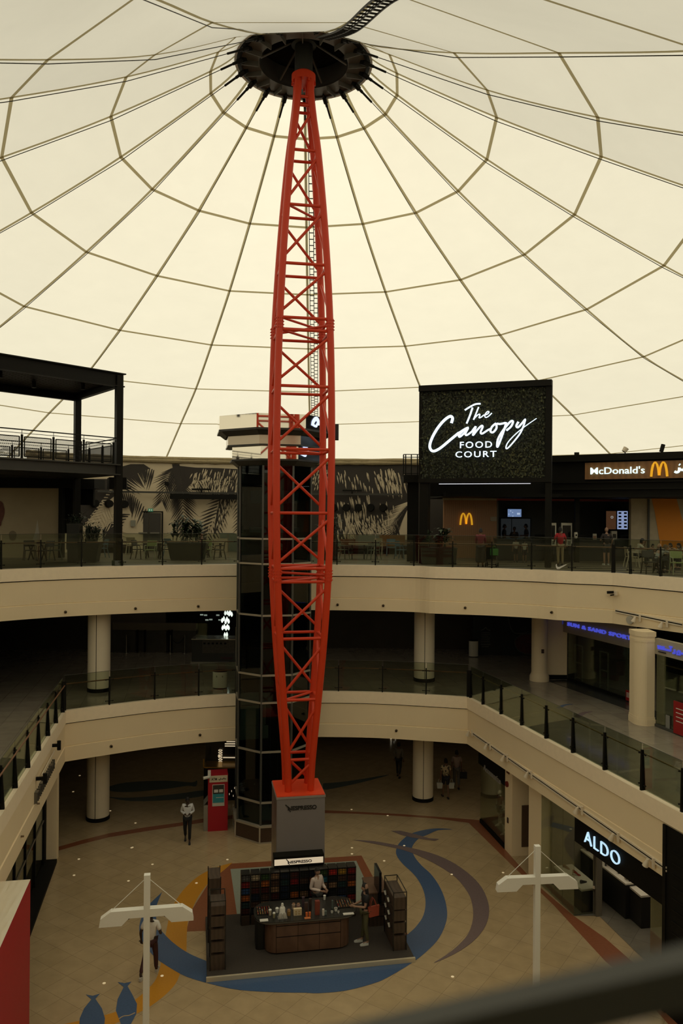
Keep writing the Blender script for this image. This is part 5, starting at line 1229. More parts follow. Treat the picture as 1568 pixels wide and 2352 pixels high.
def cup(px, py, r, h, lab, m=None, lid=False):
    tt = cthing('cup', lab, 'cup', px, py, 'cups on the kiosk counter')
    mb = MB(); mb.lathe([(r * .75, 0), (r, h), (r * .9, h), (r * .66, .01)], 14, cap=False); mb.lathe([(.001, .004), (r * .74, .004)], 14, cap=False); mb.build('body', m or CUPW, tt, True, world=False)
    if lid: mb = MB(); mb.lathe([(r * 1.06, h), (r * 1.06, h + .012), (r * .8, h + .025), (.001, h + .025)], 14); mb.build('lid', CUPW, tt, True, world=False)
    else: mb = MB(); mb.lathe([(.001, h * .8), (r * .88, h * .8)], 14, cap=False); mb.build('coffee', mat('coffee_brown', (.06, .03, .015), .2), tt, world=False)
cup(762, 2097, .035, .06, 'small white cup, left one of three near the counter front right')
cup(771, 2092, .05, .09, 'largest white cup of three near the counter front right')
cup(777, 2097, .032, .055, 'smallest white cup of three near the counter front right')
cup(620, 2102, .045, .15, 'tall pale cup left of the milk maker on the kiosk counter', mat('cup_tan', (.45, .38, .27), .4), True)
cup(629, 2108, .04, .13, 'olive cup in front of the tall pale cup on the kiosk counter', mat('cup_olive', (.25, .23, .12), .4), True)
cup(636, 2096, .05, .12, 'wide white cup behind the milk maker on the kiosk counter', None, True)
tt = cthing('milk_maker', 'white milk maker with a glass jug stand on the kiosk counter', 'coffee machine', 648, 2106)
mb = MB(); mb.lathe([(.10, 0), (.10, .03), (.085, .05), (.085, .26), (.06, .30)], 16, (0, 0)); mb.build('body', CUPW, tt, True, world=False)
mb = MB(); mb.lathe([(.04, .30), (.04, .36), (.03, .40), (.001, .41)], 12); mb.build('cap', CUPW, tt, True, world=False)
mb = MB(); mb.bb(-.14, .14, -.14, .05, 0, .015); mb.build('drip_tray', mat('tray_steel', (.4, .38, .34), .3, .6), tt, world=False)
for x in (-.07, .06): mb = MB(); mb.lathe([(.05, .015), (.055, .12), (.03, .17)], 12, (x, -.1)); mb.build('jug', mat('jug_glass', (.38, .37, .32), .15), tt, True, world=False)
def jar(px, py, r, h, m, lab, cat='jar'):
    tt = cthing('jar', lab, cat, px, py, 'jars on the kiosk counter'); mb = MB(); mb.lathe([(r, 0), (r * 1.02, h * .8), (r * .7, h * .9)], 14); mb.build('body', m, tt, True, world=False)
    mb = MB(); mb.lathe([(r * .75, h * .88), (r * .75, h), (.001, h)], 14); mb.build('lid', mat('jar_lid', (.22, .12, .06), .4), tt, True, world=False)
jar(663, 2102, .055, .17, mat('jar_honey', (.25, .14, .04), .2), 'dark honey coloured jar right of the milk maker')
jar(674, 2087, .055, .16, mat('jar_pale', (.36, .26, .18), .3), 'pale brown jar behind the cream gift box')
jar(685, 2088, .06, .17, mat('jar_rose', (.30, .18, .14), .3), 'rosy brown jar directly behind the cream gift box')
tt = cthing('gift_box', 'cream gift box with gold dots in the middle of the kiosk counter', 'box', 683, 2101)
mb = MB(); mb.bb(-.12, .12, -.05, .05, 0, .19); mb.build('carton', mat('box_cream', (.55, .45, .28), .5), tt, world=False)
for x, z in ((-.05, .12), (.04, .12), (-.05, .05), (.04, .05)): mb = MB(); mb.box((x, -.052, z), (.03, .006, .03)); mb.build('gold_square', mat('gold_print', (.45, .28, .07), .35, .5), tt, world=False)
for px, py, d, c, lab in ((703, 2096, (.10, .08, .30), (.05, .03, .025), 'tall dark coffee box right of the cream gift box'), (712, 2090, (.08, .08, .34), (.04, .025, .02), 'tall slim dark box behind the orange coffee bags'), (696, 2083, (.08, .06, .30), (.06, .04, .05), 'slim purple-brown box at the back middle of the counter'), (728, 2100, (.13, .10, .40), (.17, .035, .02), 'tall red-brown display box right of the orange bags'), (742, 2102, (.06, .06, .18), (.55, .52, .45), 'slim white box right of the tall red-brown display'), (746, 2100, (.10, .08, .10), (.10, .13, .12), 'small grey-green box near the white slim box'), (763, 2086, (.05, .05, .24), (.08, .10, .09), 'slim grey bottle-shaped box left of the capsule tray')):
    small_box('coffee_box', lab, 'box', px, py, d, mat('coffee_box_%d' % px, c, .4), None, 'boxes on the kiosk counter')
for px, py, lab in ((704, 2105, 'left orange coffee bag on the small orange stand'), (711, 2104, 'right orange coffee bag on the small orange stand')):
    small_box('coffee_bag', lab, 'bag', px, py, (.06, .05, .12), mat('bag_orange', (.55, .13, .03), .45), None, 'orange bags on the counter')
small_box('orange_stand', 'flat orange card under two small orange bags on the counter', 'stand', 706, 2109, (.18, .10, .015), mat('stand_orange', (.48, .16, .05), .5))
small_box('machine_red', 'small red coffee machine behind the tall display box', 'coffee machine', 729, 2086, (.12, .14, .22), mat('machine_red_paint', (.28, .03, .02), .3))
# side shelf towers
TWOOD = stripes('tower_wood', (.05, .032, .021), (.07, .046, .030), 2.5, 0, .5, 4)
def tower(label, u, v, w_, d_, h, gaps, rail=True, bottles=False, low=.42):
    tt = thing('display_tower', label, 'display shelf', K(u, v, PZ), KA, 'display towers beside the coffee kiosk')
    mb = MB(); mb.bb(.02, w_ - .02, .02, d_ - .02, 0, low); mb.build('drawer_base', TWOOD, tt, world=False)
    for x, y in ((0, 0), (w_ - .025, 0), (0, d_ - .025), (w_ - .025, d_ - .025)): mb = MB(); mb.bb(x, x + .025, y, y + .025, 0, h); mb.build('frame_post', RKM, tt, world=False)
    n = len(gaps)
    for z0, z1 in gaps: mb = MB(); mb.bb(.02, w_ - .02, .02, d_ - .02, z0, z1); mb.build('shelf_block', TWOOD, tt, world=False)
    if rail:
        mb = MB()
        for a, b in (((.01, .01), (w_ - .01, .01)), ((w_ - .01, .01), (w_ - .01, d_ - .01)), ((w_ - .01, d_ - .01), (.01, d_ - .01)), ((.01, d_ - .01), (.01, .01))): mb.beam((*a, h - .01), (*b, h - .01), .02, .02)
        mb.build('top_rail', RKM, tt, world=False)
    return tt
ua, va = kuv(481, 2231); ub = kuv(518, 2229)[0]
tower('tall wooden display tower at the front left corner of the kiosk', ua, va, ub - ua, .75, 1.95, [(.50, .78), (.86, 1.14), (1.22, 1.5), (1.56, 1.8)])
tower('tall wooden display tower behind the front left one beside the kiosk', ua - .03, va + 1.5, ub - ua - .06, .8, 1.95, [(.5, .9), (1.0, 1.4), (1.62, 1.9)], False)
uc, vc = kuv(902, 2185); ud_ = kuv(934, 2183)[0]
tower('wooden display tower with top rail at the front right corner of the kiosk', uc, vc, ud_ - uc, 1.15, 1.72, [(.50, .80), (.86, 1.16), (1.20, 1.55)], True)
for k, (dv, z) in enumerate([(.25, .6), (.65, .62), (.3, .95), (.7, .97), (.35, 1.3), (.75, 1.32)]):
    q = K(uc - .05, vc + dv, PZ + z); tt = thing('coffee_tumbler', 'small white tumbler on the left face of the right tower, ' + ['bottom front', 'bottom back', 'middle front', 'middle back', 'top front', 'top back'][k], 'tumbler', q, 0, 'tumblers on the right display tower')
    mb = MB(); mb.tube([(0, 0, 0), (-.03, 0, .14)], [.03, .036], 10); mb.build('body', CUPW, tt, True, world=False); mb = MB(); mb.tube([(-.03, 0, .14), (-.034, 0, .16)], .037, 10); mb.build('lid', INK, tt, world=False)
    mb = MB(); mb.bb(.0, .05, -.05, .05, -.012, 0); mb.build('clip_shelf', RKM, tt, world=False)
t = thing('display_screen', 'tall black standing screen behind the right display tower', 'screen', K(uc - .12, vc + 1.6, PZ))
mb = kmb(); mb.bb(uc - .2, uc + .02, vc + 1.5, vc + 1.75, PZ, PZ + .3); mb.bb(uc - .12, uc - .04, vc + 1.55, vc + 1.65, PZ + .3, PZ + .9); mb.build('stand', RKM, t)
mb = kmb(); mb.bb(uc - .13, uc - .05, vc + 1.28, vc + 1.98, PZ + .78, PZ + 1.75); mb.build('panel', SCR, t)
u1_, v1_ = kuv(847, 2127); t = thing('wood_cabinet', 'low wooden cabinet behind the woman with the red bag', 'cabinet', K(u1_, v1_, PZ))
mb = kmb(); mb.bb(u1_, u1_ + .62, v1_ - .05, v1_ + 1.0, PZ, PZ + 1.02); mb.build('body', TWOOD, t)
mb = kmb(); mb.bb(u1_ - .02, u1_ + .64, v1_ - .07, v1_ + 1.02, PZ + 1.02, PZ + 1.06); mb.build('top', CWOOD, t)
for z in (.3, .65): mb = kmb(); mb.bb(u1_ + .02, u1_ + .6, v1_ - .06, v1_ - .05, PZ + z, PZ + z + .015); mb.build('drawer_gap', DARK, t)

# ------------------------------------------------------------------ cash machine and jewellery kiosk
p = atz(477, 1910, 0); t = thing('cash_machine', 'red cash machine kiosk left of the glass lift', 'cash machine', p, KA)
RM = mat('atm_red', (.40, .012, .022), .45, vary=.04)
mb = MB(); mb.bb(0, .80, 0, .75, 0, 2.28); mb.build('body', RM, t, world=False)
mb = MB(); mb.bb(.05, .78, -.03, 0, 2.0, 2.26); sb = mb.build('sign_panel', mat('atm_cream', (.60, .52, .36), .5), t, world=False)
AF = (Vector(p) - KV * .03, KU, Vector((0, 0, 1)), -KV)
m_ = MB(); put_text(m_, 'ATM', AF, .13, .35, 2.08, 2.18, .01, bold=.02); 
stroke(m_, AF, [(.42, 2.12), (.46, 2.09), (.49, 2.12), (.50, 2.17)], .022, .01); stroke(m_, AF, [(.52, 2.12), (.60, 2.12), (.63, 2.16), (.66, 2.12), (.72, 2.13)], .022, .01)
lt = m_.build('sign_lettering', INK, t)
mb = MB(); mb.bb(.17, .66, -.02, 0, 1.02, 1.90); po = mb.build('poster', mat('poster_pale', (.55, .52, .45), .4), t, world=False)
mb = MB(); mb.bb(.19, .64, -.026, -.02, 1.16, 1.52); mb.build('poster_teal', mat('poster_teal', (.035, .26, .30), .4, vary=.1), po, world=False)
mb = MB(); mb.bb(.19, .64, -.026, -.02, 1.52, 1.88); mb.build('poster_photo', mat('poster_dark', (.035, .035, .03), .4, vary=.6, scale=9), po, world=False)
for x in (.24, .44): mb = MB(); mb.bb(x, x + .16, -.03, -.026, 1.58, 1.70); mb.build('poster_card', PAPER, po, world=False)
mb = MB(); mb.bb(.32, .62, -.03, -.026, 1.36, 1.38); mb.bb(.22, .34, -.024, -.02, 1.07, 1.09); mb.build('poster_text', PAPER, po, world=False)
mb = MB(); mb.bb(-.17, 0, .05, .7, 0, 1.05); mb.add([(-.17, .05, 1.05), (0, .05, 1.25), (0, .7, 1.25), (-.17, .7, 1.05)], [(0, 1, 2, 3)]); mb.build('terminal', mat('atm_grey', (.30, .28, .23), .4, .3), t, world=False)
mb = MB(); mb.bb(-.02, .10, -.1, .0, 2.2, 2.5); mb.tube([(.05, -.06, 2.24), (-.2, -.12, 2.22)], .06, 10); mb.build('camera', CUPW, t, world=False)
GOLD = mat('gold_trim', (.42, .26, .06), .3, .8)
YK = 36.0
t = thing('jewellery_kiosk', 'black jewellery kiosk with gold trim behind the cash machine', 'kiosk', aty(508, 1850, YK))
a = aty(468, 1764, YK); b = aty(552, 1764, YK)
mb = MB(); mb.bb(a.x, b.x, YK, YK + 1.0, 0, a.z); mb.build('counter', DARK, t)
mb = MB(); mb.bb(a.x - .03, b.x, YK - .03, YK + 1.0, a.z, a.z + .05); mb.bb(a.x - .03, a.x + .02, YK - .03, YK, a.z, a.z + .42); mb.build('gold_rail', GOLD, t)
mb = MB(); prect(mb, 471, 1688, 552, 1757, YK + .9, .08); mb.build('back_panel', SCR, t)
RG = mat('ring_light', (.7, .55, .35), .3, vary=0, emit=(1, .80, .52), estr=.55)
for k in range(7):
    c = aty(506, 1723 + k * 5.3, YK + .8); mb = MB(); q = [c + Vector((.085 * math.cos(x * pi / 8), -.02, .03 * math.sin(x * pi / 8))) for x in range(17)]; mb.tube(q, .014, 6, False); mb.build('lit_ring', RG, t)
for x0, x1, y in ((512, 541, 1739.5), (500, 506, 1736), (516, 541, 1708), (516, 541, 1713), (520, 541, 1703), (502, 512, 1701)):
    mb = MB(); prect(mb, x0, y, x1, y + 1.6, YK + .82, .03); mb.build('lit_shelf', RG, t)
mb = MB(); 
prect(mb, 522, 1800, 547, 1860, YK - .02, .02); mb.build('glass_front', GL_SHOP, t)
for x, y in ((526, 1822), (531, 1815), (535, 1826), (527, 1846), (538, 1808)): mb = MB(); prect(mb, x, y, x + 1, y + 4, YK - .04, .01); mb.build('painted_glint', RG, t)  # glowing slivers painted as light streaks reflected in the glass

# ------------------------------------------------------------------ dark surroundings of the lower floors
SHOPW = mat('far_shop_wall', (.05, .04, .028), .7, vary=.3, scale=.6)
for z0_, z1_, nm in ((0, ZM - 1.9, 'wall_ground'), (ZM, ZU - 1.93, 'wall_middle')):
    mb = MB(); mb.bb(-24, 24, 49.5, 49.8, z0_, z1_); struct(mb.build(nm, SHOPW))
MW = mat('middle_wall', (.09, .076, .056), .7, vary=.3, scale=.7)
def midwall(x0, y0, x1, y1, Y, th, m, nm='wall_middle'):
    a = aty(x0, y1, Y); b = aty(x1, y0, Y); mb = MB(); mb.bb(a.x, b.x, Y, Y + th, max(ZM, a.z), min(b.z, ZU - 1.94)); return struct(mb.build(nm, m))
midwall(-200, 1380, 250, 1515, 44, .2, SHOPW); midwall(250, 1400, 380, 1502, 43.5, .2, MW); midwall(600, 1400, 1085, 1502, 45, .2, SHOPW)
sf = thing('storefront', 'dim glass shop front with cream lintel left of the lift on the middle floor', 'shop front', aty(380, 1500, 43))
mb = MB(); prect(mb, 258, 1432, 452, 1447, 43.2, .2); mb.build('lintel', mat('lintel_cream', (.14, .115, .075), .6), sf)
for x0, x1 in ((258, 312), (335, 382), (396, 450)):
    mb = MB(); prect(mb, x0, 1449, x1, 1500, 43.1, .04); mb.build('glass_pane', mat('dim_pane', (.05, .045, .034), .2, vary=.3), sf)
for x in (313, 330, 385, 392): mb = MB(); prect(mb, x, 1447, x + 4, 1500, 43.05, .1); mb.build('frame', DARK, sf)
for px in (290, 391, 424):
    c = atz(px, 1500, ZM); lab = {290: 'leftmost of three rope posts before the dim shop front', 391: 'middle one of three rope posts before the dim shop front', 424: 'rightmost of three rope posts before the dim shop front'}[px]
    t = thing('rope_post', lab, 'rope post', c, 0, 'rope posts on the middle floor'); mb = MB(); mb.lathe([(.16, 0), (.16, .03), (.03, .05), (.025, .95), (.045, .97), (.001, 1.0)], 14); mb.build('post', mat('post_chrome', (.35, .33, .28), .25, .8), t, True, world=False)
a = atz(391, 1500, ZM); b = atz(424, 1500, ZM); q = [a.lerp(b, k / 8) + Vector((0, 0, .88 - .35 * math.sin(pi * k / 8))) for k in range(9)]
mb = MB(); mb.tube(q, .02, 6); tag(mb.build('barrier_rope', DARK, None, True), 'black barrier rope sagging between two rope posts on the middle floor', 'rope')
Yk = 40.0; a = aty(440, 1520, Yk); b = aty(552, 1520, Yk)
t = thing('gadget_kiosk', 'dark kiosk with a violet light line left of the lift on the middle floor', 'kiosk', (a.x, Yk, ZM))
mb = MB(); mb.bb(a.x, b.x, Yk, Yk + 1.2, ZM + .08, ZM + 1.2); mb.build('body', mat('kiosk_dark', (.03, .029, .026), .3), t)
mb = MB(); mb.bb(a.x - .05, b.x, Yk - .08, Yk + 1.2, ZM, ZM + .10); mb.build('steel_plinth', mat('plinth_steel', (.25, .24, .2), .3, .6), t)
mb = MB(); mb.bb(a.x - .02, b.x, Yk - .03, Yk + 1.2, ZM + 1.2, ZM + 1.24); mb.build('steel_top', mat('top_steel', (.50, .48, .42), .2, .7), t)
fk = (Vector((0, Yk - .015, 0)), Vector((1, 0, 0)), Vector((0, 0, 1)), Vector((0, -1, 0)))
m_ = MB(); stroke(m_, fk, [uvpix(fk, x, y) for x, y in ((441, 1513), (482, 1512), (500, 1506.5), (540, 1506))], .05, .01, 6, False); m_.build('violet_line', mat('violet_glow', (.2, .18, .4), .4, vary=0, emit=(.30, .26, .62), estr=.45), t)
mb = MB(); prect(mb, 464, 1470, 538, 1500, Yk - .012, .01); mb.build('goods_panel', mat('goods_panel', (.075, .065, .05), .5, vary=.6, scale=14), t)
for i in range(6):
    mb = MB(); prect(mb, 467 + i * 9.5, 1476, 472 + i * 9.5, 1480, Yk - .03, .015); mb.build('headset_box', DARK, t)
m_ = MB(); (u0, v0), (u1, v1) = uvpix(fk, 507, 1514), uvpix(fk, 533, 1509.5); put_text(m_, 'MYBRANDS', fk, u0, u1, v0, v1, .01); m_.build('lettering', mat('dim_red', (.12, .02, .03), .5), t)
mb = MB(); prect(mb, 450, 1432, 475, 1466, Yk + .3, .2); mb.build('glass_case', GL_SHOP, t)
mb = MB(); prect(mb, 540, 1440, 543, 1516, Yk - .05, .05); mb.build('steel_pole', mat('pole_steel', (.3, .29, .26), .25, .7), t)
t = thing('hanging_lights', 'cluster of bright drop-shaped pendant lights left of the lift on the middle floor', 'pendant lights', aty(520, 1405, 41))
DROP = mat('drop_glow', (.8, .85, .8), .3, vary=0, emit=(.88, 1.0, .88), estr=1.0)
for x, y in ((517, 1407), (522, 1406), (526, 1409), (532, 1410), (528, 1405), (510, 1424), (514, 1420), (518, 1427), (525, 1426), (521, 1421), (511, 1441), (515, 1438), (519, 1442), (525, 1441), (522, 1438), (516, 1457), (521, 1456)):
    c = aty(x, y, 41 + .3 * math.sin(x)); mb = MB(); mb.lathe([(.002, c.z + .12), (.05, c.z + .02), (.06, c.z - .06), (.03, c.z - .13), (.002, c.z - .15)], 8, (c.x, c.y)); dr_ = mb.build('drop', DROP, t, True)
    mb = MB(); mb.beam((c.x, c.y, c.z + .1), (c.x, c.y, ZU - 1.93), .006, .006); mb.build('cord', DARK, dr_)
for x, y in ((463, 1412), (472, 1413), (500, 1413), (484, 1423), (475, 1424), (505, 1424)):
    c = aty(x, y, 45); mb = MB(); mb.box(c, (.18, .02, .08)); mb.build('lamp', mat('far_glow', (.3, .35, .3), .3, vary=0, emit=(.5, .6, .5), estr=.35), t)
def bin_(px, py, Y, w_, h, lab, grey):
    c = aty(px, py, Y); c.z = ZM; t = thing('litter_bin', lab, 'bin', c); m_ = mat('bin_pale', (.62, .60, .50), .45)
    mb = MB(); mb.lathe([(w_, .04), (w_, h)], 24, sx=1, sy=.6); mb.build('body', m_, t, True, world=False)
    mb = MB(); mb.lathe([(w_ * .97, h), (w_ * .99, h + .05), (w_ * .8, h + .07)], 24, sx=1, sy=.6); mb.build('lid', DARK, t, True, world=False)
    mb = MB(); mb.lathe([(w_ * .94, 0), (w_ * .94, .04)], 24, sx=1, sy=.6); mb.build('foot', DARK, t, world=False)
    if not grey:
        for x in (-.12, .13): mb = MB(); mb.box((x, -w_ * .57, h * .75), (.05, .02, .07)); mb.build('emblem', mat('emblem_grey', (.25, .24, .2), .5), t, world=False)
bin_(505, 1586, 34.45, .32, .72, 'pale oval litter bin behind the middle floor railing left of the lift', False)
bin_(1087, 1500, 42.5, .25, .85, 'pale litter bin beside the dark butterfly wall on the middle floor', True)
# butterfly hoarding
Yb = 43.0
bw = midwall(1085, 1405, 1262, 1506, Yb, .2, mat('hoarding_dark', (.012, .014, .014), .6, vary=.5, scale=.8))
mb = MB(); q = smoothpath([(1222, 1455), (1200, 1458), (1186, 1466), (1183, 1478), (1190, 1492), (1204, 1500), (1222, 1502)], 5); mb.add([aty(p_.x, p_.y, Yb - .02) for p_ in q], [list(range(len(q)))]); mb.build('red_wing', mat('wing_red', (.075, .022, .018), .6, vary=.6, scale=5), bw)
fb = (Vector((0, Yb - .025, 0)), Vector((1, 0, 0)), Vector((0, 0, 1)), Vector((0, -1, 0)))
m_ = MB(); stroke(m_, fb, [uvpix(fb, x, y) for x, y in ((1166, 1416), (1172, 1440), (1180, 1453), (1200, 1455), (1215, 1450))], .05, .01); stroke(m_, fb, [uvpix(fb, x, y) for x, y in ((1222, 1454), (1200, 1457), (1185, 1466), (1182, 1478), (1189, 1493), (1204, 1501), (1222, 1503))], .05, .01); m_.build('wing_outline', mat('wing_line', (.07, .07, .062), .6), bw)
m_ = MB()
for k, (x0, x1) in enumerate(((1106, 1124), (1105, 1125), (1105, 1122), (1106, 1125), (1105, 1124), (1104, 1124))):
    y = 1452 + k * 4.2; prect(m_, x0, y, x1, y + 1.4, Yb - .02, .01)
for x0, x1, y in ((1104, 1126, 1479), (1106, 1122, 1484)): prect(m_, x0, y, x1, y + 2, Yb - .02, .01)
stroke(m_, fb, [uvpix(fb, x, y) for x, y in ((1104, 1448), (1111, 1445), (1115, 1441), (1119, 1446), (1126, 1448))], .05, .01); m_.build('notice_text', mat('notice_grey', (.10, .10, .09), .6), bw)

# ------------------------------------------------------------------ sports shop on the middle floor, right
c = aty(1238, 1560, 36.6); t = thing('column', 'round cream column at the left edge of the sports shop', 'column', (c.x, c.y, ZM)); t['kind'] = 'structure'
mb = MB(); mb.lathe([(.44, ZM), (.44, ZM + .22), (.38, ZM + .32), (.36, ZM + .4), (.36, ZU - 1.94)], 28, (c.x, c.y)); mb.build('shaft', CREAM, t, True)
mb = MB(); q = aty(1246, 1496, 36.2); mb.box(q, (.12, .04, .18)); mb.build('call_point', mat('call_dark', (.05, .02, .015), .5), t)
def midbox(x0, x1, Y, th, z0_, z1_, m, nm, par=None):
    a = aty(x0, 1500, Y); b = aty(x1, 1500, Y); mb = MB(); mb.bb(a.x, b.x, Y, Y + th, z0_, z1_); return mb.build(nm, m, par)
struct(midbox(1248, 1302, 36.9, .2, ZM + .2, ZU - 1.94, CREAM, 'wall_shop')); struct(midbox(1248, 1302, 36.88, .22, ZM, ZM + .2, DARK, 'baseboard_shop'))
SA = Vector(gxy(1302, 1563.5, ZM)); SB = Vector(gxy(1452, 1615, ZM)); sd_ = (SB - SA).normalized(); SN = Vector((-abs(sd_.y), sd_.x * (1 if sd_.y < 0 else -1)))
SN = Vector((sd_.y, -sd_.x)); SN = SN if SN.x < 0 else -SN
SF = (Vector((SA.x, SA.y, 0)), Vector((sd_.x, sd_.y, 0)), Vector((0, 0, 1)), Vector((SN.x, SN.y, 0)))
SLn = (SB - SA).length
SILV = mat('sign_band_grey', (.40, .36, .27), .45, vary=.05)
t = thing('sports_shop_sign', 'grey sign band with blue lit sports shop lettering on the middle floor', 'sign', SF[0] + Vector((0, 0, 8)))
vb = uvpix(SF, 1400, 1471)[1] - .12; 
kbox(SF, -.9, SLn, vb, ZU - 1.95, -.2, .0).build('band', SILV, t)
NEON = mat('blue_letter', (.03, .03, .25), .4, vary=0, emit=(.10, .12, .85), estr=.55)
fs = (SF[0] + SF[3] * .01, SF[1], SF[2], SF[3])
(u0, v0), (u1, v1) = uvpix(fs, 1304, 1438.5), uvpix(fs, 1450.5, 1462); (ua0, vt) = uvpix(fs, 1304, 1428.5)
m_ = MB(); put_text(m_, 'SUN & SAND SPORT', fs, u0, u1, v0 + .03, vt, .06, bold=.02, space=1.15); letters(m_, 'letter', NEON, t)
(ou, ov) = uvpix(fs, 1277, 1425); m_ = MB(); n = 24; m_.add([fs[0] + fs[1] * (ou + .62 * math.cos(k * pi * 2 / n)) + fs[2] * (ov + .26 * math.sin(k * pi * 2 / n)) + fs[3] * .03 for k in range(n)], [list(range(n))]); oval = m_.build('oval_logo', mat('logo_navy', (.02, .025, .16), .4, emit=(.03, .04, .3), estr=.3), t)
m_ = MB(); stroke(m_, tuple([fs[0] + fs[3] * .04] + list(fs[1:])), [(ou - .45, ov + .0), (ou - .05, ov + .12), (ou + .2, ov - .12), (ou + .3, ov + .18)], .06, .01); m_.build('oval_mark', CUPW, oval)
t = thing('sports_shop', 'dark sports shop interior with clothes racks behind glass on the middle floor', 'shop', SF[0] + Vector((0, 0, ZM)))
kbox(SF, -.6, SLn + 6, ZM, ZU - 1.98, -6.2, -6.0).build('back_wall', DARK, t)
kbox(SF, 0, SLn, ZM + .12, vb, -.06, -.03).build('glass_front', GL_SHOP, t)
kbox(SF, 0, SLn, ZM, ZM + .12, -.1, .0).build('glass_base', DARK, t)
kbox(SF, -.2, SLn + 8, ZM + .0, ZM + .015, .0, .9).build('floor_border', mat('border_grey', (.045, .045, .042), .2), t)
def at_sf(px, py, d):
    O = SF[0] - SF[3] * d; dd = ray(px, py); tt_ = (O - EYE).dot(SF[3]) / dd.dot(SF[3]); p_ = EYE + dd * tt_; return (p_ - O).dot(SF[1]), (p_ - O).dot(SF[2])
def sfbox(px0, py0, px1, py1, d, th=.05):
    (a, b), (c, e) = at_sf(px0, py1, d), at_sf(px1, py0, d); return kbox(SF, min(a, c), max(a, c), max(ZM + .02, min(b, e)), max(b, e), -d, -d + th)
sfbox(1330, 1466, 1346, 1479, 2.5).build('lit_picture', mat('picture_glow', (.4, .2, .1), .4, vary=.5, scale=8, emit=(.8, .42, .2), estr=.35), t)
random.seed(9)
for k, (x0, x1, y0, y1, c_) in enumerate([(1358, 1368, 1468, 1484, (.10, .08, .05)), (1352, 1366, 1490, 1518, (.12, .11, .08)), (1374, 1386, 1466, 1482, (.08, .05, .03)), (1376, 1392, 1490, 1512, (.04, .02, .02)), (1335, 1348, 1526, 1556, (.10, .09, .07)), (1366, 1378, 1524, 1540, (.10, .015, .015)), (1386, 1398, 1530, 1560, (.13, .015, .015)), (1396, 1412, 1526, 1536, (.16, .13, .09)), (1402, 1414, 1490, 1510, (.10, .06, .03)), (1352, 1362, 1524, 1542, (.03, .03, .03)), (1405, 1420, 1542, 1570, (.11, .014, .014)), (1346, 1356, 1496, 1520, (.05, .05, .045))]):
    sfbox(x0, y0, x1, y1, 2.2, .15).build('hanging_clothes', mat('cloth_%d' % k, c_, .8), t)
for (x0, x1, y0, y1) in ((1330, 1432, 1483, 1486), (1330, 1432, 1519, 1521)): sfbox(x0, y0, x1, y1, 2.4, .4).build('shelf', mat('shelf_red', (.06, .014, .012), .5), t)
sfbox(1437, 1480, 1443, 1625, .3, .04).build('pale_frame', mat('frame_pale', (.20, .21, .16), .4), t)
for i, (x0, x1, y0, y1) in enumerate(((1320, 1344, 1489, 1563), (1377, 1400, 1506, 1585))):
    g = thing('security_gate', ['white security gate just inside the sports shop door, left', 'white security gate just inside the sports shop door, right'][i], 'gate', SF[0] + Vector((0, 0, ZM)), 0, 'security gates of the sports shop'); d = .5
    (a, b), (c_, e) = at_sf(x0, y1, d), at_sf(x1, y0, d)
    c_ = a + .55; b = ZM + .02; e = ZM + 1.62
    q = lambda u, v: SF[0] - SF[3] * d + SF[1] * u + SF[2] * v
    mb = MB(); mb.beam(q(a, b), q(a, e), .05, .05); mb.beam(q(c_, b), q(c_, e), .05, .05); mb.beam(q(a, e), q(c_, e), .05, .05); mb.beam(q(a, b + .8), q(c_, b + .8), .04, .04); mb.beam(q(a, b + .1), q(c_, b + .1), .04, .04); mb.build('frame', mat('gate_white', (.40, .38, .32), .4), g)
def redposter(fr_, px0, py0, px1, py1, lab):
    (a, b), (c_, e) = uvpix(fr_, px0, py1), uvpix(fr_, px1, py0); b = max(b, ZM + .05); o = kbox(fr_, a, c_, b, e, .02, .06).build('sale_poster', mat('sale_red', (.30, .012, .012), .5, vary=.05), None); tag(o, lab, 'poster')
    m2 = MB()
    for k in range(4): kbox(fr_, a + .15 * (c_ - a), c_ - (.15 + .1 * (k % 2)) * (c_ - a), e - (e - b) * (.2 + .13 * k) - .03, e - (e - b) * (.2 + .13 * k), .06, .065, m2)
    m2.build('poster_text', PAPER, o)
redposter(SF, 1439, 1588, 1451, 1640, 'red sale poster leaning left of the right cream pillar')
# pillar
c0_ = gxy(1483, 1668, ZM); t = thing('column', 'cream pillar between the two lit sports shop signs', 'column', (c0_[0], c0_[1], ZM)); t['kind'] = 'structure'
def dshape(s_):
    a_ = Vector((c0_[0], c0_[1])); r = .55 * s_; e = Vector((SN.x, SN.y)); al_ = Vector((-sd_.x, -sd_.y))
    pts = []
    for k in range(9):
        an = pi / 2 * k / 8; pts.append(a_ + Vector((-.34 * math.sin(an) + .02, .40 * (1 - math.cos(an)))) * s_)
    pts += [a_ + Vector((-.32, .8)) * s_, a_ + Vector((.33, .8)) * s_, a_ + Vector((.33, .06)) * s_]
    return [(p_.x, p_.y) for p_ in pts]
mb = MB(); mb.prism(dshape(1.0), ZM + .2, ZU - 2.08); mb.build('shaft', CREAM, t)
q = [Vector(x) for x in dshape(1.0)]; cc = sum(q, Vector((0, 0))) / len(q)
def grow(f): return [tuple(cc + (x - cc) * (1 + (f - 1) * .8)) for x in q]
mb = MB(); mb.prism(grow(1.10), ZM, ZM + .22); mb.prism(grow(1.05), ZM + .22, ZM + .30); mb.build('base_moulding', CREAM, t)
mb = MB(); mb.prism(grow(1.06), ZU - 2.33, ZU - 2.23); mb.prism(grow(1.10), ZU - 2.13, ZU - 1.952); mb.build('capital_moulding', CREAM, t)
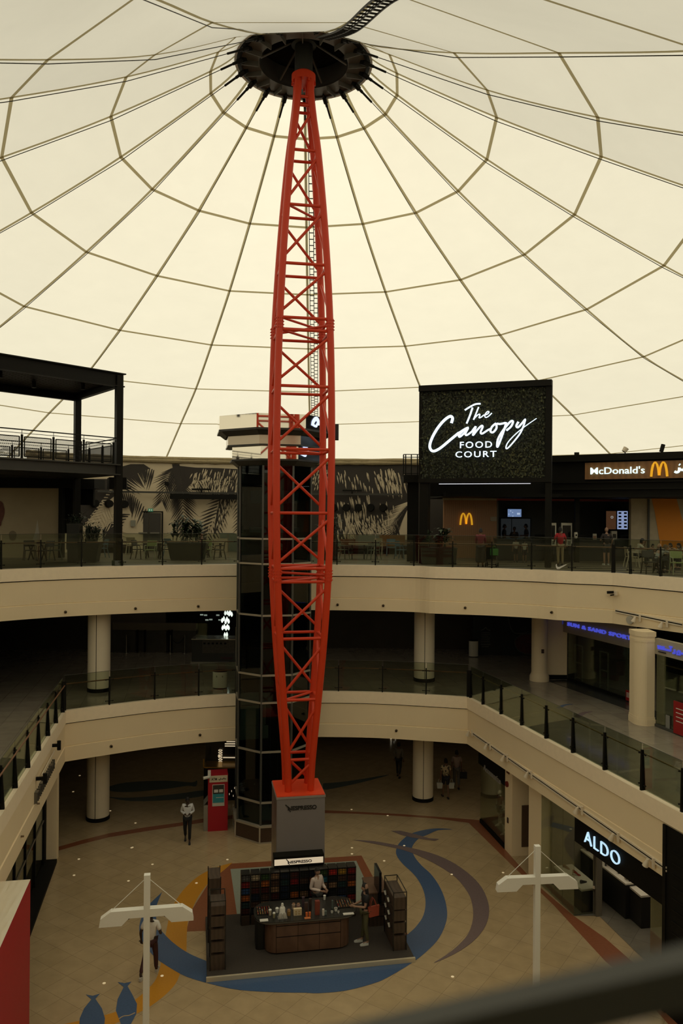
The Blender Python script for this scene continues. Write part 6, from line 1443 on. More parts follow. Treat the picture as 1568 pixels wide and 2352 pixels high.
# second sign, right of the pillar
RA = Vector(gxy(1504, 1668, ZM)); RB = Vector(gxy(1568, 1693, ZM)); rd = (RB - RA).normalized(); RN = Vector((rd.y, -rd.x)); RN = RN if RN.y < 0 else -RN
RF = (Vector((RA.x, RA.y, 0)), Vector((rd.x, rd.y, 0)), Vector((0, 0, 1)), Vector((RN.x, RN.y, 0)))
t = thing('arabic_shop_sign', 'grey sign band with blue lit Arabic lettering at the right edge', 'sign', RF[0] + Vector((0, 0, 8)))
vb2 = uvpix(RF, 1504, 1501.5)[1]; kbox(RF, -.1, 6, vb2, ZU - 2.18, -.2, .0).build('band', SILV, t)
m_ = MB(); rf = (RF[0] + RF[3] * .01, RF[1], RF[2], RF[3])
def rs(pts, w_=.05): stroke(m_, rf, [uvpix(rf, x, y) for x, y in pts], w_, .05, 0, 4, False)
rs([(1512.5, 1482), (1512.5, 1488.5), (1541, 1494.5), (1541, 1487)], .07); rs([(1516.5, 1483), (1516.5, 1489)]); rs([(1520.5, 1484), (1520.5, 1490)]); rs([(1525, 1484.5), (1525, 1491)]); rs([(1538, 1485), (1540, 1485.5)]); rs([(1542, 1486), (1544, 1486.5)])
rs([(1550, 1492), (1550, 1501), (1546, 1500)], .06); rs([(1558, 1495), (1562, 1496), (1562, 1504), (1556, 1503), (1556, 1497), (1562, 1497)], .06); rs([(1562, 1500), (1575, 1503)], .06)
m_.build('arabic_lettering', NEON, t); m_ = MB(); rs([(1513, 1496.5), (1529, 1500)], .03); m_.build('small_print', INK, t)
t = thing('storefront', 'dark glass shop front right of the cream pillar at the right edge', 'shop front', RF[0] + Vector((0, 0, ZM)))
kbox(RF, 0, 6, ZM + .1, vb2, -.06, -.03).build('glass_pane', GL_SHOP, t); kbox(RF, -.5, 7, ZM, ZU - 2.28, -4, -3.8).build('back_wall', DARK, t); kbox(RF, 0, 6, ZM, ZM + .1, -.1, .02).build('base', mat('base_grey', (.06, .06, .055), .4), t)
kbox(RF, .55, .75, ZM + .1, ZM + .55, -.03, -.01).build('door_plate', mat('plate_grey', (.22, .22, .2), .4), t)
redposter(RF, 1549, 1622, 1590, 1688, 'red sale poster on the glass at the right edge of the photo')
# inlays of the middle floor
def minlay(name, pix, m):
    q = smoothpath([gxy(x, y, ZM + .004) for x, y in pix] + [gxy(*pix[0], ZM + .004)], 3)[:-1]; mb = MB(); mb.add([(p_.x, p_.y, ZM + .004) for p_ in q], [list(range(len(q)))]); o = mb.build(name, m); struct(o)
minlay('trim_9', [(1276, 1625), (1295, 1618), (1318, 1617), (1300, 1620), (1285, 1628)], INL_BLUE)
minlay('trim_10', [(1318, 1645), (1335, 1636), (1362, 1634), (1345, 1639), (1330, 1648)], INL_PURPLE)

# ------------------------------------------------------------------ ground floor shops, right
GA = Vector(gxy(1102, 1889)); GB = Vector(gxy(1158.6, 1950)); gd = (GB - GA).normalized(); GN = Vector((gd.y, -gd.x)); GN = GN if GN.x < 0 else -GN
GF = (Vector((GA.x, GA.y, 0)), Vector((gd.x, gd.y, 0)), Vector((0, 0, 1)), Vector((GN.x, GN.y, 0)))
GLn = (GB - GA).length; ZB = ZM - 1.92
t = thing('accessories_shop', 'dark accessories shop window with child mannequins at the ground right', 'shop', GF[0])
vs_ = uvpix(GF, 1099, 1771)[1]
kbox(GF, -.2, GLn, 2.45, ZB, -.15, .02).build('sign_band', DARK, t)
kbox(GF, 0, GLn, .0, .16, -.3, .02).build('plinth', DARK, t)
kbox(GF, 0, GLn, .16, 2.45, -.03, .0).build('glass_pane', glass('shoe_glass', (.86, .88, .82), .02), t)
kbox(GF, -.3, GLn + .3, 0, ZB, -2.6, -2.5).build('back_wall', mat('shop_back', (.03, .026, .02), .7, vary=.3), t)
kbox(GF, .0, GLn, .15, .2, -1.2, -.03).build('window_floor', DARK, t)
kbox(GF, .1, .9, 1.3, 2.45, -1.2, -1.1).build('pale_panel', mat('panel_pale', (.22, .20, .14), .6), t)
gf2 = (GF[0] + GF[3] * .02, GF[1], GF[2], GF[3]); (u0, v0), (u1, v1) = uvpix(gf2, 1111, 1768), uvpix(gf2, 1150, 1790); vt = uvpix(gf2, 1111, 1755)[1]
m_ = MB(); put_text(m_, 'Accessorize', gf2, u0, u1, v0, vt, .03, bold=.01); m_.build('lettering', mat('letter_grey', (.32, .31, .28), .4, .2), t)
# cream pillar and recess
c_ = Vector(gxy(1175, 1967)); d_ = Vector(gxy(1226, 1962))
mb = MB(); mb.prism([(GB.x, GB.y), (c_.x, c_.y), (d_.x + 1.2, d_.y + .1), (d_.x + 1.2, d_.y + 1.4), (GB.x + .9, GB.y + .6)], .0, ZB); pil = struct(mb.build('wall_ground', CREAM), 'cream wall corner between the accessories shop and the shoe shop', 'wall')
PFc = (Vector((GB.x, GB.y, 0)), Vector((c_.x - GB.x, c_.y - GB.y, 0)).normalized(), Vector((0, 0, 1)), None); nn = Vector((PFc[1].y, -PFc[1].x, 0)); nn = nn if nn.y < 0 or nn.x < 0 else -nn; PFc = (PFc[0], PFc[1], PFc[2], nn)
uu, vv = uvpix(PFc, 1165.3, 1801); mb = MB(); q = PFc[0] + PFc[1] * uu + Vector((0, 0, vv)); mb.tube([q, q + nn * .06], .11, 16); mb.tube([q + nn * .06, q + nn * .09], .04, 8); tag(mb.build('alarm_bell', mat('bell_red', (.16, .016, .012), .4), None, True), 'red fire alarm bell on the cream pillar beside the accessories shop', 'alarm bell')
uu, vv = uvpix(PFc, 1166.5, 1884); kbox(PFc, uu - .05, uu + .05, vv - .1, vv + .1, 0, .03, None).build('call_point', mat('call_brown', (.04, .018, .012), .5), None); o = bpy.context.scene.objects['call_point'] if 'call_point' in bpy.context.scene.objects else None
for o in list(COL.objects):
    if o.name.startswith('call_point') and o.parent is None: tag(o, 'small dark call point low on the cream pillar', 'call point')
uu, vv = uvpix(PFc, 1167, 1773.5); o = kbox(PFc, max(.04, uu - .12), uu + .12, vv - .05, vv + .05, 0, .03).build('exit_plate', mat('plate_redbrown', (.12, .04, .025), .5)); tag(o, 'small red-brown plate at the top of the cream pillar', 'sign')
RFc = (Vector((c_.x, c_.y, 0)), Vector((d_.x + 1.2 - c_.x, d_.y + .1 - c_.y, 0)).normalized(), Vector((0, 0, 1)), None); nn = Vector((RFc[1].y, -RFc[1].x, 0)); nn = nn if nn.y < 0 else -nn; RFc = (RFc[0], RFc[1], RFc[2], nn)
(a0, b0), (a1, b1) = uvpix(RFc, 1197, 1945), uvpix(RFc, 1232, 1848)
t = thing('hose_cabinet', 'brown fire hose cabinet door in the cream recess beside the shoe shop', 'cabinet', RFc[0] + RFc[1] * a0)
kbox(RFc, a0, a1, b0, b1, 0, .03).build('door', mat('hose_brown', (.105, .065, .04), .5), t)
(p0, q0_), (p1, q1_) = uvpix(RFc, 1215, 1880), uvpix(RFc, 1227, 1861.5); kbox(RFc, p0, p1, q0_, q1_, .03, .04).build('red_sign', mat('hose_red', (.32, .02, .04), .5), t)
(p0, q0_), (p1, q1_) = uvpix(RFc, 1213, 1921), uvpix(RFc, 1227, 1913); kbox(RFc, p0, p1, q0_, q1_, .03, .04).build('notice', mat('hose_notice', (.35, .30, .22), .5), t)
# pilaster between recess and shoe shop
HA = Vector(gxy(1241, 2033)); HB = Vector(gxy(1317, 2104)); hd = (HB - HA).normalized(); HN = Vector((hd.y, -hd.x)); HN = HN if HN.x < 0 else -HN
HFr = (Vector((HA.x, HA.y, 0)), Vector((hd.x, hd.y, 0)), Vector((0, 0, 1)), Vector((HN.x, HN.y, 0)))
kbox(HFr, -.95, 0, 0, ZB, -.35, -.02).build('wall_pilaster', CREAM); struct(bpy.data.objects['wall_pilaster'])
HLn = (HB - HA).length
IA = Vector(gxy(1374, 2104)); IB = Vector(gxy(1459, 2187)); idr = (IB - IA).normalized(); IN = Vector((idr.y, -idr.x)); IN = IN if IN.x < 0 else -IN
IF = (Vector((IA.x, IA.y, 0)), Vector((idr.x, idr.y, 0)), Vector((0, 0, 1)), Vector((IN.x, IN.y, 0)))
t = thing('shoe_shop', 'glass-fronted shoe shop with dark display blocks at the ground right', 'shop', HFr[0])
GLS = glass('shoe_glass', (.86, .88, .82), .02)
for k in range(3): kbox(HFr, HLn * k / 3 + .01, HLn * (k + 1) / 3 - .01, .02, ZB, -.02, .0).build('glass_pane', GLS, t)
kbox((HFr[0] + HFr[1] * HLn, -HFr[3], HFr[2], HFr[1]), 0, .78, .02, 2.46, -.01, .01).build('glass_return', GLS, t)
DF = (IF[0], IF[1], IF[2], IF[3])
for nm, u in (('door_post', -.12), ('door_post', .04)): kbox(IF, u - .07, u + .0, .0, 2.5, -.1, .1).build(nm, mat('door_steel', (.20, .18, .14), .35, .4), t)
for k in range(3): kbox(IF, 2.9 + 1.5 * k, 2.9 + 1.5 * k + 1.48, .02, 2.5, -.02, .0).build('glass_pane', GLS, t)
FGrey = tile('shoe_floor', (.20, .18, .14), (.22, .2, .16), (.12, .11, .09), .9, math.radians(34), .12)
mb = MB(); e1 = HFr[0] - HFr[3] * .02; e2 = HFr[0] + HFr[1] * HLn - HFr[3] * .02; e3 = IF[0] - IF[3] * .02; e4 = IF[0] + IF[1] * 9; 
fl = [e1, e2, e3, e4, e4 - IF[3] * 5, e1 - HFr[3] * 5.5]; mb.add([(p_.x, p_.y, .012) for p_ in fl], [list(range(6))]); mb.build('shop_floor', FGrey, t)
kbox(IF, -5, 9, 0, ZB, -5.2, -5.0).build('back_wall', mat('shoe_wall', (.24, .20, .14), .7, vary=.1), t)
kbox(HFr, -.2, .1, 0, ZB, -5.6, -.36).build('side_wall', mat('shoe_side', (.20, .17, .12), .7, vary=.1), t)
BLK = mat('display_black', (.014, .013, .011), .45); WT = mat('display_top', (.62, .58, .48), .4)
def hbox(fr_, u0, u1, d0, d1, z0_, z1_, m, nm): return kbox(fr_, u0, u1, z0_, z1_, -d1, -d0).build(nm, m, t)
hbox(HFr, .35, HLn - .1, .35, 1.0, .02, .72, BLK, 'display_block'); hbox(HFr, .33, HLn - .08, .33, 1.02, .72, .78, WT, 'display_top')
hbox(HFr, .1, HLn + .6, 1.5, 2.1, .02, 1.12, BLK, 'display_block'); hbox(HFr, .08, HLn + .62, 1.48, 2.12, 1.12, 1.17, WT, 'display_top')
hbox(HFr, .8, 1.9, 1.75, 2.1, 1.17, 1.5, WT, 'display_step')
hbox(IF, .25, 1.0, .9, 2.4, .02, 1.0, BLK, 'display_block'); hbox(IF, .23, 1.02, .88, 2.42, 1.0, 1.06, WT, 'display_top')
hbox(IF, -1.5, 3.5, 4.0, 4.9, .02, .55, BLK, 'display_block'); hbox(IF, -1.5, 3.5, 3.98, 4.9, .55, .60, WT, 'display_top')
hbox(IF, 3.4, 3.9, .5, .9, .02, .6, WT, 'display_cube'); hbox(IF, 4.8, 5.4, .7, 1.2, .02, .8, WT, 'display_cube')
hbox(HFr, HLn + .3, HLn + .37, 2.3, 2.34, 1.5, 2.0, mat('lit_slot', (.8, .75, .4), .4, vary=0, emit=(.9, .85, .45), estr=.5), 'lit_slot')
def shoe(fr_, u, d, z, c, lab, high=False, rz=0.0):
    q = fr_[0] + fr_[1] * u - fr_[3] * d + Vector((0, 0, z)); s_ = thing('shoe', lab, 'shoe', q, math.atan2(fr_[1].y, fr_[1].x) + rz, 'shoes in the shoe shop'); m_ = mat('shoe_' + c[0], c[1], .4)
    mb = MB(); hh = .07 if high else .0
    pf = [(-.13, .03 + hh, .10 + hh, .04), (-.08, .02 + hh, .11 + hh, .042), (0, .012 + hh * .6, .075 + hh * .6, .042), (.07, .006, .05, .045), (.12, .004, .035, .035), (.15, .006, .02, .012)]
    vs = []; 
    for x, z0_, z1_, w_ in pf: vs += [(x, -w_, z0_), (x, w_, z0_), (x, w_ * .7, z1_), (x, -w_ * .7, z1_)]
    fs_ = [(i * 4 + j, i * 4 + (j + 1) % 4, i * 4 + 4 + (j + 1) % 4, i * 4 + 4 + j) for i in range(5) for j in range(4)] + [(3, 2, 1, 0), (20, 21, 22, 23)]
    mb.add(vs, fs_); mb.build('upper', m_, s_, True, world=False)
    mb = MB(); mb.box((-.11, 0, (.03 + hh) / 2), (.03, .04, .03 + hh)); mb.build('heel', INK, s_, world=False)
SC = [('brown', (.16, .07, .04)), ('black', (.015, .014, .013)), ('tan', (.30, .18, .10)), ('red', (.22, .03, .02)), ('pale', (.5, .42, .32))]
k = 0
for fr_, u, d, z, n, row in ((HFr, .6, .65, .78, 4, 'low front block'), (HFr, .4, 1.7, 1.17, 5, 'tall back block'), (IF, .4, 1.3, 1.06, 3, 'block beside the door'), (IF, -.6, 4.4, .60, 5, 'far low bench')):
    for i in range(n):
        c = SC[(k * 7 + i * 3) % 5]; shoe(fr_, u + i * (.55 if n > 3 else .22), d + .06 * (i % 2), z, c, '%s %s shoe, %s along the %s of the shoe shop' % (c[0], 'high-heeled' if (k + i) % 2 else 'flat', ORD[i], row), (k + i) % 2 == 1, .4 + i * .7)
    k += 1
t3 = thing('handbag', 'brown handbag on the tall back block in the shoe shop', 'bag', HFr[0] + HFr[1] * .25 - HFr[3] * 1.8 + Vector((0, 0, 1.17)))
mb = MB(); mb.bb(-.16, .16, -.06, .06, 0, .2); mb.build('body', mat('bag_brown', (.22, .10, .06), .5), t3, world=False); mb = MB(); mb.tube([(-.1, 0, .2), (-.06, 0, .3), (.06, 0, .3), (.1, 0, .2)], .012, 6); mb.build('strap', INK, t3, world=False)
# sign board in the fascia plane
ALn = 4.6
AFr = (HFr[0] + HFr[1] * (HLn + .02) + HFr[3] * .0, (Vector((dr.x, dr.y, 0))), Vector((0, 0, 1)), None); nn = Vector((dr.y, -dr.x, 0)); nn = nn if nn.x < 0 else -nn; AFr = (AFr[0], AFr[1], AFr[2], nn)
t = thing('shoe_shop_sign', 'black sign band with pale blue glowing letters above the shoe shop door', 'sign', AFr[0] + Vector((0, 0, 2.5)))
vbt = uvpix(AFr, 1319.5, 1931.6)[1]
kbox(AFr, 0, 7.5, vbt, ZB + .02, -.3, .0).build('band', DARK, t)
af = (AFr[0] + nn * .01, AFr[1], AFr[2], nn)
(u0, v0), (u1, _) = uvpix(af, 1343.5, 1933), uvpix(af, 1424.5, 1978); vt = uvpix(af, 1352, 1911)[1]
m_ = MB(); put_text(m_, 'ALDO', af, u0, u1, v0, vt, .05, bold=-.018, space=1.15); letters(m_, 'letter', mat('blue_glow', (.7, .85, .95), .4, vary=0, emit=(.50, .78, 1.0), estr=.85), t)
# roller shutter at the right edge
sp = at_px([k1 + dr * .01, k1 + dr * 16], ZM - .9, 1531); s0 = Vector((sp[0], sp[1])) ; 
SHF = (Vector((s0.x, s0.y, 0)), Vector((dr.x, dr.y, 0)), Vector((0, 0, 1)), nn)
t = thing('roller_shutter', 'black roller shutter column at the right edge below the middle floor', 'shutter', SHF[0])
kbox(SHF, 0, 6, 0, ZM - .5, .085, .098).build('box', DARK, t)
for k in range(14): kbox(SHF, .35, 6, .4 + .3 * k, .43 + .3 * k, .098, .115).build('rib', BLACK, t)
kbox(SHF, 0, .12, 0, ZM - .5, .098, .135).build('guide', BLACK, t)

# ------------------------------------------------------------------ ground floor shops, left
LA = Vector(gxy(135, 1969)); LB_ = Vector(gxy(70, 2150)); ldr = (LB_ - LA).normalized(); LN = Vector((ldr.y, -ldr.x)); LN = LN if LN.x > 0 else -LN
LFr = (Vector((LA.x, LA.y, 0)), Vector((ldr.x, ldr.y, 0)), Vector((0, 0, 1)), Vector((LN.x, LN.y, 0)))
kbox(LFr, -.05, .42, 0, ZB, -.9, -.02).build('wall_pier', CREAM); struct(bpy.data.objects['wall_pier'])
t = thing('storefront', 'dark glass shop front with black sill at the ground left', 'shop', LFr[0])
for k in range(5): kbox(LFr, .95 + 1.7 * k, .95 + 1.7 * k + 1.62, .25, ZB - .3, -.45, -.42).build('glass_pane', GL_SHOP, t)
for u in (.46, .62, .80, 2.58, 4.28, 5.98): kbox(LFr, u, u + .08, 0, ZB, -.5, -.38).build('frame', DARK, t)
kbox(LFr, .9, 10, ZB - .3, ZB, -.5, -.36).build('head_band', DARK, t)
kbox(LFr, .42, 10, 0, .12, -.5, .0).build('black_sill', DARK, t)
kbox(LFr, -.5, 10, 0, ZB, -3.4, -3.2).build('back_wall', SHOPW, t)
kbox(LFr, 1.0, 9, 1.75, 1.80, -.41, -.38).build('cross_bar', mat('bar_grey', (.16, .14, .10), .4), t)
t = thing('projecting_shop_letters', 'dark chrome shop letters seen edge-on along the lower left fascia', 'sign', aty(110, 1800, 29))
ML_ = MID[:6]
LNM = mat('letter_chrome', (.16, .155, .14), .25, .6)
for k in range(8):
    px = 128.5 - 5.2 * k; py = 1757 + 10.4 * k; r_ = on_fascia(ML_, 0, px, py, .2)
    if r_ is None: continue
    p_, n_, e_ = r_; N3 = Vector((n_.x, n_.y, 0)); E3 = Vector((e_.x, e_.y, 0)); mb = MB(); z_ = p_.z; b0 = p_ - N3 * .12
    mb.beam(b0 + E3 * .12 + Vector((0, 0, -.16)), b0 + E3 * .12 + Vector((0, 0, .16)), .12, .05); mb.beam(b0 - E3 * .12 + Vector((0, 0, -.16)), b0 - E3 * .12 + Vector((0, 0, .16)), .12, .05); mb.beam(b0 - E3 * .12 + Vector((0, 0, .14 if k % 2 else 0)), b0 + E3 * .12 + Vector((0, 0, .14 if k % 2 else 0)), .16, .06); mb.build('letter', LNM, t)
for px, py, lab in ((127, 1712, 'black wall spotlight on the lower left fascia, near the corner'), (94, 1788, 'black wall spotlight on the lower left fascia, further from the corner')):
    r_ = on_fascia(ML_, 0, px, py, .2)
    if r_:
        p_, n_, e_ = r_; N3 = Vector((n_.x, n_.y, 0)); t = thing('wall_spotlight', lab, 'spotlight', p_, 0, 'black spotlights on the left fascia')
        mb = MB(); mb.beam(p_ - N3 * .14, p_ + N3 * .12, .08, .1); mb.build('bracket', BLACK, t); mb = MB(); mb.tube([p_ + N3 * .12 + Vector((0, 0, .15)), p_ + N3 * .12 - Vector((0, 0, .16))], .065, 10); mb.build('lamp_head', BLACK, t)
a = on_fascia(ML_, 0, 125, 1725, .12); b = on_fascia(ML_, 0, 96, 1780, .12)
if a and b: mb = MB(); mb.beam(a[0], b[0], .03, .03); tag(mb.build('light_rail', CREAMW), 'thin pale rail between two black spotlights on the left fascia', 'rail')
for px, py, lab in ((85, 1846, 'tiny brown nozzle on the lower left fascia, upper one'), (48, 1921, 'tiny brown nozzle on the lower left fascia, lower one')):
    r_ = on_fascia(ML_, 0, px, py, .08)
    if r_: p_, n_, e_ = r_; N3 = Vector((n_.x, n_.y, 0)); mb = MB(); mb.tube([p_, p_ + N3 * .08], .03, 8); tag(mb.build('spray_nozzle', mat('nozzle_brown', (.16, .11, .06), .5)), lab, 'nozzle')
# far ground corridor lights
random.seed(5)
t = thing('shop_lights', 'string of tiny shop lights far back left of the right ground column', 'shop lights', aty(925, 1710, 46))
SPK = mat('sparkle_warm', (.5, .45, .35), .4, vary=0, emit=(.9, .8, .6), estr=.35)
for k in range(34):
    x = 897 + 52 * random.random(); y = 1690 + (x - 897) * .75 + random.uniform(-6, 8)
    mb = MB(); c = aty(x, y, 46); mb.box(c, (.07, .02, .10)); mb.build('lamp', SPK, t)
# ------------------------------------------------------------------ food court furniture
TEAKD = mat('dark_chair', (.03, .022, .016), .5)
CHM = {'green': (mat('chair_green', (.22, .27, .10), .5), mat('chair_sage', (.34, .36, .24), .5)), 'dark': (mat('chair_dark', (.035, .030, .024), .5), TEAKD), 'blue': (mat('chair_blue', (.07, .13, .17), .5), mat('chair_blue_leg', (.10, .16, .19), .5)), 'white': (mat('chair_cream', (.34, .29, .19), .5), mat('chair_cream_leg', (.42, .38, .28), .5)), 'sage': (mat('chair_sage_dark', (.10, .12, .08), .5), mat('chair_sage_leg', (.12, .14, .10), .5))}
CHP = {}
def chair(kind, px, py, rz, label, Y=None):
    p = atz(px, py, ZU) if Y is None else Vector((aty(px, py, Y).x, Y, ZU))
    if kind in CHP: return dup(CHP[kind], p, rz, label)
    pm, lm = CHM[kind]
    t = thing('cafe_chair', label, 'chair', p, rz, 'food court cafe chairs'); CHP[kind] = t
    mb = MB(); mb.bb(-.22, .22, -.22, .20, .44, .475); mb.build('seat', pm, t, world=False)
    mb = MB(); mb.add([(-.22, .19, .62), (.22, .19, .62), (.23, .26, .90), (-.23, .26, .90), (-.22, .215, .62), (.22, .215, .62), (.23, .285, .90), (-.23, .285, .90)], [(0, 1, 2, 3), (7, 6, 5, 4), (4, 5, 1, 0), (5, 6, 2, 1), (6, 7, 3, 2), (7, 4, 0, 3)]); mb.build('backrest', pm, t, world=False)
    for x in (-1, 1):
        mb = MB(); mb.beam((x * .22, -.22, .46), (x * .25, -.27, 0), .035, .035); mb.build('leg', lm, t, world=False)
        mb = MB(); mb.beam((x * .24, .30, 0), (x * .22, .2, .46), .035, .035); mb.beam((x * .22, .2, .46), (x * .225, .25, .86), .03, .03); mb.build('leg', lm, t, world=False)
        mb = MB(); mb.tube([(x * .23, .22, .66), (x * .26, .0, .67), (x * .25, -.2, .65), (x * .235, -.24, .46)], .016, 6); mb.build('armrest', lm, t, world=False)
    return t
for k, px, py, rz, lab in [('dark', 68, 1287, .5, 'dark cafe chair at the left table near the painted balloon'), ('dark', 106, 1288, -.4, 'dark cafe chair right of the left table, under the painted sail'), ('sage', 127, 1286, -1.2, 'sage cafe chair against the dark portal at left'), ('blue', 233, 1281, -.9, 'pale blue cafe chair beside the tall bush planter'),
    ('white', 303, 1273, 3.1, 'cream cafe chair below the call point cabinet'), ('dark', 318, 1284, 1.3, 'dark cafe chair left of the green one below the double door'), ('green', 346, 1285, 0, 'green cafe chair with its back turned, below the double door'), ('dark', 379, 1284, -1.2, 'dark cafe chair between the green chair and the wide planter'), ('blue', 392, 1277, 2.6, 'bluish cafe chair behind the dark one left of the wide planter'),
    ('green', 474, 1284, 0, 'green cafe chair at the table right of the wide planter'), ('dark', 504, 1285, -1.4, 'dark armchair nearest the lift, right of a green chair'), ('sage', 786, 1284, 1.1, 'dark sage cafe chair at left of the table right of the mast'), ('sage', 858, 1285, -1.2, 'sage armchair at right of the table right of the mast'), ('white', 872, 1273, 2.7, 'cream cafe chair in front of the wooden partition'), ('blue', 898, 1277, 0, 'blue cafe chair with its back turned in front of the wooden partition'),
    ('blue', 922, 1284, 1.0, 'blue cafe chair turned sideways left of the leafy sign post'), ('green', 950, 1283, 0, 'pale green cafe chair close to the leafy sign post'), ('white', 1450, 1303, 1.5, 'cream cafe chair under the man in white tee eating'), ('dark', 1492, 1318, 0, 'dark cafe chair with its back turned at the crowded table'), ('green', 1556, 1320, -.1, 'pale green cafe chair at the right edge of the food court')]:
    chair(k, px, py, rz, lab)
TB = None
for px, py, lab in [(86, 1286, 'dark cafe table near the painted balloon'), (352, 1281, 'cafe table below the double door'), (492, 1280, 'cafe table right of the wide planter'), (822, 1284, 'cafe table with crossed trestle legs right of the mast'), (937, 1281, 'cafe table behind the leafy sign post'), (1524, 1313, 'crowded cafe table at the right edge')]:
    p = atz(px, py, ZU)
    if TB: dup(TB, p, None, lab); continue
    TB = thing('cafe_table', lab, 'table', p, 0, 'food court cafe tables')
    mb = MB(); mb.bb(-.48, .48, -.4, .4, .72, .75); mb.build('tabletop', mat('table_pale', (.26, .21, .13), .4), TB, world=False)
    for x in (-.3, .3):
        mb = MB(); mb.beam((x, -.3, 0), (x, 0, .4), .05, .05); mb.beam((x, .3, 0), (x, 0, .4), .05, .05); mb.beam((x, 0, .38), (x, -.25, .72), .05, .05); mb.beam((x, 0, .38), (x, .25, .72), .05, .05); mb.build('trestle', TEAKD, TB, world=False)
    mb = MB(); mb.tube([(-.3, 0, .4), (.3, 0, .4)], .02, 6); mb.build('stretcher', TEAKD, TB, world=False)
# low partitions and benches
def partition(x0, x1, ytop, ybot, c, lab, round_=False):
    Yp = 2.25 * FPX / (ybot - 1178); a = aty(x0, ytop, Yp); b = aty(x1, ytop, Yp); mb = MB()
    if round_:
        H = a.z; q = [(a.x, ZU), (b.x, ZU), (b.x, H - .35), (b.x - .1, H - .12), (b.x - .35, H), (a.x, H)]
        mb.add([(x, Yp, z) for x, z in q] + [(x, Yp + .15, z) for x, z in q], [list(range(6)), list(range(6, 12))[::-1]] + [(i, 6 + i, 6 + (i + 1) % 6, (i + 1) % 6) for i in range(6)])
    else: mb.bb(a.x, b.x, Yp, Yp + .15, ZU, a.z)
    tag(mb.build('seating_partition', mat('partition_%d' % x0, c, .7, vary=.08)), lab, 'partition', 'low seating partitions')
partition(227, 264, 1224, 1266, (.20, .17, .11), 'beige seating partition right of the tall bush planter')
partition(280, 300, 1226, 1266, (.16, .13, .09), 'narrow beige seating partition right of the black post')
partition(491, 522, 1237, 1270, (.33, .27, .18), 'cream seating partition behind the dark armchair near the lift')
partition(505, 550, 1224, 1267, (.15, .16, .12), 'grey-green rounded seating partition next to the lift', True)
partition(780, 816, 1238, 1268, (.12, .06, .03), 'low brown seating partition right of the mast')
partition(816, 871, 1229, 1268, (.17, .17, .13), 'grey-green seating partition right of the mast')
partition(871, 930, 1229, 1268, (.20, .105, .04), 'orange-brown wooden seating partition left of the leafy sign')
partition(930, 962, 1240, 1270, (.16, .12, .08), 'dim brown seating partition beside the leafy sign post')
for x0, x1, lab in ((226, 300, 'dark bench along the mural under the black post'), (784, 940, 'dark bench along the mural right of the mast')):
    yb = 43.3 if x0 < 500 else 44.2; a = aty(x0, 1266, yb); b = aty(x1, 1266, yb); mb = MB(); mb.bb(a.x, b.x, yb - .1, yb + .5, ZU + .32, ZU + .45); q = tag(mb.build('bench', TEAKD), lab, 'bench'); mb = MB(); mb.bb(a.x, b.x, yb, yb + .4, ZU, ZU + .32); mb.build('base', DARK, q)
# planters
LG = [mat('plant_dark', (.016, .028, .010), .5), mat('plant_mid', (.035, .055, .018), .5)]
def blade(mb, base, d, L, w, droop, mi):
    d = d.normalized(); s_ = d.cross(Vector((0, 0, 1))); s_ = s_.normalized() if s_.length > .01 else Vector((1, 0, 0)); pts = []
    for k in range(5):
        f = k / 4; p = base + d * L * f - Vector((0, 0, droop * L * f * f)); ww = w * math.sin(pi * min(.98, .15 + f * .85)); pts += [p - s_ * ww / 2, p + s_ * ww / 2]
    mb.add(pts, [(2 * k, 2 * k + 1, 2 * k + 3, 2 * k + 2) for k in range(4)], mi)
def planter(px, py, wt, wb, d, h, lab, kind, hp, n, seed):
    p = atz(px, py, ZU); p.y += d / 2; t = thing('planter', lab, 'planter', p, 0, 'food court planters'); random.seed(seed)
    mb = MB(); A_ = [(-wb / 2, -d / 2), (wb / 2, -d / 2), (wb / 2, d / 2), (-wb / 2, d / 2)]; B_ = [(x * wt / wb, y * 1.1) for x, y in A_]
    mb.add([(*q, 0) for q in A_] + [(*q, h) for q in B_], [(3, 2, 1, 0), (4, 5, 6, 7), (0, 1, 5, 4), (1, 2, 6, 5), (2, 3, 7, 6), (3, 0, 4, 7)]); mb.build('pot', mat('pot_dark', (.022, .022, .018), .4, vary=.15), t, world=False)
    mb = MB(); mb.bb(-wt / 2 - .01, wt / 2 + .01, -d * .56, d * .56, h - .06, h + .005); mb.build('rim', mat('pot_rim', (.03, .03, .025), .4), t, world=False)
    st = MB(); lf = MB()
    for k in range(max(1, n // 14)):
        x = random.uniform(-wt * .38, wt * .38); y = random.uniform(-d * .3, d * .3); H = hp * random.uniform(.6, 1); top = Vector((x + random.uniform(-.15, .15), y, h + H * .8)); st.tube([(x, y, h - .02), top], .02, 5)
        for j in range(14):
            f = random.uniform(.25, 1.0); b = Vector((x, y, h)).lerp(top, f); an = random.uniform(0, 2 * pi)
            if kind == 'palm': blade(lf, b, Vector((math.cos(an), math.sin(an), random.uniform(.3, 1.2))), random.uniform(.3, .6), .07, .7, random.randrange(2))
            elif kind == 'bush': blade(lf, b + Vector((random.uniform(-.3, .3), random.uniform(-.2, .2), random.uniform(-.1, .2))), Vector((math.cos(an), math.sin(an), random.uniform(-.2, .8))), random.uniform(.14, .26), .06, .4, random.randrange(2))
            else: blade(lf, b, Vector((math.cos(an), math.sin(an), random.uniform(.5, 1.6))), random.uniform(.4, .75), .15, .6, random.randrange(2))
    st.build('stem', LG[0], t, world=False); lf.build('foliage', LG, t, world=False)
    return t
planter(428, 1287, 1.85, 1.45, .7, .82, 'wide dark planter with leafy palms under the cream trellis arch', 'broad', 1.5, 210, 31)
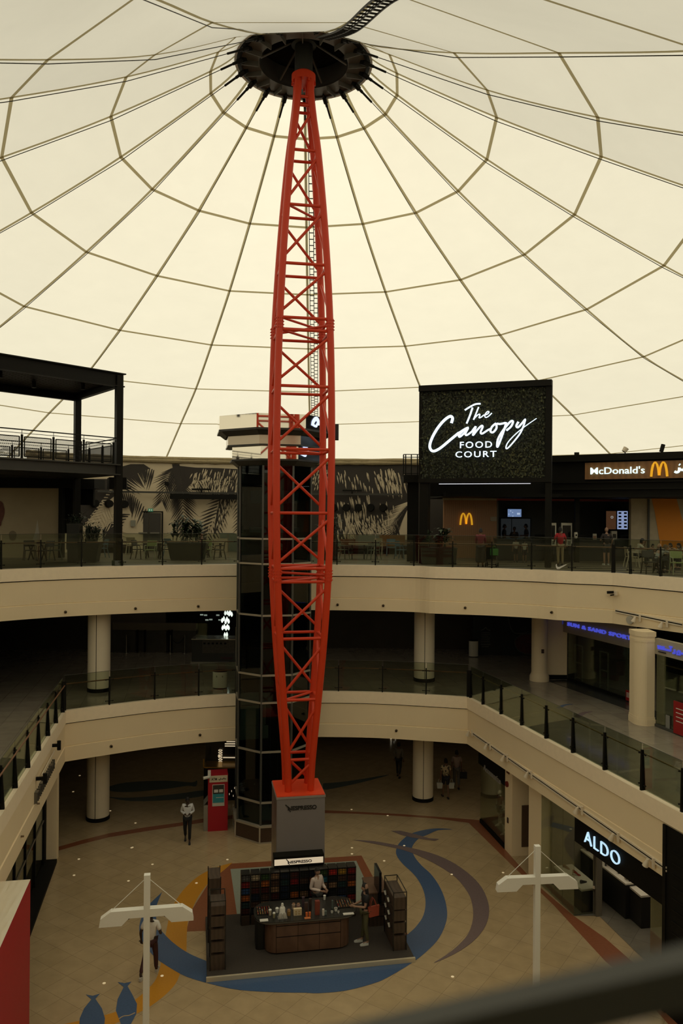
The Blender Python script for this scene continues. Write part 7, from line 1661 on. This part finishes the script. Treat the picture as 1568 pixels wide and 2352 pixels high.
planter(205, 1291, .85, .55, .55, .85, 'tapered dark planter with a light bush beside the black post', 'bush', 1.0, 420, 32)
planter(167, 1291, .55, .48, .5, 1.7, 'tall dark column planter left of the bush planter', 'bush', .4, 160, 33)
planter(757, 1287, .75, .65, .6, .95, 'dark planter with a bushy plant partly behind the red mast', 'bush', 1.5, 420, 34)
planter(1008, 1297, 1.6, 1.5, .7, .75, 'dark planter with large leaves under the leafy sign', 'broad', 1.1, 110, 35)
# trellis arches
def trellis(px0, px1, y0, y1, Y, lab, flip):
    a = aty(px0, y1, Y); b = aty(px1, y0, Y); t = thing('trellis_arch', lab, 'trellis', ((a.x + b.x) / 2, Y, ZU)); w_ = b.x - a.x; TM = mat('trellis_cream', (.55, .50, .36), .5); H = b.z
    def X(u): return a.x + (w_ * u if not flip else w_ * (1 - u))
    for y in (0, .35):
        q = [(X(0), Y + y, ZU + .5), (X(0), Y + y, H - .45 * w_)] + [(X(.62 - .62 * math.cos(k * pi / 12)), Y + y, H - .45 * w_ + .45 * w_ * math.sin(k * pi / 12)) for k in range(1, 7)] + [(X(1), Y + y, H), (X(1), Y + y, ZU + .5)]
        mb = MB(); mb.tube(q, .028, 6); mb.build('hoop', TM, t)
        for u in (.35, .7): mb = MB(); mb.tube([(X(u), Y + y, ZU + .5), (X(u), Y + y, H - (.08 if u > .5 else .2))], .015, 5); mb.build('upright', TM, t)
        for f in (.55, .6): mb = MB(); mb.tube([(X(0), Y + y, ZU + (H - ZU) * f), (X(1), Y + y, ZU + (H - ZU) * f)], .018, 5); mb.build('crossbar', TM, t)
    for k in range(7): an = k * pi / 12; x, z = X(.62 - .62 * math.cos(an)), H - .45 * w_ + .45 * w_ * math.sin(an); mb = MB(); mb.tube([(x, Y, z), (x, Y + .35, z)], .014, 5); mb.build('rung', TM, t)
trellis(406, 442.5, 1232, 1158, 40.2, 'cream trellis arch standing in the wide planter', False)
trellis(742, 769, 1235, 1164, 40.2, 'cream trellis arch partly behind the red mast', True)

# ------------------------------------------------------------------ people
SKINQ = []
def skin_obj(name, verts, edges, radii, m, parent, extra=None):
    me = bpy.data.meshes.new(name); me.from_pydata([tuple(v) for v in verts], edges, []); o = bpy.data.objects.new(name, me); COL.objects.link(o); o.parent = parent
    me.materials.append(m) if not isinstance(m, (list, tuple)) else [me.materials.append(x) for x in m]
    md = o.modifiers.new('s', 'SKIN'); md.use_smooth_shade = True
    for i, r in enumerate(radii):
        sv = me.skin_vertices[0].data[i]; sv.radius = r if isinstance(r, tuple) else (r, r); sv.use_root = (i == 0)
    sb = o.modifiers.new('u', 'SUBSURF'); sb.levels = 1; sb.render_levels = 1
    SKINQ.append((o, extra)); return o
def person(label, loc, rz, h, skin, shirt, trouser, pose=None, sleeve=.5, leg=.95, hair=(.012, .010, .009), shoe=(.02, .02, .02), long_hair=False, cap=None, cat='person', name='person', grp=None, bald=False, skirt=False, look=0.0):
    t = thing(name, label, cat, loc, rz, grp); s_ = h / 1.72; P = {}
    base = {'pelvis': (0, 0, .94), 'waist': (0, 0, 1.08), 'chest': (0, 0, 1.26), 'neck': (0, .01, 1.43), 'head': (0, -.012, 1.595), 'sh': (.165, 0, 1.385), 'el': (.215, .03, 1.12), 'wr': (.225, -.03, .88), 'hip': (.085, 0, .89), 'kn': (.095, -.012, .49), 'an': (.095, .02, .08), 'toe': (.105, -.14, .035)}
    for k, v in base.items():
        if k in ('pelvis', 'waist', 'chest', 'neck', 'head'): P[k] = Vector(v)
        else:
            P[k + '_l'] = Vector(v); P[k + '_r'] = Vector((-v[0], v[1], v[2]))
    for k, v in (pose or {}).items(): P[k] = Vector(v)
    for k in P: P[k] = P[k] * s_
    tc = lambda c, nm: mat('%s_%d_%d_%d' % (nm, c[0] * 999, c[1] * 999, c[2] * 999), c, .7, vary=.06, scale=9)
    SM = tc(skin, 'skin')
    V = [P['pelvis'], P['waist'], P['chest'], P['neck'], P['neck'].lerp(P['head'], .5)]; E_ = [(0, 1), (1, 2), (2, 3), (3, 4)]; R_ = [(.13 * s_, .10 * s_), (.12 * s_, .09 * s_), (.14 * s_, .10 * s_), .06 * s_, .05 * s_]
    def add(p, r, to): V.append(p); R_.append(r * s_); E_.append((to, len(V) - 1)); return len(V) - 1
    for sd in ('_l', '_r'):
        sg = 1 if sd == '_l' else -1
        a = add(P['sh' + sd], .06, 2); a = add(P['sh' + sd].lerp(P['el' + sd], .5), .045, a); b = add(P['el' + sd], .04, a); b = add(P['el' + sd].lerp(P['wr' + sd], .4), .038, b); c = add(P['wr' + sd], .026, b)
        d = (P['wr' + sd] - P['el' + sd]).normalized(); pal = P['wr' + sd] + d * .075 * s_; c2 = add(pal, .032, c)
        side = d.cross(Vector((0, 1, .2))).normalized()
        for k, (f, L) in enumerate(((-.028, .06), (-.010, .078), (.010, .072), (.028, .055))):
            e1_ = add(pal + side * f * s_ + d * .04 * s_, .0095, c2); add(pal + side * f * s_ + d * (.04 + L * .6) * s_ + Vector((0, -.02, 0)) * s_, .008, e1_)
        e1_ = add(P['wr' + sd] + d * .04 * s_ + side * .045 * s_, .011, c2); add(P['wr' + sd] + d * .08 * s_ + side * .062 * s_, .009, e1_)
        a = add(P['hip' + sd], .085, 0); b = add(P['hip' + sd].lerp(P['kn' + sd], .5), .07, a); b = add(P['kn' + sd], .052, b); b = add(P['kn' + sd].lerp(P['an' + sd], .35), .052, b); c = add(P['an' + sd], .036, b); add(P['toe' + sd], .032, c)
    # head with nose, ears, eyes joined to the body mesh after the skin is grown
    hd = P['head']; ex = MB(); n = 14; rows = []
    for i in range(11):
        ph = pi * i / 10; z = -math.cos(ph); r = math.sin(ph); jaw = .82 + .18 * min(1, (z + 1) / .8)
        for j in range(n):
            an = 2 * pi * j / n; x, y = math.cos(an) * r * .076 * jaw, math.sin(an) * r * .095 * (jaw if math.sin(an) > 0 else 1)
            if abs(math.sin(an) + 1) < .15 and -.35 < z < .1: y -= .022
            if abs(math.sin(an)) < .25 and -.3 < z < .2: x *= 1.14
            rows.append(hd + Vector((x, y, z * .118)) * s_)
    fs_ = [(i * n + j, i * n + (j + 1) % n, (i + 1) * n + (j + 1) % n, (i + 1) * n + j) for i in range(10) for j in range(n)]
    ex.add(rows, fs_)
    skin_obj('body', V, E_, R_, SM, t, (rows, fs_))
    if look or True:
        for x in (-.03, .03): mb = MB(); mb.sphere(hd + Vector((x, -.086, .018)) * s_, .010 * s_, 6); mb.build('eye', INK, t, world=False)
        mb = MB(); mb.box(hd + Vector((0, -.088, -.05)) * s_, (.035 * s_, .012 * s_, .008 * s_)); mb.build('mouth', tc((skin[0] * .5, skin[1] * .3, skin[2] * .3), 'lip'), t, world=False)
    HM = tc(hair, 'hair')
    if not bald:
        mb = MB(); vs = []
        for i in range(7):
            ph = pi * .5 * i / 6; z = math.cos(ph); r = math.sin(ph)
            for j in range(16):
                an = 2 * pi * j / 16; yb = math.sin(an); drop = (.075 if yb > -.25 else .0) * (i / 6) ** 2
                if long_hair and yb > -.3: drop = .26 * (i / 6) ** 2
                vs.append(hd + Vector((math.cos(an) * r * .085, .008 + yb * r * .102, .015 + z * .118 - drop + (.02 if yb < -.5 else 0) * i / 6)) * s_)
        mb.add(vs, [(i * 16 + j, i * 16 + (j + 1) % 16, (i + 1) * 16 + (j + 1) % 16, (i + 1) * 16 + j) for i in range(6) for j in range(16)]); mb.build('hair', HM, t, True, world=False)
    if cap:
        mb = MB(); mb.lathe([(.09 * s_, hd.z + .03 * s_), (.085 * s_, hd.z + .09 * s_), (.04 * s_, hd.z + .135 * s_), (.001, hd.z + .14 * s_)], 14, (hd.x, hd.y)); mb.box(hd + Vector((0, -.13, .035)) * s_, (.12 * s_, .1 * s_, .015 * s_)); mb.build('cap', tc(cap, 'cap'), t, True, world=False)
    # clothes
    V = [P['pelvis'] + Vector((0, 0, -.085)) * s_, P['waist'], P['chest'], P['neck'] + Vector((0, 0, -.03)) * s_]; E_ = [(0, 1), (1, 2), (2, 3)]; R_ = [(.15 * s_, .125 * s_), (.14 * s_, .115 * s_), (.155 * s_, .12 * s_), .07 * s_]
    for sd in ('_l', '_r'):
        a = add(P['sh' + sd], .075, 2)
        if sleeve <= .6: a = add(P['sh' + sd].lerp(P['el' + sd], sleeve * 1.5), .062, a)
        else: a = add(P['sh' + sd].lerp(P['el' + sd], .5), .06, a); a = add(P['el' + sd], .054, a); a = add(P['el' + sd].lerp(P['wr' + sd], .9), .042, a)
    skin_obj('shirt', V, E_, R_, shirt if not isinstance(shirt, tuple) else tc(shirt, 'shirt'), t)
    V = [P['pelvis']]; E_ = []; R_ = [(.138 * s_, .112 * s_)]
    for sd in ('_l', '_r'):
        a = add(P['hip' + sd], .10 if not skirt else .125, 0); a = add(P['hip' + sd].lerp(P['kn' + sd], .5), .085 if not skirt else .13, a)
        if leg > .5: a = add(P['kn' + sd], .07 if not skirt else .135, a); a = add(P['kn' + sd].lerp(P['an' + sd], leg), .055 if not skirt else .14, a)
        else: a = add(P['hip' + sd].lerp(P['kn' + sd], .9), .08, a)
    skin_obj('skirt' if skirt else 'trousers', V, E_, R_, tc(trouser, 'trouser'), t)
    for sd in ('_l', '_r'):
        a, b = P['an' + sd], P['toe' + sd]; d = (b - a); d.z = 0; d = d.normalized() if d.length > .01 else Vector((0, -1, 0)); c = a.lerp(b, .55); zb = min(a.z - .08 * s_, b.z - .035 * s_); sdv = Vector((-d.y, d.x, 0)); mb = MB(); vs = []
        for f, w_, hh in ((-.10, .034, .075), (-.03, .04, .085), (.06, .044, .06), (.13, .036, .04), (.15, .02, .03)): q = c + d * f * s_; q.z = zb; vs += [q - sdv * w_ * s_, q + sdv * w_ * s_, q + sdv * w_ * .7 * s_ + Vector((0, 0, hh * s_)), q - sdv * w_ * .7 * s_ + Vector((0, 0, hh * s_))]
        mb.add(vs, [(i * 4 + j, i * 4 + (j + 1) % 4, i * 4 + 4 + (j + 1) % 4, i * 4 + 4 + j) for i in range(4) for j in range(4)] + [(3, 2, 1, 0), (16, 17, 18, 19)]); mb.build('shoe', tc(shoe, 'shoe'), t, True, world=False)
    return t
D1, D2, L1 = (.045, .026, .017), (.16, .085, .05), (.30, .18, .12)
HOLD = {'el_l': (.23, .06, 1.13), 'el_r': (-.23, .06, 1.13), 'wr_l': (.07, -.20, 1.10), 'wr_r': (-.07, -.20, 1.10)}
STEP = {'kn_l': (.09, -.10, .50), 'an_l': (.085, -.12, .08), 'toe_l': (.09, -.28, .05), 'kn_r': (-.09, .0, .49), 'an_r': (-.08, .22, .14), 'toe_r': (-.08, .10, .04)}
p = atz(430, 1933, 0); w1 = person('person in white long-sleeved shirt and black trousers walking and looking at a phone', p, .15, 1.80, D1, (.60, .61, .62), (.012, .012, .012), {**HOLD, **STEP, 'head': (0, -.05, 1.58)}, .9)
o = MB(); o.box((0, -.31, 1.16), (.08, .012, .15)); o = tag(o.build('phone', mat('phone_white', (.6, .6, .6), .3), None), 'small pale phone held by the walking person in white shirt', 'phone'); o.location = p; o.rotation_euler = (0, 0, .15)
p = atz(346, 2240, 0); person('person in white t-shirt and dark red trousers walking away behind the left lamp post', p, pi - .1, 1.86, D1, (.66, .63, .56), (.05, .016, .014), {'kn_r': (-.09, -.12, .50), 'an_r': (-.09, -.16, .08), 'toe_r': (-.09, -.30, .05), 'kn_l': (.14, .04, .50), 'an_l': (.17, .30, .16), 'toe_l': (.17, .2, .05), 'el_r': (-.27, .03, 1.12), 'wr_r': (-.17, -.20, 1.06), 'el_l': (.26, .05, 1.12), 'wr_l': (.27, -.02, .90)}, .5, .92, shoe=(.45, .42, .36))
p = K(kuv(733, 2020, 1.7)[0], ct1 + .42, PZ); person('person in pale pink shirt serving behind the kiosk counter', p, .75, 1.76, L1, (.52, .42, .37), (.03, .028, .025), {'el_l': (.22, -.02, 1.12), 'wr_l': (.10, -.30, 1.12), 'el_r': (-.24, .02, 1.12), 'wr_r': (-.06, -.30, 1.10)}, .9)
tt = cthing('paper_cup', 'white paper cup held by the person serving behind the counter', 'cup', 745, 2066); mb = MB(); mb.lathe([(.03, .0), (.042, .13), (.001, .13)], 12); mb.build('body', CUPW, tt, True, world=False)
p = atz(838, 2166, PZ); pw = person('person in black top and olive trousers with red shoulder bag at the kiosk counter', p, -1.35, 1.80, L1, (.012, .012, .012), (.085, .08, .035), {'el_l': (.20, -.06, 1.12), 'wr_l': (.10, -.28, 1.12), 'el_r': (-.20, -.06, 1.12), 'wr_r': (-.10, -.28, 1.10), 'an_l': (.10, .06, .08), 'toe_l': (.11, -.10, .035), 'an_r': (-.10, -.06, .08), 'toe_r': (-.11, -.22, .035)}, .4, .92, long_hair=True, shoe=(.5, .5, .45))
bq = thing('shoulder_bag', 'red-brown shoulder bag hanging from the person in black at the kiosk', 'bag', p + Vector((.24, -.05, .84)), .45)
mb = MB(); mb.add([(-.16, -.05, 0), (.16, -.05, 0), (.19, -.03, .30), (-.19, -.03, .30), (-.16, .05, 0), (.16, .05, 0), (.19, .03, .30), (-.19, .03, .30)], [(0, 1, 2, 3), (7, 6, 5, 4), (4, 5, 1, 0), (5, 6, 2, 1), (6, 7, 3, 2), (7, 4, 0, 3)]); mb.build('body', mat('bag_red', (.30, .055, .03), .45), bq, world=False)
for y in (-.04, .04): mb = MB(); mb.tube([(-.12, y, .29), (-.09, y, .45), (-.03, y * .5, .56), (.04, y, .45), (.1, y, .29)], .012, 6); mb.build('strap', mat('strap_red', (.25, .05, .03), .5), bq, world=False)
# spotted blouse
sm = bpy.data.materials.new('spotted_cloth'); sm.use_nodes = True; nt = sm.node_tree; vo = nt.nodes.new('ShaderNodeTexVoronoi'); vo.inputs['Scale'].default_value = 9; tc_ = nt.nodes.new('ShaderNodeTexCoord'); cr = nt.nodes.new('ShaderNodeValToRGB'); cr.color_ramp.interpolation = 'CONSTANT'; cr.color_ramp.elements[0].color = (.02, .018, .012, 1); cr.color_ramp.elements[1].position = .36; cr.color_ramp.elements[1].color = (.42, .34, .2, 1)
nt.links.new(tc_.outputs['Object'], vo.inputs['Vector']); nt.links.new(vo.outputs['Distance'], cr.inputs[0]); nt.links.new(cr.outputs[0], nt.nodes['Principled BSDF'].inputs['Base Color'])
ps = atz(1023, 1832, 0); person('person in spotted blouse and dark shorts carrying white bags, walking away', ps, pi + .1, 1.80, D2, sm, (.015, .015, .02), STEP, .5, .4, long_hair=False)
for sx, lab in ((-1, 'white carrier bag in the left hand of the person in spotted blouse'), (1, 'white carrier bag in the right hand of the person in spotted blouse')):
    t = thing('carrier_bag', lab, 'bag', ps + Vector((sx * .27, .05, .42)), 0, 'white carrier bags'); mb = MB(); mb.add([(-.11, -.07, 0), (.11, -.07, 0), (.14, -.05, .25), (-.14, -.05, .25), (-.11, .07, 0), (.11, .07, 0), (.14, .05, .25), (-.14, .05, .25)], [(0, 1, 2, 3), (7, 6, 5, 4), (4, 5, 1, 0), (5, 6, 2, 1), (6, 7, 3, 2), (7, 4, 0, 3)]); mb.build('body', mat('bag_white', (.42, .42, .36), .6), t, world=False)
    mb = MB(); mb.tube([(-.08, 0, .25), (-.03, 0, .42), (.03, 0, .42), (.08, 0, .25)], .012, 5); mb.build('handle', mat('bag_white', (.42, .42, .36), .6), t, world=False)
p = atz(1048, 1810, 0); person('person in pale pink t-shirt and grey trousers with a black bag, walking away', p, pi, 1.80, D2, (.32, .24, .21), (.12, .11, .10), STEP, .5, .9)
t = thing('black_bag', 'black square bag carried by the person in pale pink t-shirt', 'bag', p + Vector((.32, .0, .46))); mb = MB(); mb.bb(-.17, .17, -.05, .05, 0, .30); mb.build('body', INK, t, world=False); mb = MB(); mb.tube([(-.08, 0, .3), (-.06, 0, .4), (.06, 0, .4), (.08, 0, .3)], .012, 5); mb.build('handle', INK, t, world=False)
p = atz(915, 1785, 0); person('person in grey top and dark trousers far back left of the right column', p, pi - .3, 1.72, D2, (.17, .15, .12), (.02, .02, .02), STEP, .9, .9)
# upper floor
def up(px, py): return atz(px, py, ZU)
p = up(1103, 1302); person('person in burgundy top and long dark skirt pushing a stroller past the arches', p, pi - .2, 1.66, D2, (.16, .018, .03), (.02, .016, .016), {'el_l': (.21, -.04, 1.12), 'wr_l': (.17, -.22, .98), 'el_r': (-.21, -.04, 1.12), 'wr_r': (-.17, -.22, .98)}, .9, .8, skirt=True)
sp_ = p + Vector((.5, .1, 0)); t = thing('stroller', 'black baby stroller beside the person in burgundy top', 'stroller', sp_, pi - .3)
mb = MB(); mb.bb(-.2, .2, -.25, .2, .35, .45); mb.add([(-.2, .2, .42), (.2, .2, .42), (.2, .32, .85), (-.2, .32, .85)], [(0, 1, 2, 3)]); mb.build('seat', INK, t, world=False)
for x in (-.23, .23):
    mb = MB(); mb.tube([(x, -.35, .1), (x, 0, .45), (x, .40, 1.0)], .015, 6); mb.tube([(x, .3, .1), (x, 0, .45)], .015, 6); mb.build('frame', STEELDK, t, world=False)
    for y in (-.35, .3): mb = MB(); mb.tube([(x - .02, y, .09), (x + .02, y, .09)], .09, 12); mb.build('wheel', INK, t, world=False)
mb = MB(); mb.tube([(-.23, .4, 1.0), (.23, .4, 1.0)], .018, 6); mb.build('handle', INK, t, world=False)
t = thing('green_bag', 'green carrier bag hanging on the stroller handle', 'bag', sp_ + Vector((.02, -.45, .52)), .2); mb = MB(); mb.bb(-.16, .16, -.06, .06, 0, .28); mb.build('body', mat('bag_green', (.03, .19, .03), .5), t, world=False); mb = MB(); mb.tube([(-.08, 0, .28), (0, 0, .45), (.08, 0, .28)], .012, 5); mb.build('handle', mat('bag_green', (.03, .19, .03), .5), t, world=False)
p = up(1184, 1291); person('child in white top, left one of two by the order hatch', p, pi, 1.15, D2, (.30, .28, .22), (.02, .02, .022), {}, .5, .4, grp='children by the order hatch')
p = up(1204, 1292); person('child in white top, right one of two by the order hatch', p, pi - .3, 1.08, D2, (.32, .30, .23), (.02, .02, .022), {}, .5, .4, grp='children by the order hatch')
p = up(1286, 1299); person('person in red t-shirt and beige trousers at the self-order kiosk', p, pi, 1.72, D2, (.36, .012, .018), (.27, .21, .12), {'el_l': (.26, -.02, 1.12), 'wr_l': (.22, -.2, 1.05), 'el_r': (-.26, .0, 1.12), 'wr_r': (-.25, -.06, .9)}, .6)
p = up(1392, 1298); person('person in dark t-shirt and shorts at the burger counter', p, pi, 1.72, L1, (.022, .016, .015), (.03, .03, .034), {'el_r': (-.27, .0, 1.12), 'wr_r': (-.26, -.1, .95), 'el_l': (.27, 0, 1.12), 'wr_l': (.2, -.25, 1.1)}, .6, .4, bald=True, shoe=(.5, .5, .46))
for px, y, hh, lab in ((1158, 43.0, 1.74, 'dark clad person working in the hatch, left of three'), (1181, 42.6, 1.60, 'dark clad person in cap working in the hatch, middle of three'), (1208, 43.2, 1.76, 'dark clad person working in the hatch, right of three')):
    q = aty(px, 1190, y); q.z = ZU; person(lab, q, pi / 2 if px == 1158 else (0 if px == 1181 else -pi / 2), hh, D2, (.025, .024, .024), (.02, .02, .02), HOLD, .6, cap=(.02, .02, .02) if px == 1181 else None, grp='kitchen workers')
SIT = {'pelvis': (0, .0, .52), 'waist': (0, -.04, .66), 'chest': (0, -.10, .84), 'neck': (0, -.16, 1.00), 'head': (0, -.24, 1.13), 'hip_l': (.09, -.02, .50), 'hip_r': (-.09, -.02, .50), 'kn_l': (.12, -.42, .50), 'kn_r': (-.12, -.42, .50), 'an_l': (.12, -.40, .08), 'an_r': (-.12, -.40, .08), 'toe_l': (.12, -.56, .035), 'toe_r': (-.12, -.56, .035), 'sh_l': (.165, -.12, .96), 'sh_r': (-.165, -.12, .96), 'el_l': (.24, -.32, .80), 'el_r': (-.24, -.32, .80), 'wr_l': (.07, -.36, 1.02), 'wr_r': (-.10, -.52, .82)}
SITU = {**SIT, 'waist': (0, 0, .66), 'chest': (0, -.02, .84), 'neck': (0, -.03, 1.0), 'head': (0, -.06, 1.16), 'sh_l': (.165, -.03, .96), 'sh_r': (-.165, -.03, .96), 'el_l': (.23, -.16, .76), 'el_r': (-.23, -.16, .76), 'wr_l': (.1, -.4, .80), 'wr_r': (-.1, -.4, .80)}
LEAN = {**SIT, 'chest': (0, -.18, .80), 'neck': (0, -.28, .92), 'head': (0, -.40, 1.0), 'sh_l': (.165, -.22, .90), 'sh_r': (-.165, -.22, .90), 'el_l': (.28, -.42, .78), 'el_r': (-.28, -.42, .78), 'wr_l': (.12, -.62, .86), 'wr_r': (-.12, -.62, .86)}
def sit(px, py, rz, h, lab, skin, sh, tr, pose, **k): return person(lab, up(px, py), rz, h, skin, sh, tr, pose, .5, **k)
sit(1461, 1302, 1.4, 1.72, 'person in white t-shirt and dark cap eating at the crowded table', L1, (.42, .39, .31), (.015, .015, .015), SIT, cap=(.015, .014, .012))
sit(1497, 1298, .2, 1.3, 'child in blue top sitting behind the crowded table', L1, (.03, .10, .14), (.02, .02, .02), SITU)
sit(1508, 1315, 1.9, 1.70, 'person in pale grey top hunched over the crowded table with back to the railing', L1, (.27, .28, .27), (.02, .02, .02), LEAN, hair=(.12, .07, .035))
sit(1530, 1308, -1.2, 1.68, 'bald person in dark top leaning over the crowded table', L1, (.06, .05, .04), (.02, .02, .02), LEAN, bald=True)
sit(1549, 1306, -1.4, 1.5, 'child in white t-shirt and dark hair at the right of the crowded table', L1, (.42, .39, .30), (.02, .02, .02), SIT)
sit(1579, 1308, -1.5, 1.7, 'person in pale top at the right edge, only an arm showing', L1, (.40, .37, .28), (.02, .02, .02), LEAN)
sit(463, 1275, .6, 1.66, 'person with long dark hair sitting at the table behind the wide planter', L1, (.05, .04, .035), (.02, .02, .02), SITU, long_hair=True)
# child mannequins
MANQ = (.50, .46, .36)
for u, d, hh, sh, tr, lab in ((.80, .55, 1.42, (.22, .09, .07), (.09, .07, .05), 'tallest pale child mannequin in pink top in the accessories window'), (1.75, .35, 1.15, (.06, .05, .045), (.08, .06, .05), 'shortest pale child mannequin in the accessories window'), (2.15, .6, 1.38, (.05, .045, .04), (.07, .06, .05), 'pale child mannequin in dark dress at right in the accessories window')):
    q = GF[0] + GF[1] * min(u, GLn - .4) - GF[3] * d + Vector((0, 0, .2)); person(lab, q, math.atan2(GF[3].x, -GF[3].y) + .3, hh, MANQ, sh, tr, STEP, .4, .4, bald=True, cat='mannequin', name='mannequin', grp='mannequins in the accessories window', shoe=MANQ)
# grow all the skins in one go
dg = bpy.context.evaluated_depsgraph_get()
done = [(o, bpy.data.meshes.new_from_object(o.evaluated_get(dg)), ex) for o, ex in SKINQ]
for o, me, ex in done:
    o.modifiers.clear()
    if ex:
        vs = [tuple(v.co) for v in me.vertices]; fs_ = [list(p_.vertices) for p_ in me.polygons]; n0 = len(vs); m2 = bpy.data.meshes.new(o.name)
        m2.from_pydata(vs + [tuple(v) for v in ex[0]], [], fs_ + [[i + n0 for i in f] for f in ex[1]])
        for mm in o.data.materials: m2.materials.append(mm)
        me = m2
    me.polygons.foreach_set('use_smooth', [True] * len(me.polygons)); me.update(); o.data = me
